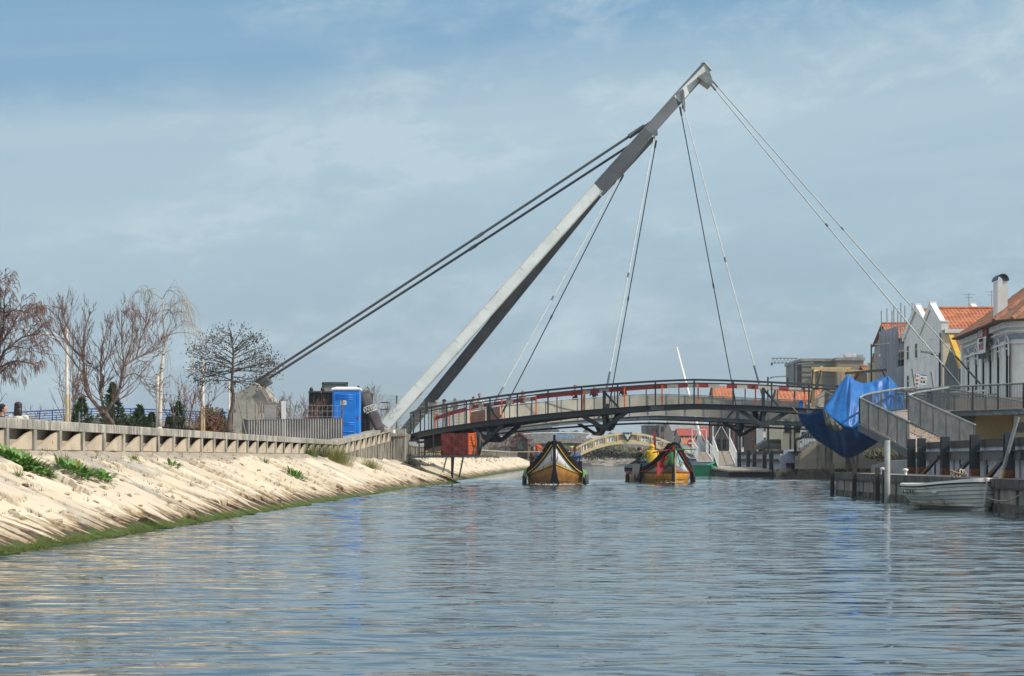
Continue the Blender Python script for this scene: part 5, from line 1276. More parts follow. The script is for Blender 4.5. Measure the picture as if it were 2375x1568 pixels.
# ---------------------------------------------------------------- moliceiro boats
def tyre(mb,c,axis,R_=.30,r=.10,n=18,k=8):
    axis=Vector(axis).normalized(); a=axis.orthogonal().normalized(); b=axis.cross(a); rings=[]
    for i in range(n):
        u=2*math.pi*i/n; d=a*math.cos(u)+b*math.sin(u); rings.append([Vector(c)+d*(R_+r*math.cos(2*math.pi*j/k)*(1+.06*(i%2)))+axis*r*1.15*math.sin(2*math.pi*j/k) for j in range(k)])
    rings.append(rings[0]); mb.loft(rings,True,False)
def moliceiro(label,bow,heading,L,lower,upper,band,trim,flat_line,stern_first):
    """bow: waterline point of the end nearest the camera; local +y runs along the hull away from it"""
    M=Matrix.Translation(bow)@Matrix.Rotation(heading,4,'Z'); root=thing('canal_boat',label,'canal boat',bow,'painted canal boats')
    def bs(s): return 1.46*(1-math.exp(-s/1.35))**.92+.02
    def zs(s,far=False): return .54+(.45 if far else 1.44)*math.exp(-s/.78)
    def zm(s): return (.50+.05*math.exp(-s/3)) if flat_line else .43+.61*math.exp(-s/1.3)
    def sec(s):
        se=min(s,L-s); e=se if s<L/2 else se; zq=zs(e,s>L/2 and stern_first); return bs(e),zq,min(zm(e),zq-.06)
    S_=[0,.06,.15,.3,.5,.75,1.0,1.35,1.8,2.4,3.2,4.5,L/2]; S_=S_+[L-s for s in S_[-2::-1]]
    lo=MB(M); up=MB(M)
    for sg in (-1,1):
        rl=[];ru=[]
        for s in S_:
            b,z,m_=sec(s); f=(m_+.15)/(z+.15); bw=b*(.52+.44*(1-math.exp(-min(s,L-s)/1.6)))
            bm=bw+(b-bw)*f
            rake=-.32*max(0,1-min(s,L-s)/1.2)*(1 if s<L/2 else -1)
            def yy(zq): return s+rake*max(zq,0)/2.0
            rl.append([V(sg*bw*.82,yy(-.3),-.3),V(sg*bw,yy(0),.0),V(sg*(bw+(bm-bw)*.55),yy(m_*.5),m_*.5),V(sg*bm,yy(m_),m_)])
            ru.append([V(sg*bm,yy(m_),m_),V(sg*(bm+b)/2*1.01,yy((m_+z)/2),(m_+z)/2),V(sg*b,yy(z),z)])
        lo.loft(rl,False); up.loft(ru,False)
    hull=lo.build('hull',MT[lower],root,smooth=True); hu=up.build('upper_planking',MT[upper],root,smooth=True)
    for o in (hull,hu): o.modifiers.new('s','SOLIDIFY').thickness=.03
    bd=MB(M); tr=MB(M); ln=MB(M)
    for sg in (-1,1):
        rings=[]; tp=[]; lp=[]
        for s in S_:
            b,z,m_=sec(s); rake=-.32*max(0,1-min(s,L-s)/1.2)*(1 if s<L/2 else -1); y=s+rake*z/2; e=max(.03,min(s,L-s)); sl=(1.85*math.exp(-e/.78))/max(.05,(bs(e+.05)-bs(max(0,e-.05)))/(.1 if e>.05 else .05+e)); w=min(.5,.25*math.sqrt(1+sl*sl)); w=w if e>.08 else .2
            rings.append([V(sg*(b+.05),y,z+w*.95),V(sg*(b+.11),y,z+w*.86),V(sg*(b+.09),y,z-w*.03),V(sg*(b-.02),y,z-w*.08),V(sg*(b-.04),y,z+w*.9)]); tp.append(V(sg*(b+.10),y,z-w*.07))
            f=(m_+.15)/(z+.15); bw=b*(.52+.44*(1-math.exp(-min(s,L-s)/1.6))); lp.append(V(sg*(bw+(b-bw)*f+.015),s+rake*m_/2,m_))
        bd.loft(rings,True,True); tr.tube(tp,.03,n=5); ln.tube(lp,.026,n=5)
    bd.build('gunwale_band',MT[band],root,smooth=False); tr.build('trim_line',MT[trim],root,smooth=True); ln.build('colour_line',MT[trim],root,smooth=True)
    # stem post
    st=MB(M); st.loft([[V(-w/2,y-.06,z),V(w/2,y-.06,z),V(w*.6,y+.2,z),V(-w*.6,y+.2,z)] for w,y,z in ((.62,.10,-.2),(.50,.02,.02),(.30,-.06,.35),(.16,-.14,.8),(.13,-.22,1.2),(.13,-.32,1.8),(.11,-.40,2.2),(.10,-.44,2.45))] if not stern_first else [[V(-w/2,y-.05,z),V(w/2,y-.05,z),V(w*.6,y+.16,z),V(-w*.6,y+.16,z)] for w,y,z in ((.20,.02,-.2),(.16,-.02,.3),(.13,-.10,.8),(.12,-.22,1.4),(.12,-.30,1.95))],True,True)
    st.build('stem_post',MT['black_paint' if not stern_first else 'wood_brown'],root)
    st=MB(M); zt=1.25 if stern_first else 2.0
    st.loft([[V(-w/2,L+y-.1,z),V(w/2,L+y-.1,z),V(w/2,L+y+.06,z),V(-w/2,L+y+.06,z)] for w,y,z in ((.16,0,-.1),(.14,.1,.8),(.14,.26,1.6),(.12,.4,zt))],True,True); st.build('far_stem_post',MT['wood_brown'],root)
    dk=MB(M); dk.loft([[V(-sec(s)[0]*.86,s,.18),V(sec(s)[0]*.86,s,.18)] for s in S_],False); dk.build('floor',MT['wood_grey'],root,fix=False)
    for sg in (-1,1):
        bn=MB(M); bn.b2(sg*1.25,sg*.86,2.6,L-2.6,.19,.62); bn.build('bench',MT['blue_seat' if stern_first else 'green_paint'],root)
    # short decks over the ends
    for a,b_ in ((.25,2.2),(L-.25,L-2.2)):
        q=MB(M); q.loft([[V(-sec(s)[0]*.93,s,sec(s)[1]-.10),V(0,s,sec(s)[1]-.02),V(sec(s)[0]*.93,s,sec(s)[1]-.10)] for s in np.linspace(a,b_,8)],False); q.build('end_deck',MT['wood_brown'],root,fix=False)
    ty=MB(M); rp=MB(M)
    for sg in (-1,1):
        for s,dzz in ((3.0,.0),(3.9,-.02),(7.6,0)):
            b,z,_=sec(s); c=V(sg*(b+.16),s,z-.38); t_=MB(M); tyre(t_,c,(1,.05,0),.25,.07); t_.build('tyre_fender',MT['rubber' if (s<3.5 or s>7) else 'rubber_grey'],root,smooth=True)
            rp.tube([c+V(0,0,.30),V(sg*(b+.08),s,z+.12)],.016,n=5)
    rp.build('fender_rope',MT['rope'],root)
    return root,M,sec
bow1=V(PX(1286,109),109,0)
b1,M1,sec1=moliceiro('canal boat heading towards the camera, black swept gunwales, white and ochre bow',bow1,rad(-1.5),14.0,'ochre_paint','white_paint','black_band','yellow_paint',False,False)
def on_boat(M,x,y,z): return M@V(x,y,z)
# bow decorations
mb=MB(M1)
for sg in (-1,1):
    for (s,z,w_,h) in ((.62,1.06,.15,.13),(.66,.88,.17,.13)):
        b,zz,m_=sec1(s); mb.k=0; c=V(sg*(b*.76),s-.15,z); rot=Matrix.Rotation(sg*rad(38),3,'Z'); mb.box(c+V(sg*.03,-.03,0),(w_,.015,h),rot=rot)
mb.build('number_plate',mat('plate_grey',(.30,.31,.31),(.14,.15,.16),rough=.7,scale=14,stretch=(1,1,2)),b1)
mb=MB(M1)
for sg in (-1,1):
    for k in range(6): mb.ell((sg*(.12+.02*(k%3)),-.10,1.20+.075*k),(.035,.03,.05),6,5)
mb.build('bow_ornament',MT['violet_paint'],b1)
for k,(a,b_) in enumerate((((-.5,.3,1.62),(-2.1,.5,1.62)),((.35,.3,1.42),(1.3,.7,1.40)))):
    mb=MB(M1); mb.tube([V(*a),V(*b_)],[.035,.025],n=6); mb.build('pole_spar',MT['wood_pale' if k==0 else 'wood_dark'],b1)
mb=MB(M1); mb.tube([V(.85,1.4,.8),V(1.05,1.2,2.05)],.025,n=6); mb.build('flag_pole',MT['wood_dark'],b1)
mb=MB(M1)
for x in (-1.3,1.3):
    for y in (3,5,7,9): mb.bar((x*.95,y,.6),(x*.95,y,1.42),.06,.06)
    mb.bar((x*.95,2.6,1.42),(x*.95,9.4,1.42),.07,.06)
for y in (3,5,7,9): mb.bar((-1.25,y,1.40),(1.25,y,1.40),.05,.05)
mb.build('canopy_frame',MT['wood_brown'],b1)
mb=MB(M1); mb.box((-.35,1.0,1.55),(.2,.5,.35)); mb.box((.3,1.1,1.5),(.2,.5,.3)); mb.build('anchor_gear',MT['black_paint'],b1)
MT['lime']=mat('lime_cap',(.25,.62,.08),rough=.7); MT['orange_cloth']=mat('orange_cloth',(.62,.08,.03),rough=.85); MT['denim']=mat('denim_cloth',(.07,.13,.25),(.05,.1,.2),rough=.9); MT['yellow_cloth']=mat('yellow_cloth',(.72,.48,.015),(.6,.38,.012),rough=.6,scale=6); MT['dkgreen_cloth']=mat('dark_green_cloth',(.012,.06,.035),rough=.85); MT['lilac']=mat('pale_lilac_cloth',(.42,.42,.55),rough=.8); MT['grey_hair']=mat('grey_hair',(.16,.155,.15),rough=.8); MT['brown_hair']=mat('brown_hair',(.05,.025,.015),rough=.7)
G1='people riding in the canal boats'
person('boatman in a lime green cap standing right of the black bow',on_boat(M1,.82,4.3,.20),rad(180),shirt='brown_hair',pants='navy_cloth',hat=('cap','lime'),arms=ARM_STEER,k=.98,group=G1)
seat=lambda x,y:on_boat(M1,x,y,.60)
person('passenger with long brown hair seated at the left rail of the bow-on boat',seat(-1.12,3.3)+V(0,0,0),rad(-100),seated=True,shirt='brown_hair',hair='brown_hair',hairlen=.2,arms=ARM_SIT,group=G1)
person('passenger in sunglasses and an orange headscarf by the left side of the bow',seat(-.86,3.9),rad(175),seated=True,shirt='denim',hat=('hood','orange_cloth'),arms=ARM_SIT,group=G1,k=1.03)
person('passenger in an orange red hood just behind the headscarf woman',seat(-.80,5.0),rad(170),seated=True,shirt='orange_cloth',hat=('hood','orange_cloth'),arms=ARM_SIT,group=G1,k=1.02)
person('passenger in a yellow cap seated under the boatman with the lime cap',seat(.92,4.6),rad(190),seated=True,shirt='navy_cloth',hat=('cap','yellow_cloth'),arms=ARM_SIT,group=G1)
person('passenger in a denim jacket stretching an arm over the right boat rail',seat(1.05,3.3),rad(200),seated=True,shirt='denim',hair='black_cloth',arms=ARM_OVER,group=G1)
person('passenger in a red hat seated behind the denim jacket passenger',seat(1.02,4.0),rad(185),seated=True,shirt='grey_cloth',hat=('brim','orange_cloth'),arms=ARM_SIT,group=G1)
for sg,lb in ((-1,'green blanket hung over the left rail of the bow-on canal boat'),(1,'green blanket hung over the right rail of the bow-on canal boat')):
    mb=MB(M1); rings=[]
    for k in range(9):
        y=2.3+k*.2; b,z,_=sec1(y); dz=.03*math.sin(k*2); rings.append([V(sg*(b-.25),y,z+.02),V(sg*(b-.02),y,z+.24+dz),V(sg*(b+.13),y,z+.20),V(sg*(b+.19),y,z-.02+dz),V(sg*(b+.16),y,z-.24+dz*2)])
    mb.loft(rings,False); o=mb.build('blanket',mat('blanket_green',(.05,.28,.05),(.25,.3,.22),rough=.9,scale=8),fix=False,label=lb,cat='blanket',group='green blankets on the boat rails'); o.modifiers.new('s','SOLIDIFY').thickness=.02
# second boat seen from its stern
st2=V(PX(1562,120),120,0)
b2,M2,sec2=moliceiro('canal boat seen from its stern with a flag, blue seats and a painted panel',st2,rad(3.4),14.0,'gold_paint','white_paint','black_band','red_paint',True,True)
mb=MB(M2)
mb.tube([V(.02,-.22,1.95),V(.05,-.2,.9),V(.08,-.10,.15)],[.05,.05,.045],n=8); mb.build('steering_oar',MT['wood_pale'],b2)
mb=MB(M2); mb.bar((0,8,.2),(0,8,1.5),.26,.20); mb.build('mast_foot',MT['white_paint'],b2); mb=MB(M2); mb.bar((0,8,1.5),(-.04,8,2.86),.15,.13); mb.build('red_mast',MT['red_paint'],b2)
mb=MB(M2); mb.b2(-.09,-.01,-.42,-.2,1.72,2.0); mb.build('rudder_head',MT['red_paint'],b2)
mb=MB(M2); mb.b2(.01,.07,-.42,-.2,1.72,2.02); mb.build('rudder_head',MT['green_paint'],b2)
mb=MB(M2); mb.tube([V(-.05,-.3,1.78),V(-1.15,-.2,1.62)],[.045,.04],n=8); mb.build('red_tiller',MT['red_paint'],b2)
mb=MB(M2); mb.tube([V(.05,-.3,1.78),V(1.18,-.2,1.79)],[.035,.03],n=8); mb.build('green_tiller',MT['green_paint'],b2)
mb=MB(M2); mb.tube([V(1.16,-.2,1.78),V(.9,.9,1.05)],.014,n=5); mb.build('tiller_rope',MT['rope'],b2)
# painted stern panel on both sides of the post, following the planking
def skin_pt(sg,s,f):
    b,z,m_=sec2(s); bw=b*(.52+.44*(1-math.exp(-min(s,14-s)/1.6))); f0=(m_+.15)/(z+.15); bm=bw+(b-bw)*f0; zz=m_+(z-m_)*f; x=bm+(b-bm)*f; rake=-.32*max(0,1-s/1.2); return V(sg*(x+.03),s+rake*zz/2-.03,zz)
for sg,mm in ((-1,'sky_paint'),(1,'sky_paint')):
    for nm,f0,f1,mt_ in (('painted_sky',.32,.86,'sky_paint' if sg>0 else 'grey_cloth'),('painted_ground',.14,.32,'violet_paint'),('painted_border',.03,.14,'leaf_yellow')):
        q=MB(M2); q.loft([[skin_pt(sg,s,f)+V(0,0,0) for f in np.linspace(f0,f1,5)] for s in np.linspace(.08,.62,7)],False); o=q.build(nm,MT[mt_],b2,fix=False); o.modifiers.new('s','SOLIDIFY').thickness=.012
    q=MB(M2)
    for s,f,r in ((.25,.5,.05),(.34,.42,.06),(.42,.55,.045),(.3,.62,.04)): q.ell(skin_pt(sg,s,f)+V(sg*.02,-.02,0),(r,.02,r*1.8),8,6)
    q.build('painted_figure',MT['leaf_yellow'],b2)
# flag hanging from the stern post: green hoist with shield, red fly
root=thing('flag','green and red flag with a yellow sphere emblem draped from the stern post','flag',M2@V(-.05,-.3,1.75))
def FL(u,v): # u along the fly (0 hoist..1), v down
    a=V(-.06,-.36,1.70).lerp(V(-.06,-.34,.98),v); dirx=V(-.85,-.05,-.62); e=a+dirx*(u*(1.02+.06*v)); return M2@(e+V(0,-.09*math.sin(u*5.5+v*1.6),.05*math.sin(u*4)*v))
for nm,u0,u1,mt_ in (('green_cloth',0,.42,'green_paint'),('red_cloth',.42,1,'red_paint')):
    q=MB(); q.loft([[FL(u,v) for v in np.linspace(0,1,7)] for u in np.linspace(u0,u1,9)],False); o=q.build(nm,mat('flag_'+nm,(.03,.17,.05) if u0==0 else (.40,.03,.035),rough=.8),root,fix=False,smooth=True); o.modifiers.new('s','SOLIDIFY').thickness=.008
def disc(mt_,r,off,n=16,shape=None,nm='emblem'):
    q=MB(); c0=FL(.42,.45); ux=(FL(.5,.45)-FL(.34,.45)).normalized(); uy=(FL(.42,.35)-FL(.42,.55)).normalized(); nn=ux.cross(uy); nn=nn if nn.y<0 else -nn; nn.normalize()
    pts=shape or [(math.cos(2*math.pi*k/n)*r,math.sin(2*math.pi*k/n)*r) for k in range(n)]
    q.prism([c0+ux*x+uy*y+nn*off for x,y in pts],nn*.008); q.build(nm,MT[mt_],root)
disc('yellow_paint',.17,.02,nm='emblem_sphere'); disc('green_paint',.13,.03,nm='emblem_ring'); disc('yellow_paint',.115,.04,nm='emblem_ring')
disc('red_paint',.1,.05,shape=[(-.085,.1),(.085,.1),(.085,-.03),(0,-.11),(-.085,-.03)],nm='emblem_shield'); disc('white_paint',.06,.06,shape=[(-.05,.065),(.05,.065),(.05,-.02),(0,-.07),(-.05,-.02)],nm='emblem_shield'); disc('blue_rail',.03,.07,shape=[(-.02,.03),(.02,.03),(.02,-.02),(-.02,-.02)],nm='emblem_shield')
MT['teal_side']=MT['teal_paint']
mb=MB(M2)
for sg in (-1,1):
    rr_=[]
    for s in np.linspace(1.7,12,14):
        b,z,_=sec2(s); rr_.append([V(sg*(b+.02),s,z+.16),V(sg*(b+.06),s,z+.42),V(sg*(b+.02),s,z+.42),V(sg*(b-.02),s,z+.16)])
    mb.loft(rr_,True,True)
mb.build('side_screen',MT['teal_paint'],b2)
mb=MB(M2)
rr_=[]
for s in np.linspace(1.9,6,8):
    b,z,_=sec2(s); rr_.append([V(b+.065,s,z+.12),V(b+.075,s,z+.40),V(b+.068,s,z+.40),V(b+.058,s,z+.12)])
mb.loft(rr_,True,True); mb.build('blue_cushion',MT['blue_seat'],b2)
for sg in (-1,1):
    mb=MB(M2); rr_=[]
    for s in np.linspace(2.9,5.2,9):
        b,z,_=sec2(s); rr_.append([V(sg*(b-.06),s,z+.45),V(sg*(b+.10),s,z+.45),V(sg*(b+.16),s,z+.1),V(sg*(b+.19+.03*math.sin(s*9)),s,z-.30)])
    mb.loft(rr_,False); o=mb.build('canvas_apron',mat('apron_grey',(.33,.31,.28),(.24,.23,.21),rough=.9),b2,fix=False); o.modifiers.new('s','SOLIDIFY').thickness=.02
mb=MB(M2)
for k in range(5): mb.tube([V(-.95+.05*k,2.4,1.75),V(-1.15-.03*k,2.3,1.2),V(-1.0+.04*k,2.4,.95)],.02,n=5); mb.tube([V(-.35+.04*k,2.6,1.85),V(-.15+.04*k,2.5,1.35),V(-.25+.04*k,2.5,1.05)],.02,n=5)
mb.build('hanging_ropes',MT['rope_green'],b2)
yman=person('boatman in a bright yellow raincoat seen from behind in the flag boat',M2@V(-.86,2.4,.36),rad(8),shirt='yellow_cloth',pants='yellow_cloth',hat=('hood','yellow_cloth'),arms=ARM_STEER,jacket=True,k=.95,group=G1,vox=.012)
yman.scale=(1.22,1.15,.95)
mb=MB(); mb.loft([[V(rx*math.cos(a)*(1+.05*math.sin(a*5+z*9)),ry*math.sin(a)*(1+.05*math.sin(a*4-z*7)),z) for a in np.linspace(0,2*math.pi,22)[:-1]] for z,rx,ry in ((.62,.25,.19),(.80,.255,.185),(1.0,.235,.17),(1.2,.24,.17),(1.34,.235,.155),(1.42,.19,.12),(1.48,.10,.09))],True,True)
o=mb.build('raincoat',MT['yellow_cloth'],org=(0,0,0),smooth=True); o.parent=yman; o.location=(0,0,0)
seat2=lambda x,y,z=.62:M2@V(x,y,z)
person('grey haired bearded man in a dark green jacket seated left of the yellow boatman',seat2(-1.72,3.2,.62)+V(.25,0,0),rad(-75),seated=True,shirt='dkgreen_cloth',hair='grey_hair',arms=ARM_OVER,lean=.1,group=G1,k=1.02)
person('passenger in dark clothes behind the bearded man in green',seat2(-1.35,4.4,.6),rad(-60),seated=True,shirt='black_cloth',hair='black_cloth',arms=ARM_SIT,group=G1)
person('man in a pale lilac shirt leaning over the right rail of the flag boat',seat2(.86,2.6,.52),rad(-65),seated=True,shirt='lilac',hair='brown_hair',arms=ARM_OVER,group=G1,k=1.0)
person('passenger with a brown bun next to the man in the lilac shirt',seat2(.80,3.4,.58),rad(-80),seated=True,shirt='grey_cloth',hair='brown_hair',hairlen=.08,arms=ARM_SIT,group=G1,k=1.0)
person('passenger in an orange hood glimpsed right of the stern post',seat2(.35,4.0,.72),rad(-20),seated=True,shirt='orange_cloth',hat=('hood','orange_cloth'),arms=ARM_SIT,group=G1,k=1.05)
# foam and wash at the bows
fo=MB(); rr=random.Random(8)
for (cx,cy,w_,n) in ((bow1.x,bow1.y,1.2,150),(st2.x-.1,st2.y,.9,50)):
    for i in range(n):
        x=cx+rr.gauss(.15,.55)*w_; y=cy-abs(rr.gauss(0,.35))+.5*abs(x-cx)*.9; r=rr.uniform(.008,.026)
        fo.ell((x,y,rr.uniform(0,.05)*(2.2 if rr.random()<.3 else 1)),(r*2.2,r,r*.5),5,4)
fo.build('foam',MT['white_matte'],label='white foam and wash thrown up around the two canal boats',cat='foam',kind='stuff',smooth=True,fix=False)
# ---------------------------------------------------------------- white dinghy in the foreground right
def dinghy():
    d=57.0; stem=V(PX(2288,d-.9),d-.9,0); a=rad(79); h=V(math.cos(a),-math.sin(a),0)      # heading of the bow
    rz=math.atan2(-h.x,h.y)                                                                # local +y = heading
    M=Matrix.Translation(stem)@Matrix.Rotation(rz,4,'Z'); root=thing('dinghy','white clinker built dinghy with a stained hull moored at the concrete pontoon','dinghy',stem)
    L=3.55; ns=9
    def half(s): return .93*(1-(1-min(1,s/1.3))**2.2)**.62*(1-.12*max(0,(s-2.6)/1.4)**2)+.015      # s measured aft from the stem
    def sheer(s): return .72-.15*math.sin(min(1,s/L)*1.9)*.9+.02
    st=[0,.03,.08,.15,.25,.38,.55,.8,1.1,1.5,1.95,2.4,2.75,3.15,L]
    mb=MB(M); lines=MB(M)
    for sg in (-1,1):
        prev=None
        for k in range(ns):
            f0=k/ns; f1=(k+1)/ns; r0=[];r1=[];ll=[]
            for s in st:
                b=half(s); zt=sheer(s); zk=-.22+.0*s
                def pt(f,o=0):
                    q=math.sin(f*math.pi/2)**(.95 if s>.3 else .8); x=b*(.04+.96*q); z=zk+(zt-zk)*f
                    rk=-.16*(1-f)*max(0,1-s/1.2); return V(sg*(x+o),-(s-rk*0)-.20*(1-f)*max(0,1-s/1.4),z)
                r0.append(pt(f0,.016)); r1.append(pt(f1,.0)); ll.append(pt(f1,.010))
            mb.loft([[p,q] for p,q in zip(r0,r1)],False)
            if k<ns-1: mb.loft([[p,q] for p,q in zip(r1,[p_+V(sg*.016,0,0) for p_ in r1])],False); lines.tube([p+V(sg*.004,0,-.004) for p in ll],.0075,n=4)
        # transom half
    tr=[]
    for f in np.linspace(0,1,9):
        b=half(L); q=math.sin(f*math.pi/2)**.95; tr.append((b*(.04+.96*q),-.22+(sheer(L)+.22)*f))
    pts=[V(x,-L,z) for x,z in tr]+[V(-x,-L,z) for x,z in tr[::-1]]
    mb.poly(pts); hull=mb.build('hull',MT['hull_white'],root,fix=True,smooth=False); hull.modifiers.new('s','SOLIDIFY').thickness=.012
    lines.build('plank_seams',mat('seam',(.06,.05,.04),rough=.9),hull)
    g=MB(M); rb=MB(M)
    for sg in (-1,1):
        rings=[];r2=[]
        for s in st:
            b=half(s); z=sheer(s); lift=.035*max(0,1-s/.5); rings.append([V(sg*(b-.06),-s,z+.055+lift),V(sg*(b+.035),-s,z+.05+lift),V(sg*(b+.045),-s,z-.01),V(sg*(b-.04),-s,z-.01)]); r2.append(V(sg*(b+.035),-s,z-.025))
        g.loft(rings,True,True); rb.tube(r2,.022,n=6)
    b=half(L); z=sheer(L); g.bar((-b,-L,z+.02),(b,-L,z+.02),.10,.07); rb.bar((-b-.03,-L-.03,z-.03),(b+.03,-L-.03,z-.03),.04,.04)
    g.prism([V(-.30,-.30,.78),V(.30,-.30,.78),V(.03,.03,.80),V(-.03,.03,.80)],(0,0,.035))
    g.build('gunwale',MT['white_matte'],root); rb.build('rubbing_strake',MT['rubber'],root,smooth=True)
    sm=MB(M); sm.bar((0,.03,.77),(0,-.22,-.2),.05,.06); sm.build('stem',MT['hull_white'],root)
    for s,wd in ((1.2,.28),(2.25,.30),(3.05,.5)):
        q=MB(M); q.b2(-half(s)+.02,half(s)-.02,-s-wd/2,-s+wd/2,.44,.49); q.build('thwart',MT['white_matte'],root)
    q=MB(M); q.loft([[V(-half(s)*.8,-s,.12),V(half(s)*.8,-s,.12)] for s in st[4:]],False); q.build('floor',MT['hull_white'],root,fix=False)
    q=MB(M); q.ell((.2,-2.9,.6),(.12,.1,.09),8,6); q.ell((-.1,-1.9,.55),(.25,.12,.06),8,6); q.build('loose_gear',MT['rubber'],root)
    # registration on the viewer's left hand side, towards the stern
    s0=2.9; p0=M@V(half(s0),-s0,sheer(s0)); c=M@V(half(2.35)+.035,-2.42,sheer(2.4)-.15)
    sgn=1
    c1=M@V(-(half(2.75)+.05),-2.75,sheer(2.75)-.17); c2=M@V(half(2.75)+.05,-2.75,sheer(2.75)-.17)
    cc=c1 if c1.x<c2.x else c2; tang=(M.to_3x3()@V(0,1,0)).normalized()
    tm=text_mesh('registration','A-2774-AL',.20,face_M(cc,tang,(0,0,1)),'text_black',root,ext=.004)
    return root,M,half,sheer,L
dg,MD,dhalf,dsheer,dL=dinghy()
# ---------------------------------------------------------------- right bank: quay, pontoons, ramp, tarp
def qd(): pass
root=thing('quay_wall','pale grey quay wall with dark steel posts behind the concrete pontoon on the right','quay wall',(14.2,70,.6))
a=V(14.9,82,0); b_=V(13.55,58.6,0); t=(b_-a).normalized(); nrm=V(-1,.06,0).normalized()
mb=MB(); mb.prism([a+V(0,0,-.8),a+V(.35,0,-.8),a+V(.35,0,1.72),a+V(0,0,1.72)],(b_-a)+t*18); mb.build('wall_face',mat('quay_paint',(.58,.59,.62),(.48,.49,.52),rough=.85,scale=.8,c3=(.16,.15,.14),s3=2,st3=(2,2,.4),lo3=.6,hi3=.75),root)
mb=MB(); mb.prism([a+V(-.05,0,1.66),a+V(.5,0,1.66),a+V(.5,0,1.88),a+V(-.05,0,1.88)],(b_-a)+t*18); mb.build('dark_capping',MT['wood_dark'],root)
def qpt(px,off=0,z=0):
    u=(px-CX)/F; # intersect ray with wall line
    den=(b_.x-a.x)-u*(b_.y-a.y); f=(u*a.y-a.x)/den; p=a.lerp(b_,f); return V(p.x-off,p.y,z)
mb=MB(); p=qpt(2128,.16,1.40); q=qpt(2385,.16,1.40); mb.bar(p,q,.10,.26); mb.bar(p+V(-.03,0,.13),q+V(-.03,0,.13),.18,.03); mb.build('waler_beam',MT['steel_dark'],root)
for px in (2133,2157,2213,2284,2366):
    c=qpt(px,.30,0); mb=MB(); 
    for o,w_,dp in ((V(0,.0,0),.06,.26),(V(0,-.13,0),.26,.035),(V(0,.13,0),.26,.035)): mb.b2(c.x-w_/2+o.x,c.x+w_/2+o.x,c.y+o.y-dp/2,c.y+o.y+dp/2,-1,2.02)
    ps=mb.build('steel_post',MT['steel_dark'],root)
    mb=MB(); mb.b2(c.x-.135,c.x+.135,c.y-.155,c.y+.155,.3,1.0); mb.build('rust_foot',MT['rust'],ps)
for px,pz in ((2190,0),(2270,0),(2350,0)):
    p=qpt(px+8,.3,1.36); q=qpt(px-14,.55,.75); mb=MB(); mb.bar(p,q,.10,.10); mb.build('raking_strut',MT['steel_dark'],root)
    p2=q.lerp(p,.0); mb=MB(); mb.bar(q,q.lerp(p,.38),.108,.108); mb.build('rust_strut_end',MT['rust'],root)
for px in (2177,2236,2299):
    c=qpt(px,.06,1.18); mb=MB()
    mb.tube([c+V(-.05,.09*math.sin(u),.13*math.cos(u)) for u in np.linspace(-.6,4.2,12)],.022,n=6); mb.tube([c+V(-.06,.07*math.sin(u),-.27+.17*math.cos(u)) for u in np.linspace(0,6.28,16)],.02,n=6); mb.build('mooring_ring',MT['rubber'],root,smooth=True)
# concrete pontoon
root=thing('concrete_pontoon','grey concrete pontoon with timber fender posts moored along the right quay','pontoon',(12.4,68,.0))
c0=V(11.55,80.5,0); c1=V(12.15,50,0); e=V(2.2,0,0)
mb=MB(); mb.prism([c0+V(0,0,.56),c0+e+V(0,0,.56),c1+e+V(0,0,.56),c1+V(0,0,.56)],(0,0,.22)); mb.build('deck',mat('pontoon_deck',(.27,.245,.215),(.19,.175,.155),rough=.9,scale=1.2,bump=.2),root)
mb=MB(); mb.prism([c0+V(-.05,-.1,.60),c0+V(.08,-.1,.60),c1+V(.08,-.1,.60),c1+V(-.05,-.1,.60)],(0,0,.21)); mb.prism([c0+V(-.05,0,.60),c0+V(-.05,.12,.60),c0+e+V(0,.12,.60),c0+e],(0,0,.2)); mb.build('edge_beam',MT['concrete_dark'],root)
for i in range(16):
    p=c0.lerp(c1,(i+.08)/16); q=c0.lerp(c1,(i+.92)/16); mb=MB(); mb.prism([p+V(.06,0,-.3),p+V(1.6,0,-.3),q+V(1.6,0,-.3),q+V(.06,0,-.3)],(0,0,.86)); o=mb.build('float_block',MT['concrete'] if i%2 else MT['plaster_grey'],root)
    mb=MB(); mb.prism([p+V(.05,0,-.3),p+V(.058,0,-.3),q+V(.058,0,-.3),q+V(.05,0,-.3)],(0,0,.5)); mb.build('dark_tide_mark',MT['stone_base'],o)
for f,h in ((.01,1.12),(.16,1.08),(.30,1.02),(.34,.95)):
    p=c0.lerp(c1,f)+V(-.10,0,0); mb=MB(); mb.b2(p.x-.07,p.x+.07,p.y-.07,p.y+.07,-.8,h); mb.build('timber_post',MT['wood_dark'],root)
for px,d in ((2040,75),(2092,67.5)):
    c=V(PX(px,d)+.1,d,.78); mb=MB(); mb.lathe(c,[(.07,0),(.05,.06),(.05,.14),(.09,.17),(.09,.21),(.03,.23)],10); mb.build('bollard',MT['plaster_white'],root,smooth=True)
mb=MB(); c=c0.lerp(c1,.66)+V(.18,0,.79)
for k in range(7): mb.tube([c+V(.05*math.cos(k*1.3+u*2.5)+.12*u-.1,.22*math.sin(u+k*.9),.06+.02*k+.05*math.sin(u*2.1+k)) for u in np.linspace(-1.5,1.5,9)],.02,n=6)
mb.build('mooring_rope_heap',MT['rope'],label='heap of pale mooring rope on the pontoon edge beside the white dinghy',cat='rope')
bw=MD@V(0,.02,.34); q=c0.lerp(c1,.93)+V(.0,0,.72); mb=MB(); mb.tube([bw.lerp(q,i/12)-V(0,0,.22*math.sin(math.pi*i/12)) for i in range(13)],.016,n=6); mb.build('mooring_line',MT['rope'],org=bw,label='slack mooring line from the dinghy bow to the pontoon at the right edge',cat='rope')
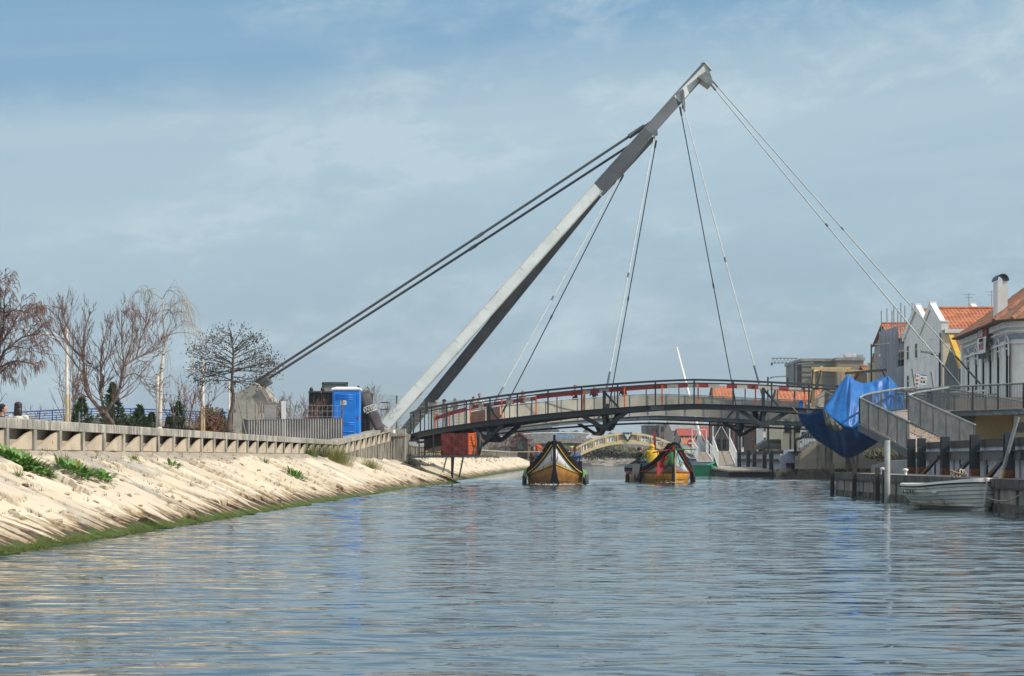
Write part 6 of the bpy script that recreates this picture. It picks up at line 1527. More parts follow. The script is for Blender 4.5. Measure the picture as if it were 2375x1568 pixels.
fb=P(2338,1150,56.2); mb=MB(); mb.ell(fb,(.15,.15,.24),12,8); o=mb.build('boat_fender',MT['fender'],smooth=True,label='round grey fender hanging between the dinghy bow and the pontoon',cat='fender')
p=P(2361,967,58.5); q=P(2315,1130,58.5); mb=MB(); root=thing('leaning_pole','grey leaning pole with a tan lower end standing at the right side of the pontoon','pole',q)
m_=q.lerp(p,.24); mb.tube([m_,p],[.05,.055],n=8); mb.build('grey_upper',MT['galv'],root); mb=MB(); mb.tube([q-(p-q).normalized()*.5,m_],[.05,.05],n=8); mb.build('tan_lower',MT['wood_pale'],root)
x=PX(2058,66); MB().tube([(x,66,-1),(x,66,PZ(1021,66))],.085,n=14).build('steel_pile',mat('pile_pale',(.34,.36,.35),(.25,.27,.26),rough=.6,scale=2),smooth=True,org=(x,66,0),label='pale round steel pile standing in the water in front of the blue tarp',cat='pile')
root=thing('old_quay_wall','old brown stone quay wall between the concrete pontoon and the stepped quay stair','quay wall',(16.5,110,0))
mb=MB()
for (xa_,ya_),(xb_,yb_) in (((14.95,82.3),(16.2,88)),((16.2,88),(25.5,92)),((25.5,92),(26,152.9))): mb.prism([V(xa_,ya_,-1),V(xa_+.25,ya_+.1,-1),V(xa_+.25,ya_+.1,1.77),V(xa_,ya_,1.77)],(xb_-xa_,yb_-ya_,0))
mb.build('wall_face',MT['stone_base'],root)
# block under the stair foot with moss
mb=MB(); mb.prism([V(PX(2020,88),88,-1),V(PX(2133,86),86,-1),V(PX(2133,86),86,PZ(1066,86)),V(PX(2068,87.5),87.5,PZ(1068,87.5)),V(PX(2020,88),88,PZ(1080,88))],(1.2,7,0)); mb.build('stone_block',MT['plaster_grey'],label='low grey concrete block at the water under the stair ramp foot',cat='block')
mb=MB(); rr=random.Random(5)
bush('dark moss and weeds growing on the low block under the stair ramp',(PX(2045,90.5),90.5,PZ(1068,90.5)),.9,.9,.55,301,'leaf_olive',name='weed_clump',n=900,s=.07,cat='weeds')
# stair ramp and platform ------------------------------------------------
root=thing('stair_ramp','grey stepped ramp with solid vertical bar railings coming down from the bridge landing','stair ramp',(17,100,1.6))
MT['steel_rail']=mat('steel_rail',(.24,.255,.25),(.17,.18,.18),rough=.5,metal=.3,scale=2)
def panel_rail(top,h,nbar,bw_,mt_,plate=True):
    """top: list of (point) along handrail; bars down by h"""
    L=[0]
    for p,q in zip(top,top[1:]): L.append(L[-1]+(q-p).length)
    def at(f):
        s=f*L[-1]
        for i in range(len(top)-1):
            if s<=L[i+1]+1e-6: return top[i].lerp(top[i+1],(s-L[i])/max(1e-6,L[i+1]-L[i]))
        return top[-1]
    hb=MB(); hb.tube(top,.055,n=8); hb.build('handrail',MT['galv'],root,smooth=True)
    bb=MB()
    for i in range(nbar+1):
        p=at(i/nbar); bb.bar(p-V(0,0,h),p-V(0,0,.05),bw_,.012,up=V(0,1,0))
    bb.build('bars',MT[mt_],root,fix=False)
    kb=MB(); kb.tube([p-V(0,0,h-.02) for p in top],.035,n=6); kb.build('bottom_rail',MT['galv'],root)
    for i in range(0,nbar+1,max(8,nbar//5)):
        p=at(i/nbar); m_=MB(); m_.bar(p-V(0,0,h+.02),p,.07,.07,up=V(0,1,0)); m_.build('rail_post',MT['steel_mid'],root)
l0,l1=P(1994,923,102),P(2109,979,94.6); r0_,r1_=P(2107,916.5,105),P(2261,986,95.5)
def curve(p0,p1,p2,n): return [(p0*(1-f)**2+p1*2*f*(1-f)+p2*f*f) for f in [i/n for i in range(n+1)]]
far_l=[P(2122,899,114.5),P(2090,901,113),P(2050,907,110.5),P(2022,912,107.5),P(2003,917,104.5)]
panel_rail([l0]+curve(l0.lerp(l1,.15),l0.lerp(l1,.5)+V(.1,0,-.03),l1,8),1.20,74,.03,'steel_rail')
panel_rail(far_l+[l0],1.15,70,.02,'steel_mid')
far_r=[P(2200,899,112),P(2160,905,109),P(2125,911,107)]
panel_rail([r0_]+[r0_.lerp(r1_,i/8) for i in range(1,9)],1.22,96,.03,'steel_rail')
panel_rail(far_r+[r0_],1.18,30,.02,'steel_mid')
mb=MB(); nst=26
lb0,lb1,rb0,rb1=l0-V(0,0,1.2),l1-V(0,0,1.2),r0_-V(0,0,1.22),r1_-V(0,0,1.22)
lb2=lb1+(lb1-lb0)*.25; rb2=rb1+(rb1-rb0)*.12
for i in range(nst):
    f=i/nst; g_=(i+1)/nst; A,B=lb0.lerp(lb2,f),rb0.lerp(rb2,f); Cc,D=lb0.lerp(lb2,g_),rb0.lerp(rb2,g_)
    z=(A.z+B.z)/2; mb.add([V(A.x,A.y,z),V(B.x,B.y,z),V(D.x,D.y,z-.0),V(Cc.x,Cc.y,z-.0),V(A.x,A.y,z-.14),V(B.x,B.y,z-.14),V(D.x,D.y,z-.14),V(Cc.x,Cc.y,z-.14)],[(0,1,2,3),(4,7,6,5),(0,4,5,1),(1,5,6,2),(2,6,7,3),(3,7,4,0)])
mb.build('treads',MT['deckboard'],root)
mb=MB(); mb.bar(lb0-V(0,0,.15),lb2-V(0,0,.15),.16,.3); mb.bar(rb0-V(0,0,.15),rb2-V(0,0,.15),.16,.3); mb.build('stringer',MT['steel_mid'],root)
mb=MB(); mb.poly([V(lb0.x,lb0.y,lb0.z),V(rb0.x,rb0.y,rb0.z),V(PX(2215,114),114,3.75),V(PX(2080,116),116,3.75)]); o=mb.build('upper_ramp',MT['deckboard'],root); o.modifiers.new('s','SOLIDIFY').thickness=-.15
root=thing('landing_platform','raised platform with grey bar railing and steel edge beam on the right bank','platform',(27,118,1.8))
ed=[P(2122,950,118),P(2200,954,113.5),P(2375,956,108),P(2430,956,108)]; zd=3.72
e3=[V(p.x,p.y,zd) for p in ed]; back_=[V(34,112,zd),V(34,126,zd),V(24.5,127,zd),V(23.4,124,zd)]
mb=MB(); mb.prism(e3+back_,(0,0,-.12)); mb.build('slab',MT['deckboard'],root)
mb=MB()
for p,q in zip(e3,e3[1:]): mb.bar(p+V(0,-.08,-.16),q+V(0,-.08,-.16),.10,.26); mb.bar(p+V(0,-.12,-.04),q+V(0,-.12,-.04),.24,.03)
mb.build('edge_beam',MT['galv'],root)
top_=[p+V(0,0,1.20) for p in e3]
mb=MB(); mb.tube(top_,.05,n=8); mb.tube([V(e3[1].x+.6,e3[1].y+9,zd+1.25),V(e3[2].x-2.5,e3[2].y+8,zd+1.25),V(e3[2].x+.5,e3[2].y+5,zd+.55),V(e3[2].x+2,e3[2].y+4,zd+.2)],.05,n=8); mb.tube([V(PX(2180,124),124,zd+1.2),V(PX(2250,124.5),124.5,zd+1.28),V(PX(2285,127),127,zd+1.42)],.055,n=8); mb.build('handrail',MT['galv'],root,smooth=True)
bb=MB(); pp=MB()
for i in range(3):
    p,q=e3[i],e3[i+1]; n=int((q-p).length/.12)
    for k in range(n+1): c=p.lerp(q,k/n); bb.bar(c+V(0,0,.06),c+V(0,0,1.16),.02,.02,up=V(0,1,0))
    m=max(1,int((q-p).length/1.6))
    for k in range(m+1): c=p.lerp(q,k/m); m_=MB(); m_.bar(c+V(0,0,-.02),c+V(0,0,1.2),.08,.08,up=V(0,1,0)); m_.build('railing_post',MT['steel_dark'],root)
for (pa,pb) in ((V(e3[1].x+.6,e3[1].y+9,0),V(e3[2].x-2.5,e3[2].y+8,0)),(V(PX(2125,122),122,0),V(PX(2250,126),126,0))):
    n=int((pb-pa).length/.13)
    for k in range(n+1): c=pa.lerp(pb,k/n); bb.bar(V(c.x,c.y,zd+.06),V(c.x,c.y,zd+1.2),.02,.02,up=V(0,1,0))
bb.build('bars',MT['steel_mid'],root,fix=False)
mb=MB(); mb.prism([V(PX(2130,126),126,zd),V(PX(2420,121),121,zd),V(PX(2420,121),121,zd+.9),V(PX(2130,126),126,zd+.95)],(0,.15,0)); mb.build('low_back_wall',mat('beige_screen',(.40,.35,.28),(.33,.29,.23),rough=.9,scale=1.5),root)
root=thing('ochre_abutment','ochre yellow plastered wall block under the raised platform','abutment',(27,112,1.7))
xa,xb=PX(2263,112),PX(2350,112); mb=MB(); mb.b2(xa,xb,112,120,1.6,3.55); mb.build('wall',MT['plaster_yellow'],root)
mb=MB(); mb.b2(xb+.002,PX(2440,112),111.9,120,1.6,3.45); mb.build('side_pier',MT['plaster_cream'],root)
mb=MB(); mb.b2(PX(2362,108),PX(2400,108),108,108.5,2.6,3.05); mb.b2(PX(2355,108),PX(2372,108),107.8,108,2.55,2.66); mb.build('flood_light',MT['black_paint'],label='black flood light box under the right end of the platform',cat='flood light')
# stepped quay stair at the far right abutment
root=thing('quay_stairs','weathered concrete quay stair wall with steps climbing to the right under the blue tarp','stair wall',(20.5,153,0))
D=153; prof=[(1846,1108),(1846,1057),(1852,1057),(1852,1050),(1858,1050),(1858,1044),(1867,1044),(1867,1037),(1876,1037),(1876,1030),(1888,1030),(1888,1023),(1900,1018),(1930,1005),(2092,1000),(2092,1108)]
mb=MB(); mb.prism([V(PX(x,D),D,PZ(y,D)) for x,y in prof],(.8,9,0)); mb.build('wall',mat('quay_concrete',(.36,.31,.24),(.25,.22,.17),rough=.9,scale=.5,c3=(.055,.05,.042),s3=.8,st3=(2,2,.2),lo3=.5,hi3=.66),root)
mb=MB(); mb.prism([V(PX(1800,D-.4),D-.4,-.6),V(PX(2094,D-.4),D-.4,-.6),V(PX(2094,D-.4),D-.4,PZ(1086,D)),V(PX(1800,D-.4),D-.4,PZ(1088,D))],(.8,.38,0)); mb.build('stone_footing',MT['stone_base'],root)
mb=MB()
for px in range(1850,1930,6): 
    zt=PZ(1062-(px-1846)*.95,D)+.02; mb.bar((PX(px,D),D+.4,zt),(PX(px,D),D+.4,zt+1.05),.03,.03)
mb.build('stair_bars',MT['galv'],root)
mb=MB(); mb.tube([P(1845,1052,D),P(1844,1022,D),P(1850,1017,D),P(1856,1017,D),P(1885,992,D)],.10,n=8); mb.build('stair_handrail',MT['black_paint'],root,smooth=True)
# pale blue board wall and quay with piles on the far right bank
root=thing('far_quay_wall','pale blue grey quay wall with a row of dark piles beyond the stepped quay stair','quay wall',(20,190,1))
pts=[V(18.6,155.5,0),V(22.0,245,0),V(26.5,390,0)]
mb=MB()
for p,q in zip(pts,pts[1:]): mb.prism([p+V(0,0,-.5),p+V(.4,0,-.5),p+V(.4,0,1.7),p+V(0,0,1.7)],q-p)
mb.build('wall_face',mat('far_quay_paint',(.50,.53,.58),(.38,.40,.44),rough=.85,scale=.4,c3=(.09,.09,.09),s3=.5,st3=(1,1,.3),lo3=.56,hi3=.7),root)
mb=MB()
for p,q in zip(pts,pts[1:]): mb.prism([p+V(-.1,0,1.62),p+V(.6,0,1.62),p+V(.6,0,1.86),p+V(-.1,0,1.86)],q-p); mb.bar(p+V(-.2,0,1.15),q+V(-.2,0,1.15),.12,.22)
mb.build('dark_capping',MT['wood_dark'],root)
mb=MB(); mb.prism([V(PX(1817,154.6),154.6,PZ(1073,154.6)),V(PX(1846,154.6),154.6,PZ(1074,154.6)),V(PX(1846,154.6),154.6,PZ(1042,154.6)),V(PX(1817,154.6),154.6,PZ(1043,154.6))],(.1,.3,0)); mb.build('blue_panel',mat('pale_blue_panel',(.36,.42,.52),(.32,.37,.46),rough=.8),root)
for px in (1724,1745,1760,1784,1800,1829-2):
    u=(px-CX)/F; f=(u*pts[0].y-pts[0].x)/((pts[1].x-pts[0].x)-u*(pts[1].y-pts[0].y)); c=pts[0].lerp(pts[1],max(0,f)); c=V(PX(px,max(156,c.y)),max(156,c.y),0)
    mb=MB(); mb.b2(c.x-.5,c.x-.2,c.y-.15,c.y+.15,-.8,PZ(1044,c.y)); mb.build('dark_pile',MT['steel_dark'],root)
# far floating dock, gangways, green work boat
root=thing('floating_dock','low brown floating dock with pale edge on the water right of the canal boats','floating dock',(14.5,157,0))
mb=MB(); mb.prism([P(1690,1091,158),P(1790,1091,157),P(1786,1083,172),P(1640,1083,175)],(0,0,-.12)); mb.build('deck',MT['wood_grey'],root)
mb=MB(); mb.prism([P(1690,1096,157.9),P(1790,1096,156.9),P(1790,1096,156.9)+V(.3,8,0),P(1690,1096,157.9)+V(-.3,8,0)],(0,0,-.45)); mb.build('float',MT['rubber'],root)
mb=MB(); mb.bar(P(1690,1093,157.8),P(1790,1093,156.8),.08,.12); mb.build('pale_edge',MT['concrete'],root)
for i in range(8):
    p=P(1646+i*6,1088+i*.9,172-i*1.8); mb=MB(); mb.tube([p,V(p.x,p.y,-.4)],.09,n=6); mb.build('dock_fender',MT['rubber_grey'],root)
def gangway(label,px0,px1,pyt,pyb,d0,d1):
    """px0..px1: span at the foot; foot at d0 (py pyb), head at d1"""
    cx=PX((px0+px1)/2,d0); root=thing('gangway',label,'gangway',(cx,d0,.5),'white railed gangways on the far right bank')
    w_=(px1-px0)/F*d0/2; zb=PZ(pyb,d0); zt=1.9; hx=PX((px0+px1)/2-14,d1)
    A=[V(cx-w_,d0,zb),V(cx+w_,d0,zb),V(hx+w_,d1,zt),V(hx-w_,d1,zt)]
    mb=MB(); mb.prism(A,(0,0,-.12)); mb.build('walkway',MT['wood_grey'],root)
    for s0,s1 in ((A[0],A[3]),(A[1],A[2])):
        mb=MB(); h=1.15
        for k in range(11): p=s0.lerp(s1,k/10); mb.bar(p,p+V(0,0,h),.05,.05)
        mb.bar(s0+V(0,0,h),s1+V(0,0,h),.07,.07); mb.bar(s0+V(0,0,h*.5),s1+V(0,0,h*.5),.04,.04); mb.bar(s0,s1,.08,.12); mb.build('railing',MT['white_paint'],root)
    mb=MB(); t=2.15
    for p in (A[2],A[3]): mb.bar(p,p+V(0,0,t),.09,.09)
    mb.bar(A[2]+V(0,0,t),A[3]+V(0,0,t),.09,.09); mb.bar(A[2]+V(0,0,t*.4),A[2].lerp(A[3],.5)+V(0,0,t),.05,.05); mb.bar(A[3]+V(0,0,t*.4),A[2].lerp(A[3],.5)+V(0,0,t),.05,.05); mb.build('head_frame',MT['white_paint'],root); mb=MB(); mb.bar(A[0],A[1],.09,.1); mb.build('foot_rail',MT['white_paint'],root)
gangway('right hand white gangway sloping down to the floating dock',1666,1708,1030,1083,172,186)
gangway('left hand white gangway behind the green boat',1618,1654,1035,1070,196,214)
def bluntboat():
    d=172; c=V(PX(1628,d),d,0); root=thing('green_workboat','bright green plastic work boat with a white inside moored behind the flag boat','boat',c)
    M=Matrix.Translation(c)@Matrix.Rotation(rad(-24),4,'Z'); st=[(0,.70,.72),(.25,.86,.66),(.9,.92,.6),(2.4,.92,.62),(3.6,.8,.72),(4.3,.5,.9),(4.5,.3,.98)]
    def rg(y,b,z): return [V(-b,y,z),V(-b*.96,y,.2),V(-b*.8,y,-.25),V(b*.8,y,-.25),V(b*.96,y,.2),V(b,y,z)]
    mb=MB(M); mb.loft([rg(*s) for s in st],False); mb.poly(rg(*st[0])); o=mb.build('hull',MT['green_boat'],root); o.modifiers.new('s','SOLIDIFY').thickness=.05
    mb=MB(M); mb.loft([[V(-b*.9,y,.22),V(b*.9,y,.22)] for y,b,z in st],False); mb.loft([[V(b*.93,y,.22),V(b*.93,y,z-.1)] for y,b,z in st],False); mb.loft([[V(-b*.93,y,.22),V(-b*.93,y,z-.1)] for y,b,z in st],False); mb.build('white_lining',MT['white_paint'],root,fix=False)
    mb=MB(M)
    for sg in (-1,1): mb.loft([[V(sg*(b-.12),y,z+.06),V(sg*(b+.10),y,z+.06),V(sg*(b+.10),y,z-.06),V(sg*(b-.12),y,z-.06)] for y,b,z in st],True,True)
    mb.bar((-.8,0,.72),(.8,0,.72),.18,.12); mb.build('gunwale',MT['green_boat'],root)
    mb=MB(M); mb.b2(-.85,.85,1.6,1.9,.42,.48); mb.build('thwart',MT['white_paint'],root)
bluntboat()
# ---------------------------------------------------------------- blue tarp and the timber frame that carries it
root=thing('timber_frame','raw timber frame of posts and beams on the bridge above the blue tarp','timber frame',ring(-22,15))
dT=114.5
for px,yt,yb,w_ in ((1886,857,945,.16),(1903,858,907,.14),(1956,857,905,.16),(1969,851,945,.18)):
    mb=MB(); mb.bar(P(px,yb,dT+.3*(px%3)),P(px,yt,dT+.3*(px%3)),w_,w_); mb.build('post',MT['wood_pale'],root)
for pa,pb,mm in (((1882,854,dT),(1970,854.5,dT),'wood_pale'),((1884,857,dT+2.2),(2010,862,dT+2.2),'wood_pale'),((1960,866,dT-.4),(2056,858,dT-.2),'wood_dark'),((1884,860,dT+.1),(1906,853,dT+2),'wood_pale')):
    mb=MB(); mb.bar(P(*pa),P(*pb),.14,.13); mb.build('beam',MT[mm],root)
for pa,pb in (((1886,858,dT-.1),(1880,935,dT-.3)),((1904,860,dT),(1893,900,dT)),((2046,858,dT-.3),(2058,885,dT-.4))):
    mb=MB(); mb.bar(P(*pa),P(*pb),.05,.07); mb.build('brace',MT['wood_dark'],root)
def tarp_grid(cols,nr,fold,seed,sag=0):
    """cols: list of column polylines [(px,py,d),...] resampled to nr rows; folds push the cloth in and out"""
    out=[]
    for ci,col in enumerate(cols):
        pts=[P(*c) for c in col]; L=[0]
        for p,q in zip(pts,pts[1:]): L.append(L[-1]+(q-p).length)
        r=[]
        for k in range(nr):
            s=k/(nr-1)*L[-1]
            for i in range(len(pts)-1):
                if s<=L[i+1]+1e-6: r.append(pts[i].lerp(pts[i+1],(s-L[i])/max(1e-6,L[i+1]-L[i]))); break
        out.append(r)
    res=[]; rr=np.random.RandomState(seed); n=len(out); sub=6; M_=[]
    for ci in range(n-1):
        for s in range(sub):
            f=s/sub; M_.append([out[ci][k].lerp(out[ci+1][k],f) for k in range(nr)])
    M_.append(out[-1]); ph=rr.uniform(0,6,8)
    for i,r in enumerate(M_):
        for k in range(nr):
            v=k/(nr-1); e=math.sin(math.pi*min(1,max(0,v)))**.5; u=i/(len(M_)-1)
            dy=fold*e*(math.sin(u*38+ph[0]+v*1.5)*.5+math.sin(u*61+ph[1]-v*2.2)*.3+math.sin(u*19+v*5+ph[2])*.5+.35*math.sin(v*14+u*9+ph[3]))
            r[k]=r[k]+V(.25*dy,dy,.15*dy)
    return M_
def sheet(name,cols,mt_,root,nr=22,fold=.12,seed=1):
    g=tarp_grid(cols,nr,fold,seed); mb=MB(); mb.loft(g,False); o=mb.build(name,mt_,root,fix=False,smooth=True); o.modifiers.new('s','SOLIDIFY').thickness=.01; return o
MT['tarp']=mat('tarp_blue',(.004,.135,.43),(.003,.10,.34),rough=.42,scale=1.2,bump=.9,bscale=4,spec=.35,c3=(.008,.17,.46),s3=2.5,lo3=.55,hi3=.75)
root=thing('blue_tarp','large crumpled bright blue tarpaulin draped over the right end of the bridge','tarpaulin',P(1965,1060,114))
sheet('upper_sheet',[[(1964,868,113),(1938,905,112.6),(1910,947,111.6)],[(1966,869,112.9),(1948,920,112),(1930,972,111)],[(1969,870,112.9),(1963,930,111.6),(1957,988,110.6)],[(1974,874,112.9),(1976,930,111.5),(1972,992,110.6)],[(1985,883,113),(1990,935,111.6),(1985,985,110.8)],[(2002,889,113.2),(2008,935,112),(2003,976,111.4)],[(2020,886,113.4),(2027,930,112.4),(2026,962,112)],[(2040,879,113.5),(2046,925,112.8),(2047,953,112.4)],[(2060,871,113.6),(2066,915,113),(2066,952,112.8)]],MT['tarp'],root,24,.10,3)
sheet('right_sheet',[[(2060,871,113.6),(2066,915,113),(2066,952,112.8)],[(2072,884,114.6),(2077,917,114.2),(2078,950,114)],[(2084,900,115.5),(2088,920,115.2),(2089,949,115)],[(2094,912,116.5),(2096,930,116.3),(2096,948,116)]],MT['tarp'],root,18,.05,4)
sheet('lower_flap',[[(1850,958,112.2),(1852,966,112.6),(1858,982,113.2)],[(1880,962,111.9),(1886,990,113.0),(1892,1020,114.0)],[(1912,950,111.5),(1922,1000,113),(1928,1042,114.6)],[(1932,972,111),(1945,1015,112.8),(1950,1058,114.8)],[(1957,988,110.6),(1962,1025,112.4),(1966,1065,115)],[(1974,992,110.6),(1984,1022,112.4),(1990,1055,114.6)],[(1988,985,110.8),(2010,1010,112.6),(2024,1034,114)],[(2004,976,111.4),(2040,990,113),(2062,1008,114.2)]],MT['tarp'],root,20,.09,5)
sheet('grey_flap',[[(1908,950,111.2),(1914,985,110.9),(1930,1000,110.9)],[(1913,951,111.1),(1925,985,110.6),(1938,1003,110.6)],[(1922,962,110.9),(1938,985,110.5),(1948,1000,110.5)],[(1935,975,110.8),(1950,988,110.5),(1955,996,110.5)]],mat('tarp_grey',(.085,.085,.065),(.16,.16,.13),rough=.5,scale=3),root,12,.08,6)
sheet('small_blue_corner',[[(1853,932,113),(1851,948,112.8)],[(1857,928,113),(1858,946,112.8)],[(1862,930,113),(1865,948,112.8)]],MT['tarp'],root,8,.04,7)
sheet('grey_cover',[[(1864,938,115.5),(1866,950,115.2)],[(1885,925,116),(1888,948,115.6)],[(1912,905,116.5),(1915,945,116)],[(1938,918,116),(1940,945,115.5)]],mat('tarp_grey_cover',(.10,.10,.085),(.18,.18,.16),rough=.6,scale=2),root,10,.1,8)
tarp_=root
for o_ in bpy.data.objects:
    if o_.name=='blue_tarp': tarp_=o_
for pa,pb in (((1850,958,112.2),(1838,944,112)),((1938,905,112.5),(1886,930,114)),((2094,912,116.4),(2122,900,115))):
    mb=MB(); mb.tube([P(*pa),P(*pb)],.022,n=5); mb.build('tie_rope',MT['rope'],tarp_)
# notice poles on the landing
def notice(label,px0,px1,py0,py1,d,lean,lines):
    root=thing('notice_board',label,'notice board',P((px0+px1)/2,900,d),'notices by the landing')
    c=P((px0+px1)/2,(py0+py1)/2,d); w_=(px1-px0)/F*d; h=(py1-py0)/F*d; Mx=Matrix.Translation(c)@Matrix.Rotation(lean,4,'Y')
    mb=MB(Mx); mb.box((0,0,0),(w_,.03,h)); mb.build('board',MT['white_matte'],root)
    for (x,z,a_,b_,mm) in lines:
        mb=MB(Mx); mb.box((x*w_,-.02,z*h),(a_*w_,.008,b_*h)); mb.build('printed_mark',MT[mm],root)
notice('white construction notice board with a blue header beside the blue tarp',2133,2149,868,892,119,rad(7),[(0,.42,.9,.10,'blue_rail'),(-.2,.12,.3,.16,'grey_cloth'),(.2,.12,.3,.16,'yellow_trim'),(-.2,-.25,.25,.2,'grey_cloth'),(.2,-.25,.3,.2,'navy_cloth'),(0,-.06,.9,.02,'grey_cloth')])
notice('narrow red and white notice strip left of the construction notice board',2123,2131,868,902,119.2,rad(4),[(0,.38,.6,.1,'red_paint'),(0,.1,.6,.14,'red_paint'),(0,-.15,.6,.12,'grey_cloth'),(0,-.38,.6,.1,'red_paint')])
mb=MB(); mb.tube([P(2123,905,119.4),P(2116,855,119.4)],.06,n=6); mb.build('leaning_pole',MT['galv'],org=P(2123,905,119.4),label='pale leaning pole behind the narrow red and white notice',cat='pole')
mb=MB(); mb.tube([P(2166,900,121),P(2160,862,121)],.06,n=6); mb.build('leaning_pole',MT['galv'],org=P(2166,900,121),label='pale leaning pole right of the construction notice board',cat='pole')
# ---------------------------------------------------------------- buildings of the right bank
def XF(d): return 20+.07*d
def tile_slope(mb,a,b,c,dd,rib=.28,rows=7,amp=.05):
    """corrugated tiled slope: a-b along the ridge, dd-c along the eave (a above dd)"""
    a,b,c,dd=[Vector(v) for v in (a,b,c,dd)]; n=max(2,int((b-a).length/rib)); nr=(b-a).cross(dd-a).normalized()
    if nr.z<0: nr=-nr
    grid=[]
    for j in range(rows*2):
        f=((j//2)+(j%2)*.96)/rows; st=.03*(j%2)
        row=[]
        for i in range(n*4+1):
            u=i/(n*4); p=a.lerp(b,u).lerp(dd.lerp(c,u),f); row.append(p+nr*(amp*(.5+.5*math.cos(i*math.pi/2))+st+.012*math.sin(i*1.7+j)))
        grid.append(row)
    mb.loft(grid,False)
def window(root,M,w_,h,arch=False,frame='white_paint',glass='dark_opening',bars=True):
    """window centred at M's origin; local x right, z up, -y out of the wall"""
    mb=MB(M); t=.09
    fd=.03; mb.box((-w_/2,-.005,0),(t,fd,h+t)); mb.box((w_/2,-.005,0),(t,fd,h+t)); mb.box((0,-.005,h/2),(w_-t,fd,t)); mb.box((0,-.02,-h/2),(w_+.25,.07,t))
    if bars: mb.box((0,-.004,0),(.05,.012,h-t)); mb.box((0,-.003,h*.12),(w_-t,.008,.05))
    if arch: mb.k=1; mb.prism([V(-w_/2,-.012,h/2+t/2+.002),V(-w_*.36,-.012,h/2+w_*.34),V(0,-.012,h/2+w_*.5),V(w_*.36,-.012,h/2+w_*.34),V(w_/2,-.012,h/2+t/2+.002)],(0,.03,0))
    o=mb.build('window',[MT[frame],MT[glass]],root)
    mb=MB(M); mb.box((0,.012,0),(w_-t,.03,h-t)); mb.build('pane',MT[glass],o)
    return o
def Mwall(c,n):
    """frame whose -y axis is the outward normal n"""
    n=Vector(n).normalized(); z=V(0,0,1); x=z.cross(n).normalized(); M=Matrix((x,-n,z)).transposed().to_4x4(); M.translation=Vector(c); return M
def rowhouse(label,d0,d1,xf,dep,eave,ridge,wall,tile,nwin=3,rows=(.35,.72),parapet=None,front=True,group='houses along the right bank',wmat='white_paint',z0=1.7,cam=True,over=.25,wh=1.5):
    """gable faces the canal (-x); ridge runs back along +x; the near slope faces the camera"""
    dm=(d0+d1)/2; root=thing('row_house',label,'house',(xf,dm,z0),group)
    mb=MB(); mb.prism([V(xf,d0,z0),V(xf,d1,z0),V(xf,d1,eave),V(xf,dm,ridge),V(xf,d0,eave)],(dep,0,0)); mb.build('wall',MT[wall],root)
    mb=MB(); o=.12; k=(ridge-eave)/(dm-d0)
    x0=xf-(over if not parapet else -.35); 
    tile_slope(mb,(x0,dm,ridge+o),(xf+dep,dm,ridge+o),(xf+dep,d0-.3,eave-.3*k+o),(x0,d0-.3,eave-.3*k+o)); tile_slope(mb,(x0,dm,ridge+o),(xf+dep,dm,ridge+o),(xf+dep,d1+.02,eave-.02*k+o),(x0,d1+.02,eave-.02*k+o))
    mb.tube([(x0,dm,ridge+o+.06),(xf+dep,dm,ridge+o+.06)],.12,n=8); mb.build('roof',MT[tile],root,fix=False)
    if parapet:
        mb=MB(); 
        for y_,s_ in ((d0,-1),(d1,1)): mb.prism([V(xf-.12,dm,ridge+.1),V(xf-.12,y_+s_*.15,eave-.1),V(xf-.12,y_+s_*.15,eave+.45),V(xf-.12,dm,ridge+.62)],(.42,0,0))
        mb.box((xf+.1,dm,ridge+.52),(.5,.55,.3))
        for y_ in (d0,d1): mb.box((xf+.1,y_,eave+.25),(.5,.5,.6)); mb.box((xf+.1,y_,eave+.6),(.6,.6,.1))
        mb.build('parapet',MT[parapet],root)
    for r,fz in enumerate(rows):
        for i in range(nwin):
            y_=d0+(d1-d0)*(i+.5)/nwin; window(root,Mwall((xf-.01,y_,z0+(eave-z0)*fz),(-1,0,0)),1.0,wh,frame=wmat)
    mb=MB(Mwall((xf-.01,d0+(d1-d0)*.3,z0+1.1),(-1,0,0))); mb.box((0,-.02,0),(1.1,.08,2.2)); mb.build('door',MT['wood_brown'],root)
    mb=MB(); mb.tube([(xf-.14,d0+.25,z0),(xf-.14,d0+.25,eave-.2)],.07,n=6); mb.build('downpipe',MT['galv'],root)
    mb=MB(); ax=xf+dep*.35; mb.tube([(ax,dm,ridge),(ax,dm,ridge+1.5)],.025,n=4); mb.bar((ax-.5,dm,ridge+1.4),(ax+.5,dm,ridge+1.4),.03,.03); mb.bar((ax-.3,dm,ridge+1.15),(ax+.3,dm,ridge+1.15),.03,.03); mb.build('aerial',MT['galv'],root)
    if cam: 
        for i in range(2): window(root,Mwall((xf+dep*(.3+.35*i),d0-.01,z0+(eave-z0)*.6),(0,-1,0)),.9,1.2,frame=wmat)
    return root
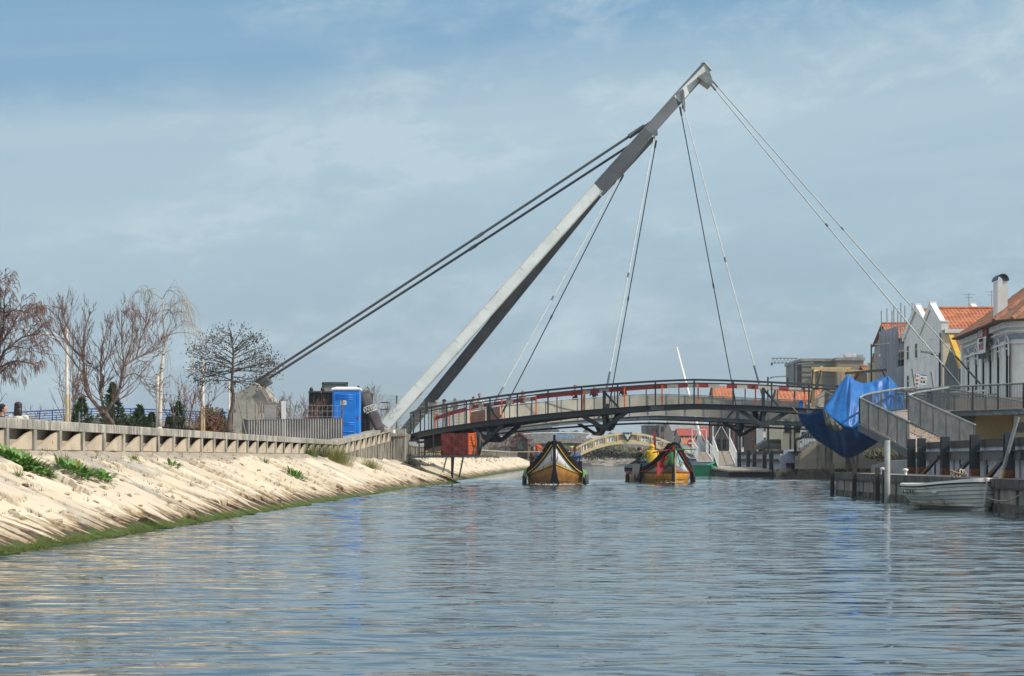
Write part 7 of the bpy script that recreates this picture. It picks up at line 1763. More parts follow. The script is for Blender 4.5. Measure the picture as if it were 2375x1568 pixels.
# corner building with arched tall windows, curved corner and for-sale banner
def corner_building():
    d0,d1=131.0,152.5; root=thing('corner_building','white corner building with tall arched windows, red tile roof and a for sale banner','building',(30,141,1.7))
    def xf(d): return 20+.07*d
    ev=9.35; z0=1.7; nx=V(-1,.07,0).normalized(); tx=V(.07,1,0).normalized()
    rad_=1.6; base=[V(xf(d1),d1,0),V(xf(d0+rad_),d0+rad_,0)]
    cx,cy=xf(d0+rad_)+rad_,d0+rad_
    for k in range(1,9): a=math.pi+math.pi/2*k/8; base.append(V(cx+rad_*math.cos(a),cy+rad_*math.sin(a),0))
    base+=[V(48,d0,0),V(48,d1,0)]
    def up(pts,z): return [p+V(0,0,z) for p in pts]
    mb=MB(); mb.prism(up(base,z0),(0,0,ev-z0)); mb.build('wall',MT['plaster_white'],root)
    c0=V(cx+9,cy+9,0)
    def grow_(pts,e): 
        out=[]
        for i,p in enumerate(pts):
            if i==0: out.append(p+nx*e)
            elif i==1: out.append(p+nx*e)
            elif i<10: a=math.pi+math.pi/2*(i-1)/8; out.append(V(cx+(rad_+e)*math.cos(a),cy+(rad_+e)*math.sin(a),0))
            elif i==10: out.append(p+V(0,-e,0))
            else: out.append(p)
        return out
    for nm,zz,h,e,mt_ in (('cornice',ev-.35,.34,.28,'plaster_white'),('frieze_moulding',ev-.62,.10,.14,'plaster_white'),('blue_frieze',ev-1.05,.34,.02,'trim_blue'),('frieze_moulding',ev-1.3,.10,.12,'plaster_white'),('string_course',3.6,.22,.18,'plaster_white'),('sill_course',3.1,.12,.10,'plaster_white')):
        mb=MB(); mb.prism(up(grow_(base,e),zz),(0,0,h)); mb.build(nm,MT[mt_],root)
    # windows
    for px in (2247,2265,2281.5,2298,2316,2336.5):
        u=(px-CX)/F; d=20/(u-.07); wv=.60 if d>140 else .66
        window(root,Mwall(V(xf(d),d,5.85)+nx*.012,nx),1.05,3.9,arch=True,frame='plaster_white',bars=False)
        mb=MB(Mwall(V(xf(d),d,5.85)+nx*.02,nx)); mb.tube([(-.75,-.03,1.5),(-.75,-.03,2.0),(-.55,-.03,2.5),(0,-.03,2.72),(.55,-.03,2.5),(.75,-.03,2.0),(.75,-.03,1.5)],.055,n=6); mb.build('hood_mould',MT['plaster_white'],root)
        mb=MB(Mwall(V(xf(d),d,3.85)+nx*.02,nx)); mb.prism([V(-.8,-.25,.12),V(.8,-.25,.12),V(.8,-.25,0),V(.35,-.18,-.35),V(0,-.16,-.45),V(-.35,-.18,-.35),V(-.8,-.25,0)],(0,.3,0)); mb.build('sill_bracket',MT['plaster_grey'],root)
    for d in (151.9,):
        mb=MB(Mwall(V(xf(d),d,5.4)+nx*.02,nx)); mb.box((0,-.08,0),(.6,.2,7)); mb.build('pilaster',MT['plaster_white'],root)
    for i in range(3): window(root,Mwall(V(33.5+4*i,d0-.012,5.85),(0,-1,0)),1.1,3.9,arch=True,frame='plaster_white',bars=False)
    # tiled hip roof with bell-cast eave
    rf=MB(); er=[p+V(0,0,ev+.02) for p in grow_(base,.75)]; ridge_a=V(cx+4.6,cy+4.6,ev+4.9); ridge_b=V(cx+6.0,d1,ev+4.9)
    tile_slope(rf,ridge_b,ridge_a,er[1],er[0],rib=.32,rows=12,amp=.07)
    for k in range(1,9): 
        a,b_=er[k],er[k+1]; rf.add([a,b_,ridge_a],[(0,1,2)])
    tile_slope(rf,ridge_a,V(48,cy+4.6,ev+4.9),er[10],er[9],rib=.32,rows=12,amp=.07)
    for q_ in (er[1],er[9],er[5]): rf.tube([q_+V(0,0,.06),ridge_a+V(0,0,.10)],.17,n=8)
    rf.tube([ridge_a+V(0,0,.1),ridge_b+V(0,0,.1)],.17,n=8)
    rf.build('roof',MT['tile_old'],root,fix=False)
    mb=MB(); mb.loft([[p+V(0,0,-.02) for p in er[:11]],[p-V(0,0,-.08) for p in [q+V(0,0,0) for q in er[:11]]]],False); mb.loft([[p for p in up(grow_(base,.2)[:11],ev-.02)],[p for p in er[:11]]],False); mb.build('eave_soffit',MT['wood_brown'],root,fix=False)
    mb=MB(); c=P(2325,680,139); zc=PZ(692,139)
    mb.b2(PX(2314,139),PX(2337,139),139,140.3,zc-1.2,PZ(652,139)); mb.build('chimney',MT['plaster_white'],root)
    ch=MB(); x0,x1=PX(2311,139),PX(2340,139); zz=PZ(652,139); pts=[V((x0+x1)/2+(x1-x0)/2*math.cos(a),138.9,zz+.42*math.sin(a)+.04) for a in np.linspace(0,math.pi,11)]; pts2=[V((x0+x1)/2+((x1-x0)/2-.06)*math.cos(a),138.9,zz+.36*math.sin(a)+.04) for a in np.linspace(math.pi,0,11)]
    ch.prism(pts+pts2,(0,1.5,0)); ch.prism(pts,(0,.04,0)) if False else None; ch.build('chimney_cowl',MT['steel_dark'],root)
    # for sale banner hanging across the third and fourth windows
    bn=thing('sale_banner','red and white for sale banner hung across two arched windows of the corner building','banner',V(xf(143),143,6)+nx*.5)
    u0,u1=(2285-CX)/F,(2304-CX)/F; da,db=20/(u0-.07),20/(u1-.07); A=V(xf(da),da,0)+nx*.45; B=V(xf(db),db,0)+nx*.45
    def bz(px,py,d): return CH+(HZ-py)/F*d
    zt,zb=bz(0,768,da),bz(0,833,da); zt2,zb2=bz(0,760,db),bz(0,830,db)
    def BP(u,v): a=A.lerp(B,u); zt_=zt+(zt2-zt)*u; zb_=zb+(zb2-zb)*u; return V(a.x,a.y,zt_+(zb_-zt_)*v)+nx*(.05*math.sin(u*5+v*4))
    for nm,v0,v1,mt_ in (('red_band',0,.27,'board_red'),('white_band',.27,.82,'white_matte'),('blue_band',.82,1,'navy_cloth')):
        q=MB(); q.loft([[BP(u,v) for v in np.linspace(v0,v1,5)] for u in np.linspace(0,1,7)],False); o=q.build(nm,MT[mt_],bn,fix=False); o.modifiers.new('s','SOLIDIFY').thickness=.015
    tr=(B-A).normalized(); 
    if tr.x<0 and False: tr=-tr
    tr=-tr if ((B-A).y>0) else tr
    for s_,v,size,mt_ in (('VENDE',.15,.62,'text_white'),('914 921',.60,.62,'board_red'),('IMOBILIARIA',.38,.30,'navy_cloth'),):
        text_mesh('lettering',s_,size,face_M(BP(.5,v)+nx*.10,tr,V(0,0,1)),mt_,bn,ext=.01)
corner_building()
rowhouse('dark green gabled warehouse with a yellow verge between the corner building and the cream house',155.6,162.0,31.23,12,7.8,9.6,'plaster_green','tile_old',nwin=2,rows=(.4,),cam=False,over=-.03)
mb=MB(); xf_=31.23; rt=bpy.data.objects['row_house']
mb.prism([V(xf_-.3,158.8,10.05),V(xf_-.3,155.2,7.95),V(xf_-.3,155.2,7.5),V(xf_-.3,158.8,9.6)],(.35,0,0)); mb.build('yellow_verge',MT['yellow_trim'],rt)
mb=MB(Mwall((xf_-.05,157,4.2),(-1,0,0))); mb.box((0,-.06,0),(2.6,.12,2.6)); mb.build('grey_board',MT['plaster_grey'],rt)
rowhouse('cream walled house with bright orange roof, white stepped parapets, right behind the green warehouse',163.8,173,XF(164),13,10.7,12.4,'plaster_cream','tile',nwin=3,rows=(.35,.62,.88),parapet='plaster_white',cam=False,wh=1.2)
mb=MB(); xf_=XF(164); rt=bpy.data.objects['row_house.001']; mb.prism([V(xf_-.03,163.85,1.8),V(xf_-.03,172.95,1.8),V(xf_-.03,172.95,10.68),V(xf_-.03,168.4,12.35),V(xf_-.03,163.85,10.68)],(.026,0,0)); mb.build('white_front',MT['plaster_white'],rt)
mb=MB(); mb.b2(xf_+.1,xf_+13,163.5,163.79,10.45,10.75); mb.build('eave_trim',MT['white_paint'],rt)
rowhouse('tall grey fronted house with a broken orange roof next to the scaffold',173.6,184.8,XF(176),12,11.0,13.0,'plaster_white','tile',nwin=3,rows=(.35,.62,.88),parapet='plaster_white',cam=True,wh=1.2)
rowhouse('house set back with a wide rust red roof rising behind the cream house',176,190,37.5,16,11.2,13.3,'plaster_white','tile',nwin=2,parapet='plaster_white',cam=True)
# scaffolded house
root=thing('scaffolded_house','house wrapped in grey scaffold netting with tubes rising above it','house',(XF(191),191,1.7),'houses along the right bank')
xf_=XF(189)+.8; mb=MB(); mb.b2(xf_,xf_+10,185.4,199,1.7,10.6); mb.build('wall',MT['plaster_grey'],root)
mb=MB(); tile_slope(mb,(xf_,192,12.6),(xf_+10,192,12.6),(xf_+10,185.2,10.7),(xf_,185.2,10.7)); mb.build('roof',MT['tile'],root,fix=False)
def netp(x0,y0,x1,y1,z0,z1,nm,mt_):
    mb=MB(); g=[]
    for i in range(25):
        f=i/24; g.append([V(x0+(x1-x0)*f+.10*math.sin(i*1.3+j*.8),y0+(y1-y0)*f+.08*math.sin(i*.9+j),z0+(z1-z0)*j/12) for j in range(13)])
    mb.loft(g,False); o=mb.build(nm,mt_,root,fix=False,smooth=True); o.modifiers.new('s','SOLIDIFY').thickness=.012
netp(xf_-1.4,199,xf_-1.4,189.5,1.8,12.5,'netting',MT['scaffold_net']); netp(xf_-1.5,189.5,xf_-1.5,185.0,1.8,9.0,'netting',MT['scaffold_net']); netp(xf_-1.4,185,xf_+2.0,185,1.8,8.6,'netting',mat('scaffold_net_dark',(.12,.14,.17),(.09,.1,.12),rough=.9,alpha=.86))
for y_ in (185.2,189,192.5,196,199):
    for x in (xf_-1.25,xf_-.3): mb=MB(); mb.tube([(x,y_,1.7),(x,y_,14.4 if y_>188 else 12.8)],.045,n=6); mb.build('scaffold_tube',MT['galv'],root)
for z in (3.6,5.6,7.6,9.6,11.4):
    mb=MB(); mb.b2(xf_-1.3,xf_-.2,185.1,199,z,z+.07); mb.build('scaffold_board',MT['wood_grey'],root)
    mb=MB(); mb.tube([(xf_-1.28,185,z+1),(xf_-1.28,199,z+1)],.035,n=6); mb.tube([(xf_-1.28,185,z+1),(xf_+2,185,z+1)],.035,n=6); mb.build('guard_tube',MT['galv'],root)
person('scaffold worker in a pale shirt high on the netted scaffold',(xf_-.75,186.6,9.68),rad(140),shirt='white_matte',pants='navy_cloth',hat=('brim','white_matte'),arms=ARM_ONE)
rowhouse('small house with a steep grey gable and orange roof left of the scaffold',202,213,XF(206),11,11.7,13.6,'plaster_grey','tile',nwin=1,rows=(.75,),parapet=None)
rowhouse('ruined brown stone house with a broken roof behind the timber frame',214,228,XF(214)-.4,10,8.6,10.2,'stone_brown','tile_old',nwin=2,rows=(.45,))
mb=MB(); mb.prism([V(XF(214)-1,213.6,1.7),V(XF(214)+.2,213.6,1.7),V(XF(214)+.1,213.6,10.9),V(XF(214)-.1,213.6,11.3),V(XF(214)-.55,213.6,11.3),V(XF(214)-.7,213.6,10.2),V(XF(214)-1,213.6,8.5)],(0,.35,0)); mb.build('chimney',MT['stone_brown'],bpy.data.objects['row_house.005'])
mb=MB(); mb.b2(PX(2014,201.5),PX(2031,201.5),201.5,202.2,1.7,PZ(841,201.5)); mb.build('pillar_wall',MT['plaster_cream'],label='tall narrow cream wall end standing behind the lamp post near the timber frame',cat='wall')
mb=MB(); mb.b2(PX(2047,200.8),PX(2072,200.8),200.8,201.8,1.7,PZ(826,200.8)); o=mb.build('brick_wall',mat('pale_brick',(.42,.36,.33),(.32,.27,.25),rough=.9,scale=3,stretch=(1,1,4)),label='pale brick wall end with a white cornice left of the scaffold netting',cat='wall')
mb=MB(); mb.b2(PX(2044,200.7),PX(2074,200.7),200.6,202,PZ(826,200.8),PZ(821,200.8)); mb.build('cornice',MT['white_paint'],o)
def block(label,px0,px1,pyt,d,dep,wall,roof=None,rh=0,tile='tile',nw=0,nr=1,group='far town buildings',frame='steel_mid',name='town_building',cat='building',ww=1.0,wh=1.4,sidewin=0,z0=1.7,par=True):
    x0,x1=PX(px0,d),PX(px1,d); zt=PZ(pyt,d); root=thing(name,label,cat,((x0+x1)/2,d,z0),group)
    ze=zt-rh
    mb=MB(); mb.b2(x0,x1,d,d+dep,z0,ze); mb.build('wall',MT[wall],root)
    if rh:
        mb=MB(); tile_slope(mb,(x0-.2,d+dep*.5,zt),(x1+.2,d+dep*.5,zt),(x1+.2,d-.3,ze),(x0-.2,d-.3,ze),rib=.4,rows=6); tile_slope(mb,(x0-.2,d+dep*.5,zt),(x1+.2,d+dep*.5,zt),(x1+.2,d+dep+.3,ze),(x0-.2,d+dep+.3,ze),rib=.4,rows=6)
        mb.build('roof',MT[tile],root,fix=False)
        mb=MB(); 
        for x in (x0,x1): mb.prism([V(x,d,ze),V(x,d+dep,ze),V(x,d+dep*.5,zt-.05)],(.02,0,0))
        mb.build('gable',MT[wall],root)
    elif par:
        mb=MB(); mb.b2(x0-.15,x1+.15,d-.15,d+dep+.15,ze+.002,ze+.3); mb.build('roof_edge',MT['plaster_grey'],root)
    for r in range(nr):
        for i in range(nw):
            x=x0+(x1-x0)*(i+.5)/nw; z=z0+(ze-z0)*(r+.6)/nr; window(root,Mwall((x,d-.012,z),(0,-1,0)),min(ww,(x1-x0)/nw*.6),wh,frame=frame)
        for i in range(sidewin):
            y_=d+dep*(i+.5)/sidewin; z=z0+(ze-z0)*(r+.6)/nr; window(root,Mwall((x0-.012,y_,z),(-1,0,0)),ww,wh,frame=frame)
    return root
rt=block('modern flat roofed grey green building left of the timber frame',1860,1941,838,240,14,'olive_cloth' if False else 'plaster_green',nw=0,sidewin=4,nr=2)
MT['modern_green']=mat('modern_green',(.20,.22,.18),(.17,.19,.155),rough=.8,scale=.2)
for ch in rt.children:
    if ch.name.startswith('wall'): ch.data.materials[0]=MT['modern_green']
mb=MB()
for py in (850,863,874): mb.b2(PX(1860,239.9),PX(1941,239.9),239.94,239.99,PZ(py,240)-.03,PZ(py,240)+.03)
mb.build('facade_joint',MT['plaster_green'],rt)
mb=MB(); mb.b2(PX(1849,240.5),PX(1859.5,240.5),240.6,247,1.7,PZ(841,240)); mb.build('side_bay',MT['steel_mid'],rt)
MT['modern_beige']=mat('modern_beige',(.27,.235,.19),(.23,.2,.165),rough=.85,scale=.3)
MT['pinkish']=MT['plaster_pink']
rt=block('beige flat roofed block with shiny ventilation ducts on its roof',1942,2003,836,238,12,'modern_beige',nw=0)
mb=MB(); mb.tube([P(1958,828,240),P(1985,829,240)],.42,n=12); mb.tube([P(1958,828,240),P(1950,833,240),P(1946,838,240)],.36,n=10); mb.b2(PX(1988,240),PX(2001,240),239.6,241.2,PZ(836,240),PZ(823,240)); mb.b2(PX(1955,240),PX(1964,240),239.3,239.8,PZ(836,240),PZ(831,240)); mb.build('ventilation_duct',mat('duct_metal',(.55,.57,.57),rough=.35,metal=.7),rt,smooth=False)
block('low house with a red tiled roof behind the right end of the bridge railing',1815,1912,897,226,10,'plaster_cream',rh=2.0,tile='tile',nw=4,group='far town buildings')
block('grey slab building with window rows beyond the stepped quay stair',1822,1862,930,246,12,'plaster_grey',nw=4,nr=3)
block('narrow pale green house between two grey houses under the bridge',1796,1821,938,262,9,'plaster_cream',nw=2,nr=2)
block('pale blue grey house front with a wavy tiled eave under the bridge',1770,1796,945,272,9,'plaster_white',rh=1.2,tile='tile_old',nw=2,nr=2)
block('brown weathered house wrapped in rusty scaffold tubes under the bridge',1742,1769,938,285,9,'wood_brown',nw=2,nr=3,frame='rust')
block('light grey house beside the rusty scaffold house under the bridge',1720,1742,950,296,9,'plaster_white',nw=2,nr=2)
block('brick orange house with a red tile roof whose top shows above the bridge deck',1660,1700,893,300,10,'stone_brown',rh=2.2,tile='tile',nw=3,nr=3)
block('red painted narrow house under the dark hanging bracket',1706,1720,958,312,8,'board_red',nw=1,nr=2)
block('pale yellow narrow house left of the red narrow house',1696,1707,968,318,8,'plaster_cream',nw=1,nr=2)
block('pink narrow house at the corner by the gangway',1684,1696,980,326,8,'plaster_pink',nw=1,nr=2)
block('dark slate coloured house with a mint green strip behind the gangway',1668,1684,975,336,9,'plaster_green',nw=1,nr=2)
block('white house with a bright red tiled roof behind the gangways',1628,1667,988,345,10,'white_matte',rh=2.2,tile='tile_red',nw=1,nr=1)
block('low house with an orange roof behind the flag boat',1586,1614,1015,360,9,'plaster_white',rh=1.1,tile='tile',nw=0)
block('grey modern house with a red lean to roof left of the white red roofed house',1576,1622,993,400,12,'plaster_grey',rh=1.4,tile='tile_red',nw=4,nr=2)
block('large grey roofed hall on the skyline under the bridge',1560,1640,974,520,30,'modern_beige',rh=2.6,tile='plaster_grey',nw=5,nr=1)
block('dark blue grey apartment block with roof equipment at the end of the canal',1497,1530,987,620,20,'trim_blue',nw=3,nr=3)
for ob in [o for o in bpy.data.objects if o.get('label','').startswith('dark blue grey apartment')]:
    for ch in ob.children:
        if ch.name.startswith('wall'): ch.data.materials[0]=mat('slate_block',(.06,.065,.085),(.045,.05,.065),rough=.8,scale=.1)
    mb=MB()
    for px in (1503,1511,1522): mb.b2(PX(px,622),PX(px+4,622),622,625,PZ(987,620),PZ(983,620))
    mb.tube([(PX(1506,624),624,PZ(987,620)),(PX(1506,624),624,PZ(977,620))],.25,n=5); mb.build('roof_equipment',MT['steel_mid'],ob)
block('pinkish apartment block joined right of the dark blue grey one',1531,1552,986,615,20,'plaster_pink',nw=2,nr=3)
block('slim dark grey tower house right of the pinkish apartment block',1552,1562,982,600,20,'steel_mid',nw=1,nr=3)
# street furniture of the right bank
def lamp2(label,px,pyt,d,dirx,group='grey street lamps on the right bank'):
    x=PX(px,d); zt=PZ(pyt,d); root=thing('street_lamp',label,'street lamp',(x,d,1.7),group); k=d/190
    mb=MB(); mb.tube([(x,d,1.7),(x,d,zt)],[.09*k,.07*k],n=8); mb.build('pole',MT['steel_dark'],root)
    mb=MB(); mb.bar((x,d,zt-.25),(x+dirx*.6,d,zt-.1),.06,.06); mb.build('arm',MT['steel_dark'],root)
    mb=MB(); mb.bar((x+dirx*.3,d,zt-.05),(x+dirx*1.6*k,d,zt+.08),.35,.12); mb.build('lamp_head',MT['galv'],root)
lamp2('grey street lamp with flat head reaching right behind the blue tarp',2021,798,185,1)
lamp2('grey street lamp left of the modern grey green building',1843,843,225,1)
lamp2('small grey street lamp rising just above the middle right bridge rail',1781,874,260,1)
lamp2('grey street lamp with its head turned left in front of the cream house',2179,818,150,-1)
for i,px in enumerate((1646,1672,1698,1716,1752,1782,1816,1833)):
    d=205+((i*37)%60); lamp2(['thin pole left of the white red roofed house','thin pole before the dark slate house','thin pole by the head of the right gangway','thin pole before the red narrow house','thin pole before the rusty scaffold house','thin pole before the pale blue grey house','thin pole behind the blue panel wall','thin pole by the stair handrail'][i]+' along the far quay',px,935+((i*13)%30),d,1 if i%2 else -1,group='thin lamp poles along the far quay')
root=thing('leaning_mast','tall white tapering mast leaning left behind the round bridge','mast',(PX(1628,250),250,1))
a_,b_=P(1634,1058,250),P(1569,805,250)
mb=MB(); mb.tube([a_,a_.lerp(b_,.15),b_],[.34,.24,.11],n=10); mb.build('shaft',MT['white_matte'],root,smooth=True)
mb=MB(); mb.bar(b_+V(-.3,0,-.05),b_+V(.4,0,-.02),.15,.12); mb.build('tip_plate',MT['white_matte'],root)
root=thing('tower_crane','thin distant tower crane jib left of the modern grey green building','crane',(PX(1848,420),420,1.7))
mb=MB(); mb.bar((PX(1847,420),420,1.7),P(1847,838,420),.35,.35); mb.build('tower',MT['steel_mid'],root)
mb=MB(); 
for dz in (0,.9): mb.bar(P(1789,842,420)+V(0,0,dz),P(1850,842,420)+V(0,0,dz),.14,.14)
for k in range(14): mb.bar(P(1789+k*4.3,842,420)+V(0,0,.9*(k%2)),P(1789+(k+1)*4.3,842,420)+V(0,0,.9*((k+1)%2)),.07,.07)
mb.build('jib',MT['steel_mid'],root)
mb=MB(); mb.b2(PX(1788,420),PX(1792,420),419.5,420.5,PZ(847,420),PZ(842,420)); mb.build('counterweight',MT['steel_dark'],root)
car('white van parked on the far quay left of the stair handrail',(PX(1829,236),236,1.78),rad(20),'white_paint',van=False)
car('dark car parked on the far quay behind the piles',(PX(1800,228),228,1.78),rad(10),'grey_cloth')
car('silver van parked behind the stepped quay stair',(PX(1880,180),180,1.78),rad(80),'plaster_white',van=True)
root=thing('stop_sign','round red and white no entry sign beside the far gangway','road sign',(PX(1603,240),240,1.7))
c=P(1603,1028,240); mb=MB(); mb.tube([(c.x,240.1,1.5),c+V(0,.1,0)],.06,n=6); mb.build('post',MT['galv'],root); mb=MB(); mb.tube([c+V(0,-.05,0),c+V(0,.05,0)],.42,n=20); mb.build('disc',MT['red_paint'],root); mb=MB(); mb.b2(c.x-.3,c.x+.3,239.92,239.945,c.z-.08,c.z+.08); mb.build('white_bar',MT['white_matte'],root)
# boards on the warehouse front
# ---------------------------------------------------------------- far end of the canal
# yellow arched bridge with balusters and a green shield
root=thing('arched_bridge','cream yellow arched footbridge with white balusters and a green shield at its crown','footbridge',(10,300,1.5))
dB=300; A0,A1=1300,1612; cxp=(A0+A1)/2
def ar(px,dy=0,o=0): 
    f=(px-cxp)/(A1-A0)*2; top=1003+ (1060-1003)*(abs(f)**2.0); return P(px,top+dy,dB+o)
xs=np.linspace(A0,A1,49)
for nm,t0_,t1_,mt_,th in (('top_rail',0,5,'cream_paint',.5),('lower_arch',17,26,'cream_paint',1.6)):
    mb=MB(); mb.loft([[ar(x,t0_,-th*.0),ar(x,t0_,th),ar(x,t1_,th),ar(x,t1_,0)] for x in xs],True,True); mb.build(nm,MT[mt_],root)
mb=MB(); mb.loft([[ar(x,16,.3),ar(x,16,3.2),ar(x,22,3.2),ar(x,22,.3)] for x in xs],True,True); mb.build('deck',MT['concrete'],root)
mb=MB(); mb.loft([[ar(x,0,3.0),ar(x,0,3.4),ar(x,5,3.4),ar(x,5,3.0)] for x in xs],True,True); mb.build('rear_rail',MT['cream_paint'],root)
posts=[1318,1346,1374,1402,1430,1481,1509,1537,1565,1593]
for px in posts:
    mb=MB(); p,q=ar(px,4,.2),ar(px,18,.2); mb.b2(p.x-.22,p.x+.22,dB-.03,dB+.42,q.z,p.z); pp_=mb.build('pier',MT['cream_paint'],root)
    mb=MB()
    for k in range(5): mb.box((p.x,dB-.05,q.z+(p.z-q.z)*(k+.7)/5.6),(.22,.03,.05))
    mb.build('pier_carving',MT['wood_brown'],pp_)
for a_,b_ in zip(posts,posts[1:]):
    if a_==1430: continue
    for k in range(3):
        px=a_+(b_-a_)*(k+1)/4; p,q=ar(px,4.5,.2),ar(px,17.5,.2); h=p.z-q.z; mb=MB(); mb.lathe((p.x,dB+.2,q.z),[(.15,0),(.15,.06*h),(.07,.12*h),(.14,.35*h),(.09,.6*h),(.05,.75*h),(.12,.92*h),(.12,h)],10); mb.build('baluster',MT['white_paint'],root,smooth=True)
mb=MB(); mb.loft([[ar(x,4.6,.1),ar(x,4.6,.3),ar(x,17.4,.3),ar(x,17.4,.1)] for x in np.linspace(1434,1477,9)],True,True); mb.build('carved_panel',mat('carved_panel',(.30,.22,.30),(.48,.30,.10),rough=.8,scale=2.2,lo=.45,hi=.55),root)
c=ar(1455.5,0,0); s_=F/dB
mb=MB(); mb.prism([c+V(x/s_,-.12,-y/s_) for x,y in ((-10,-1),(-4,.5),(0,-.5),(4,.5),(10,-1),(9,10),(5,17),(0,22),(-5,17),(-9,10))],(0,.25,0)); sh=mb.build('green_shield',mat('shield_green',(.02,.075,.035),rough=.6),root)
mb=MB(); mb.prism([c+V(x/s_,-.16,-y/s_) for x,y in ((0,4),(1.4,6),(4.5,3),(7,4),(5,9),(2,10),(2.5,14),(0,16),(-2.5,14),(-2,10),(-5,9),(-7,4),(-4.5,3),(-1.4,6))],(0,.04,0)); mb.build('white_eagle',MT['white_matte'],sh)
# far concrete road bridge with white bar railing
root=thing('road_bridge','far grey concrete bridge with a white bar railing crossing the canal end','bridge',(10,420,1.3))
dR=420; prof=[(1050,1046),(1120,1036),(1180,1027),(1240,1021.5),(1330,1020),(1400,1025),(1480,1035),(1560,1046),(1640,1052)]
pxs=np.linspace(1050,1640,60); pys=np.interp(pxs,[p[0] for p in prof],[p[1] for p in prof]); pys[1:-1]=(pys[:-2]+2*pys[1:-1]+pys[2:])/4
mb=MB(); mb.loft([[P(x,y,dR),P(x,y,dR+7),P(x,y+7,dR+7),P(x,y+7,dR)] for x,y in zip(pxs,pys)],True,True); mb.build('edge_beam',MT['concrete'],root)
mb=MB(); mb.loft([[P(x,y+7,dR+1),P(x,y+7,dR+6),P(x,y+13,dR+6),P(x,y+13,dR+1)] for x,y in zip(pxs,pys)],True,True); mb.build('girder',MT['concrete_dark'],root)
bb=MB()
for i in range(240):
    x=1052+(1636-1052)*i/239; y=float(np.interp(x,pxs,pys)); p=P(x,y,dR); bb.bar(p,p+V(0,0,1.4),.05,.05)
bb.tube([P(x,y-17,dR) for x,y in zip(pxs,pys)],.09,n=5); bb.build('white_railing',MT['white_paint'],root,fix=False)
for px in (1262,1376,1492,1590):
    y=float(np.interp(px,pxs,pys)); mb=MB(); mb.b2(PX(px-5,dR+2),PX(px+5,dR+2),dR+2,dR+5,-1,PZ(y+12,dR)); mb.build('pier',MT['concrete_dark'],root)
car('pale car crossing the far concrete bridge behind its railing',(PX(1385,423),423,PZ(1023,423)+.05),rad(0),'white_paint')
car('blue car crossing the far concrete bridge behind its railing',(PX(1306,423),423,PZ(1020.5,423)+.05),rad(0),'blue_seat')
# wooden hut
root=thing('wooden_hut','dark brown weatherboarded hut with a gable roof standing on the far left bank','hut',(PX(1203,340),340,1.3))
dH=340; x0,x1=PX(1184,dH),PX(1224,dH); xm=(x0+x1)/2; ze=PZ(1019,dH); zr=PZ(1004,dH)
mb=MB(); mb.prism([V(x0,dH,1.2),V(x1,dH,1.2),V(x1,dH,ze),V(xm,dH,zr),V(x0,dH,ze)],(0,3.5,0)); mb.build('wall',MT['wood_brown'],root)
mb=MB(); k=0
z=1.25
while z<zr-.2:
    hw=(x1-x0)/2 if z<ze else (x1-x0)/2*(zr-z)/(zr-ze); mb.box((xm,dH-.03,z),(hw*2,.05,.03)); z+=.16
mb.build('board_edge',MT['wood_dark'],root)
mb=MB(); 
for s_ in (-1,1): mb.prism([V(xm,dH-.35,zr+.04),V(xm+s_*((x1-x0)/2+.35),dH-.35,ze-.25),V(xm+s_*((x1-x0)/2+.35),dH-.35,ze-.08),V(xm,dH-.35,zr+.24)],(0,4.2,0))
mb.build('roof',MT['tile_old'],root)
mb=MB(); mb.b2(xm-.25,xm+.55,dH-.08,dH-.02,PZ(1041,dH),PZ(1031,dH)); mb.build('shutter',MT['rail_green'],root)
# reeds and scrub on the far shore, far wood on the hill
mb=MB(); rr=random.Random(12)
for i in range(9000):
    px=rr.uniform(1225,1660); d=rr.uniform(394,416); hmax=1.2+1.5*vn(np.array([px*.03]),np.array([2.0]),5)[0]*(1 if d>400 else .55); b0=V(PX(px,d),d,.9 if d<398 else 1.3); z=hmax*rr.random()**.7; s_=rr.uniform(.10,.32)
    a_=rr.uniform(0,3.14); mb.add([b0+V(-s_*math.cos(a_),-s_*math.sin(a_),z),b0+V(s_*math.cos(a_),s_*math.sin(a_),z),b0+V(rr.uniform(-.2,.2),0,z+s_*2)],[(0,1,2)])
mb.build('reed_bank',MT['reed'],fix=False,label='brown reeds and low scrub along the far end of the canal',cat='reeds',kind='stuff')
def farbush(label,px,d,rx,h,seed,m='leaf_olive'): bush(label,(PX(px,d),d,1.1),rx,1.5,h,seed,m,name='shore_bush',n=700,s=.30,group='dark bushes on the far shore',stems=True)
for i,(px,d,rx,h) in enumerate(((1330,392.5,2.2,2.2),(1362,392,2.6,3.0),(1395,393,2.4,2.4),(1440,392,2.8,1.9),(1490,392.5,2.2,1.5),(1545,392,2.0,1.6))):
    farbush(['round dark bush right of the boat bow on the far shore','tall dark bush under the left foot of the yellow arch','dark bush under the left half of the yellow arch','wide low bush below the yellow arch crown','low bush below the right half of the arch','low bush left of the flag boat on the far shore'][i],px,d,rx,h,60+i)
mb=MB(); rr=random.Random(14)
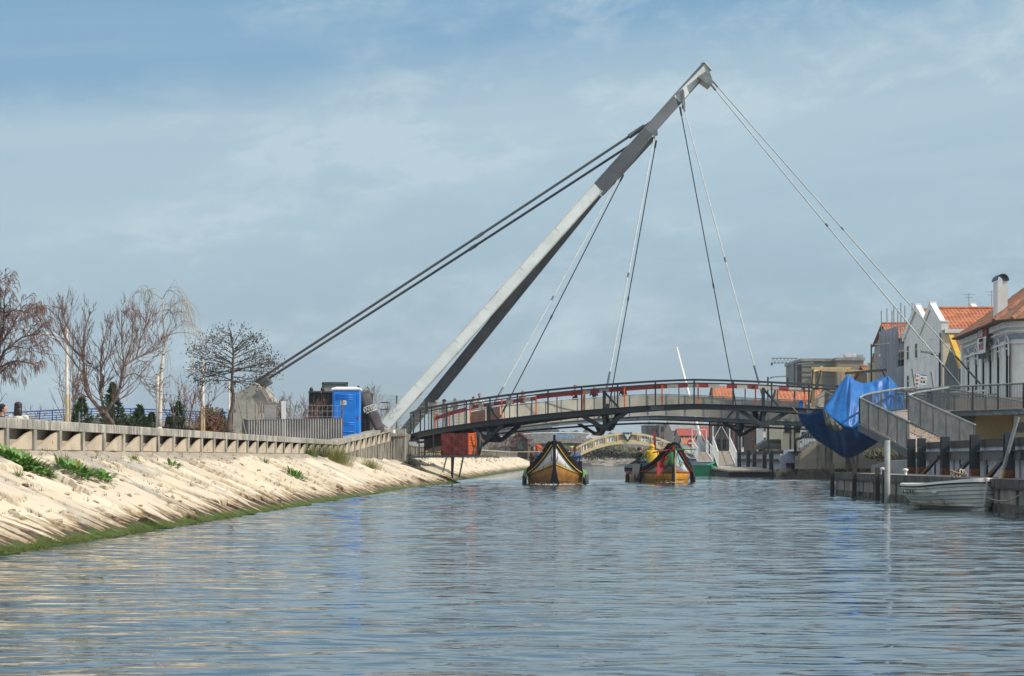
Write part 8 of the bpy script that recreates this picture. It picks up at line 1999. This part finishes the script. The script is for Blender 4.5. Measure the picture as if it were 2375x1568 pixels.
for i in range(16000):                                     # wooded hill on the skyline
    px=rr.uniform(1010,1540); 
    top=float(np.interp(px,[1010,1120,1190,1225,1260,1290,1330,1370,1420,1470,1540],[1012,1006,1000,995,993,1000,1004,1007,1011,1013,1018]))+5*(vn(np.array([px*.12]),np.array([1.0]),3)[0]-.5)*2+3.5*(vn(np.array([px*.4]),np.array([1.0]),4)[0]-.5)
    if 1350<px<1366: top-=6*max(0,1-abs(px-1358)/8)
    d=1250+rr.uniform(-30,30); py=top+abs(rr.gauss(0,1))*16; s_=rr.uniform(.6,1.8); p=P(px,py,d)
    if p.z<1: continue
    a_=V(rr.gauss(0,1),rr.gauss(0,1),rr.gauss(0,1)).normalized(); b_=a_.orthogonal().normalized(); mb.add([p-a_*s_,p+b_*s_*.7,p+a_*s_,p-b_*s_*.7],[(0,1,2,3)])
mb.build('hill_wood',MT['wood_far'],fix=False,label='far wooded hillside fading to blue behind the concrete bridge',cat='wood',kind='stuff')
mb=MB(); g=[]
for i in range(41):
    px=1000+i*14; top=float(np.interp(px,[1010,1120,1190,1225,1260,1290,1330,1370,1420,1470,1540],[1016,1011,1006,1003,1001,1006,1009,1012,1015,1017,1021])); g.append([V(PX(px,1300),1220,1.0),P(px,top+3,1290),V(PX(px,1300),1500,1.0)])
mb.loft(g,False); mb.build('hill',MT['wood_far'],fix=False,kind='structure')
# trees on the far left bank by the hut
def smalltree(label,px,d,l,seed,tw='twig'):
    tree('bare_tree',label,(PX(px,d),d,1.3),[((.03,0,1),l,.12,(0,0,0)),((.2,.1,1),l*.8,.09,(0,0,.2))],pr_(n=[6,5,4],rmin=.03,lr=[.7,.62,.6,.6],ang=[(.4,1.0),(.4,.9),(.4,.9)],up=[.1,.1,.1,.1,0,0]),seed,group='bare trees near the wooden hut',twig=tw)
smalltree('bare tree seen under the bridge just left of the wooden hut',1172,300,2.2,71); smalltree('bare pale tree between the green hose and the hut under the bridge',1146,290,1.7,72,'twig_pale'); smalltree('leafless tree rising behind the hut roof',1205,365,2.9,73); smalltree('bare pale shrub tree right of the hut beside the boat bow',1240,350,1.5,74,'twig_pale'); smalltree('bare tree at the left near the orange ladder under the bridge',1125,310,2.6,75)
# haze
mh=bpy.data.materials.new('haze_air'); mh.use_nodes=True; nt=mh.node_tree; nt.nodes.remove(nt.nodes['Principled BSDF']); pv=nd(nt,'ShaderNodeVolumePrincipled'); pv.inputs['Color'].default_value=(.80,.86,.92,1); pv.inputs['Density'].default_value=HAZE; pv.inputs['Anisotropy'].default_value=.2
nt.links.new(pv.outputs[0],nt.nodes['Material Output'].inputs['Volume'])
if HAZE>0:
    mb=MB(); mb.b2(-3100,3100,-100,6100,-2.6,40); mb.build('haze',mh,kind='stuff')
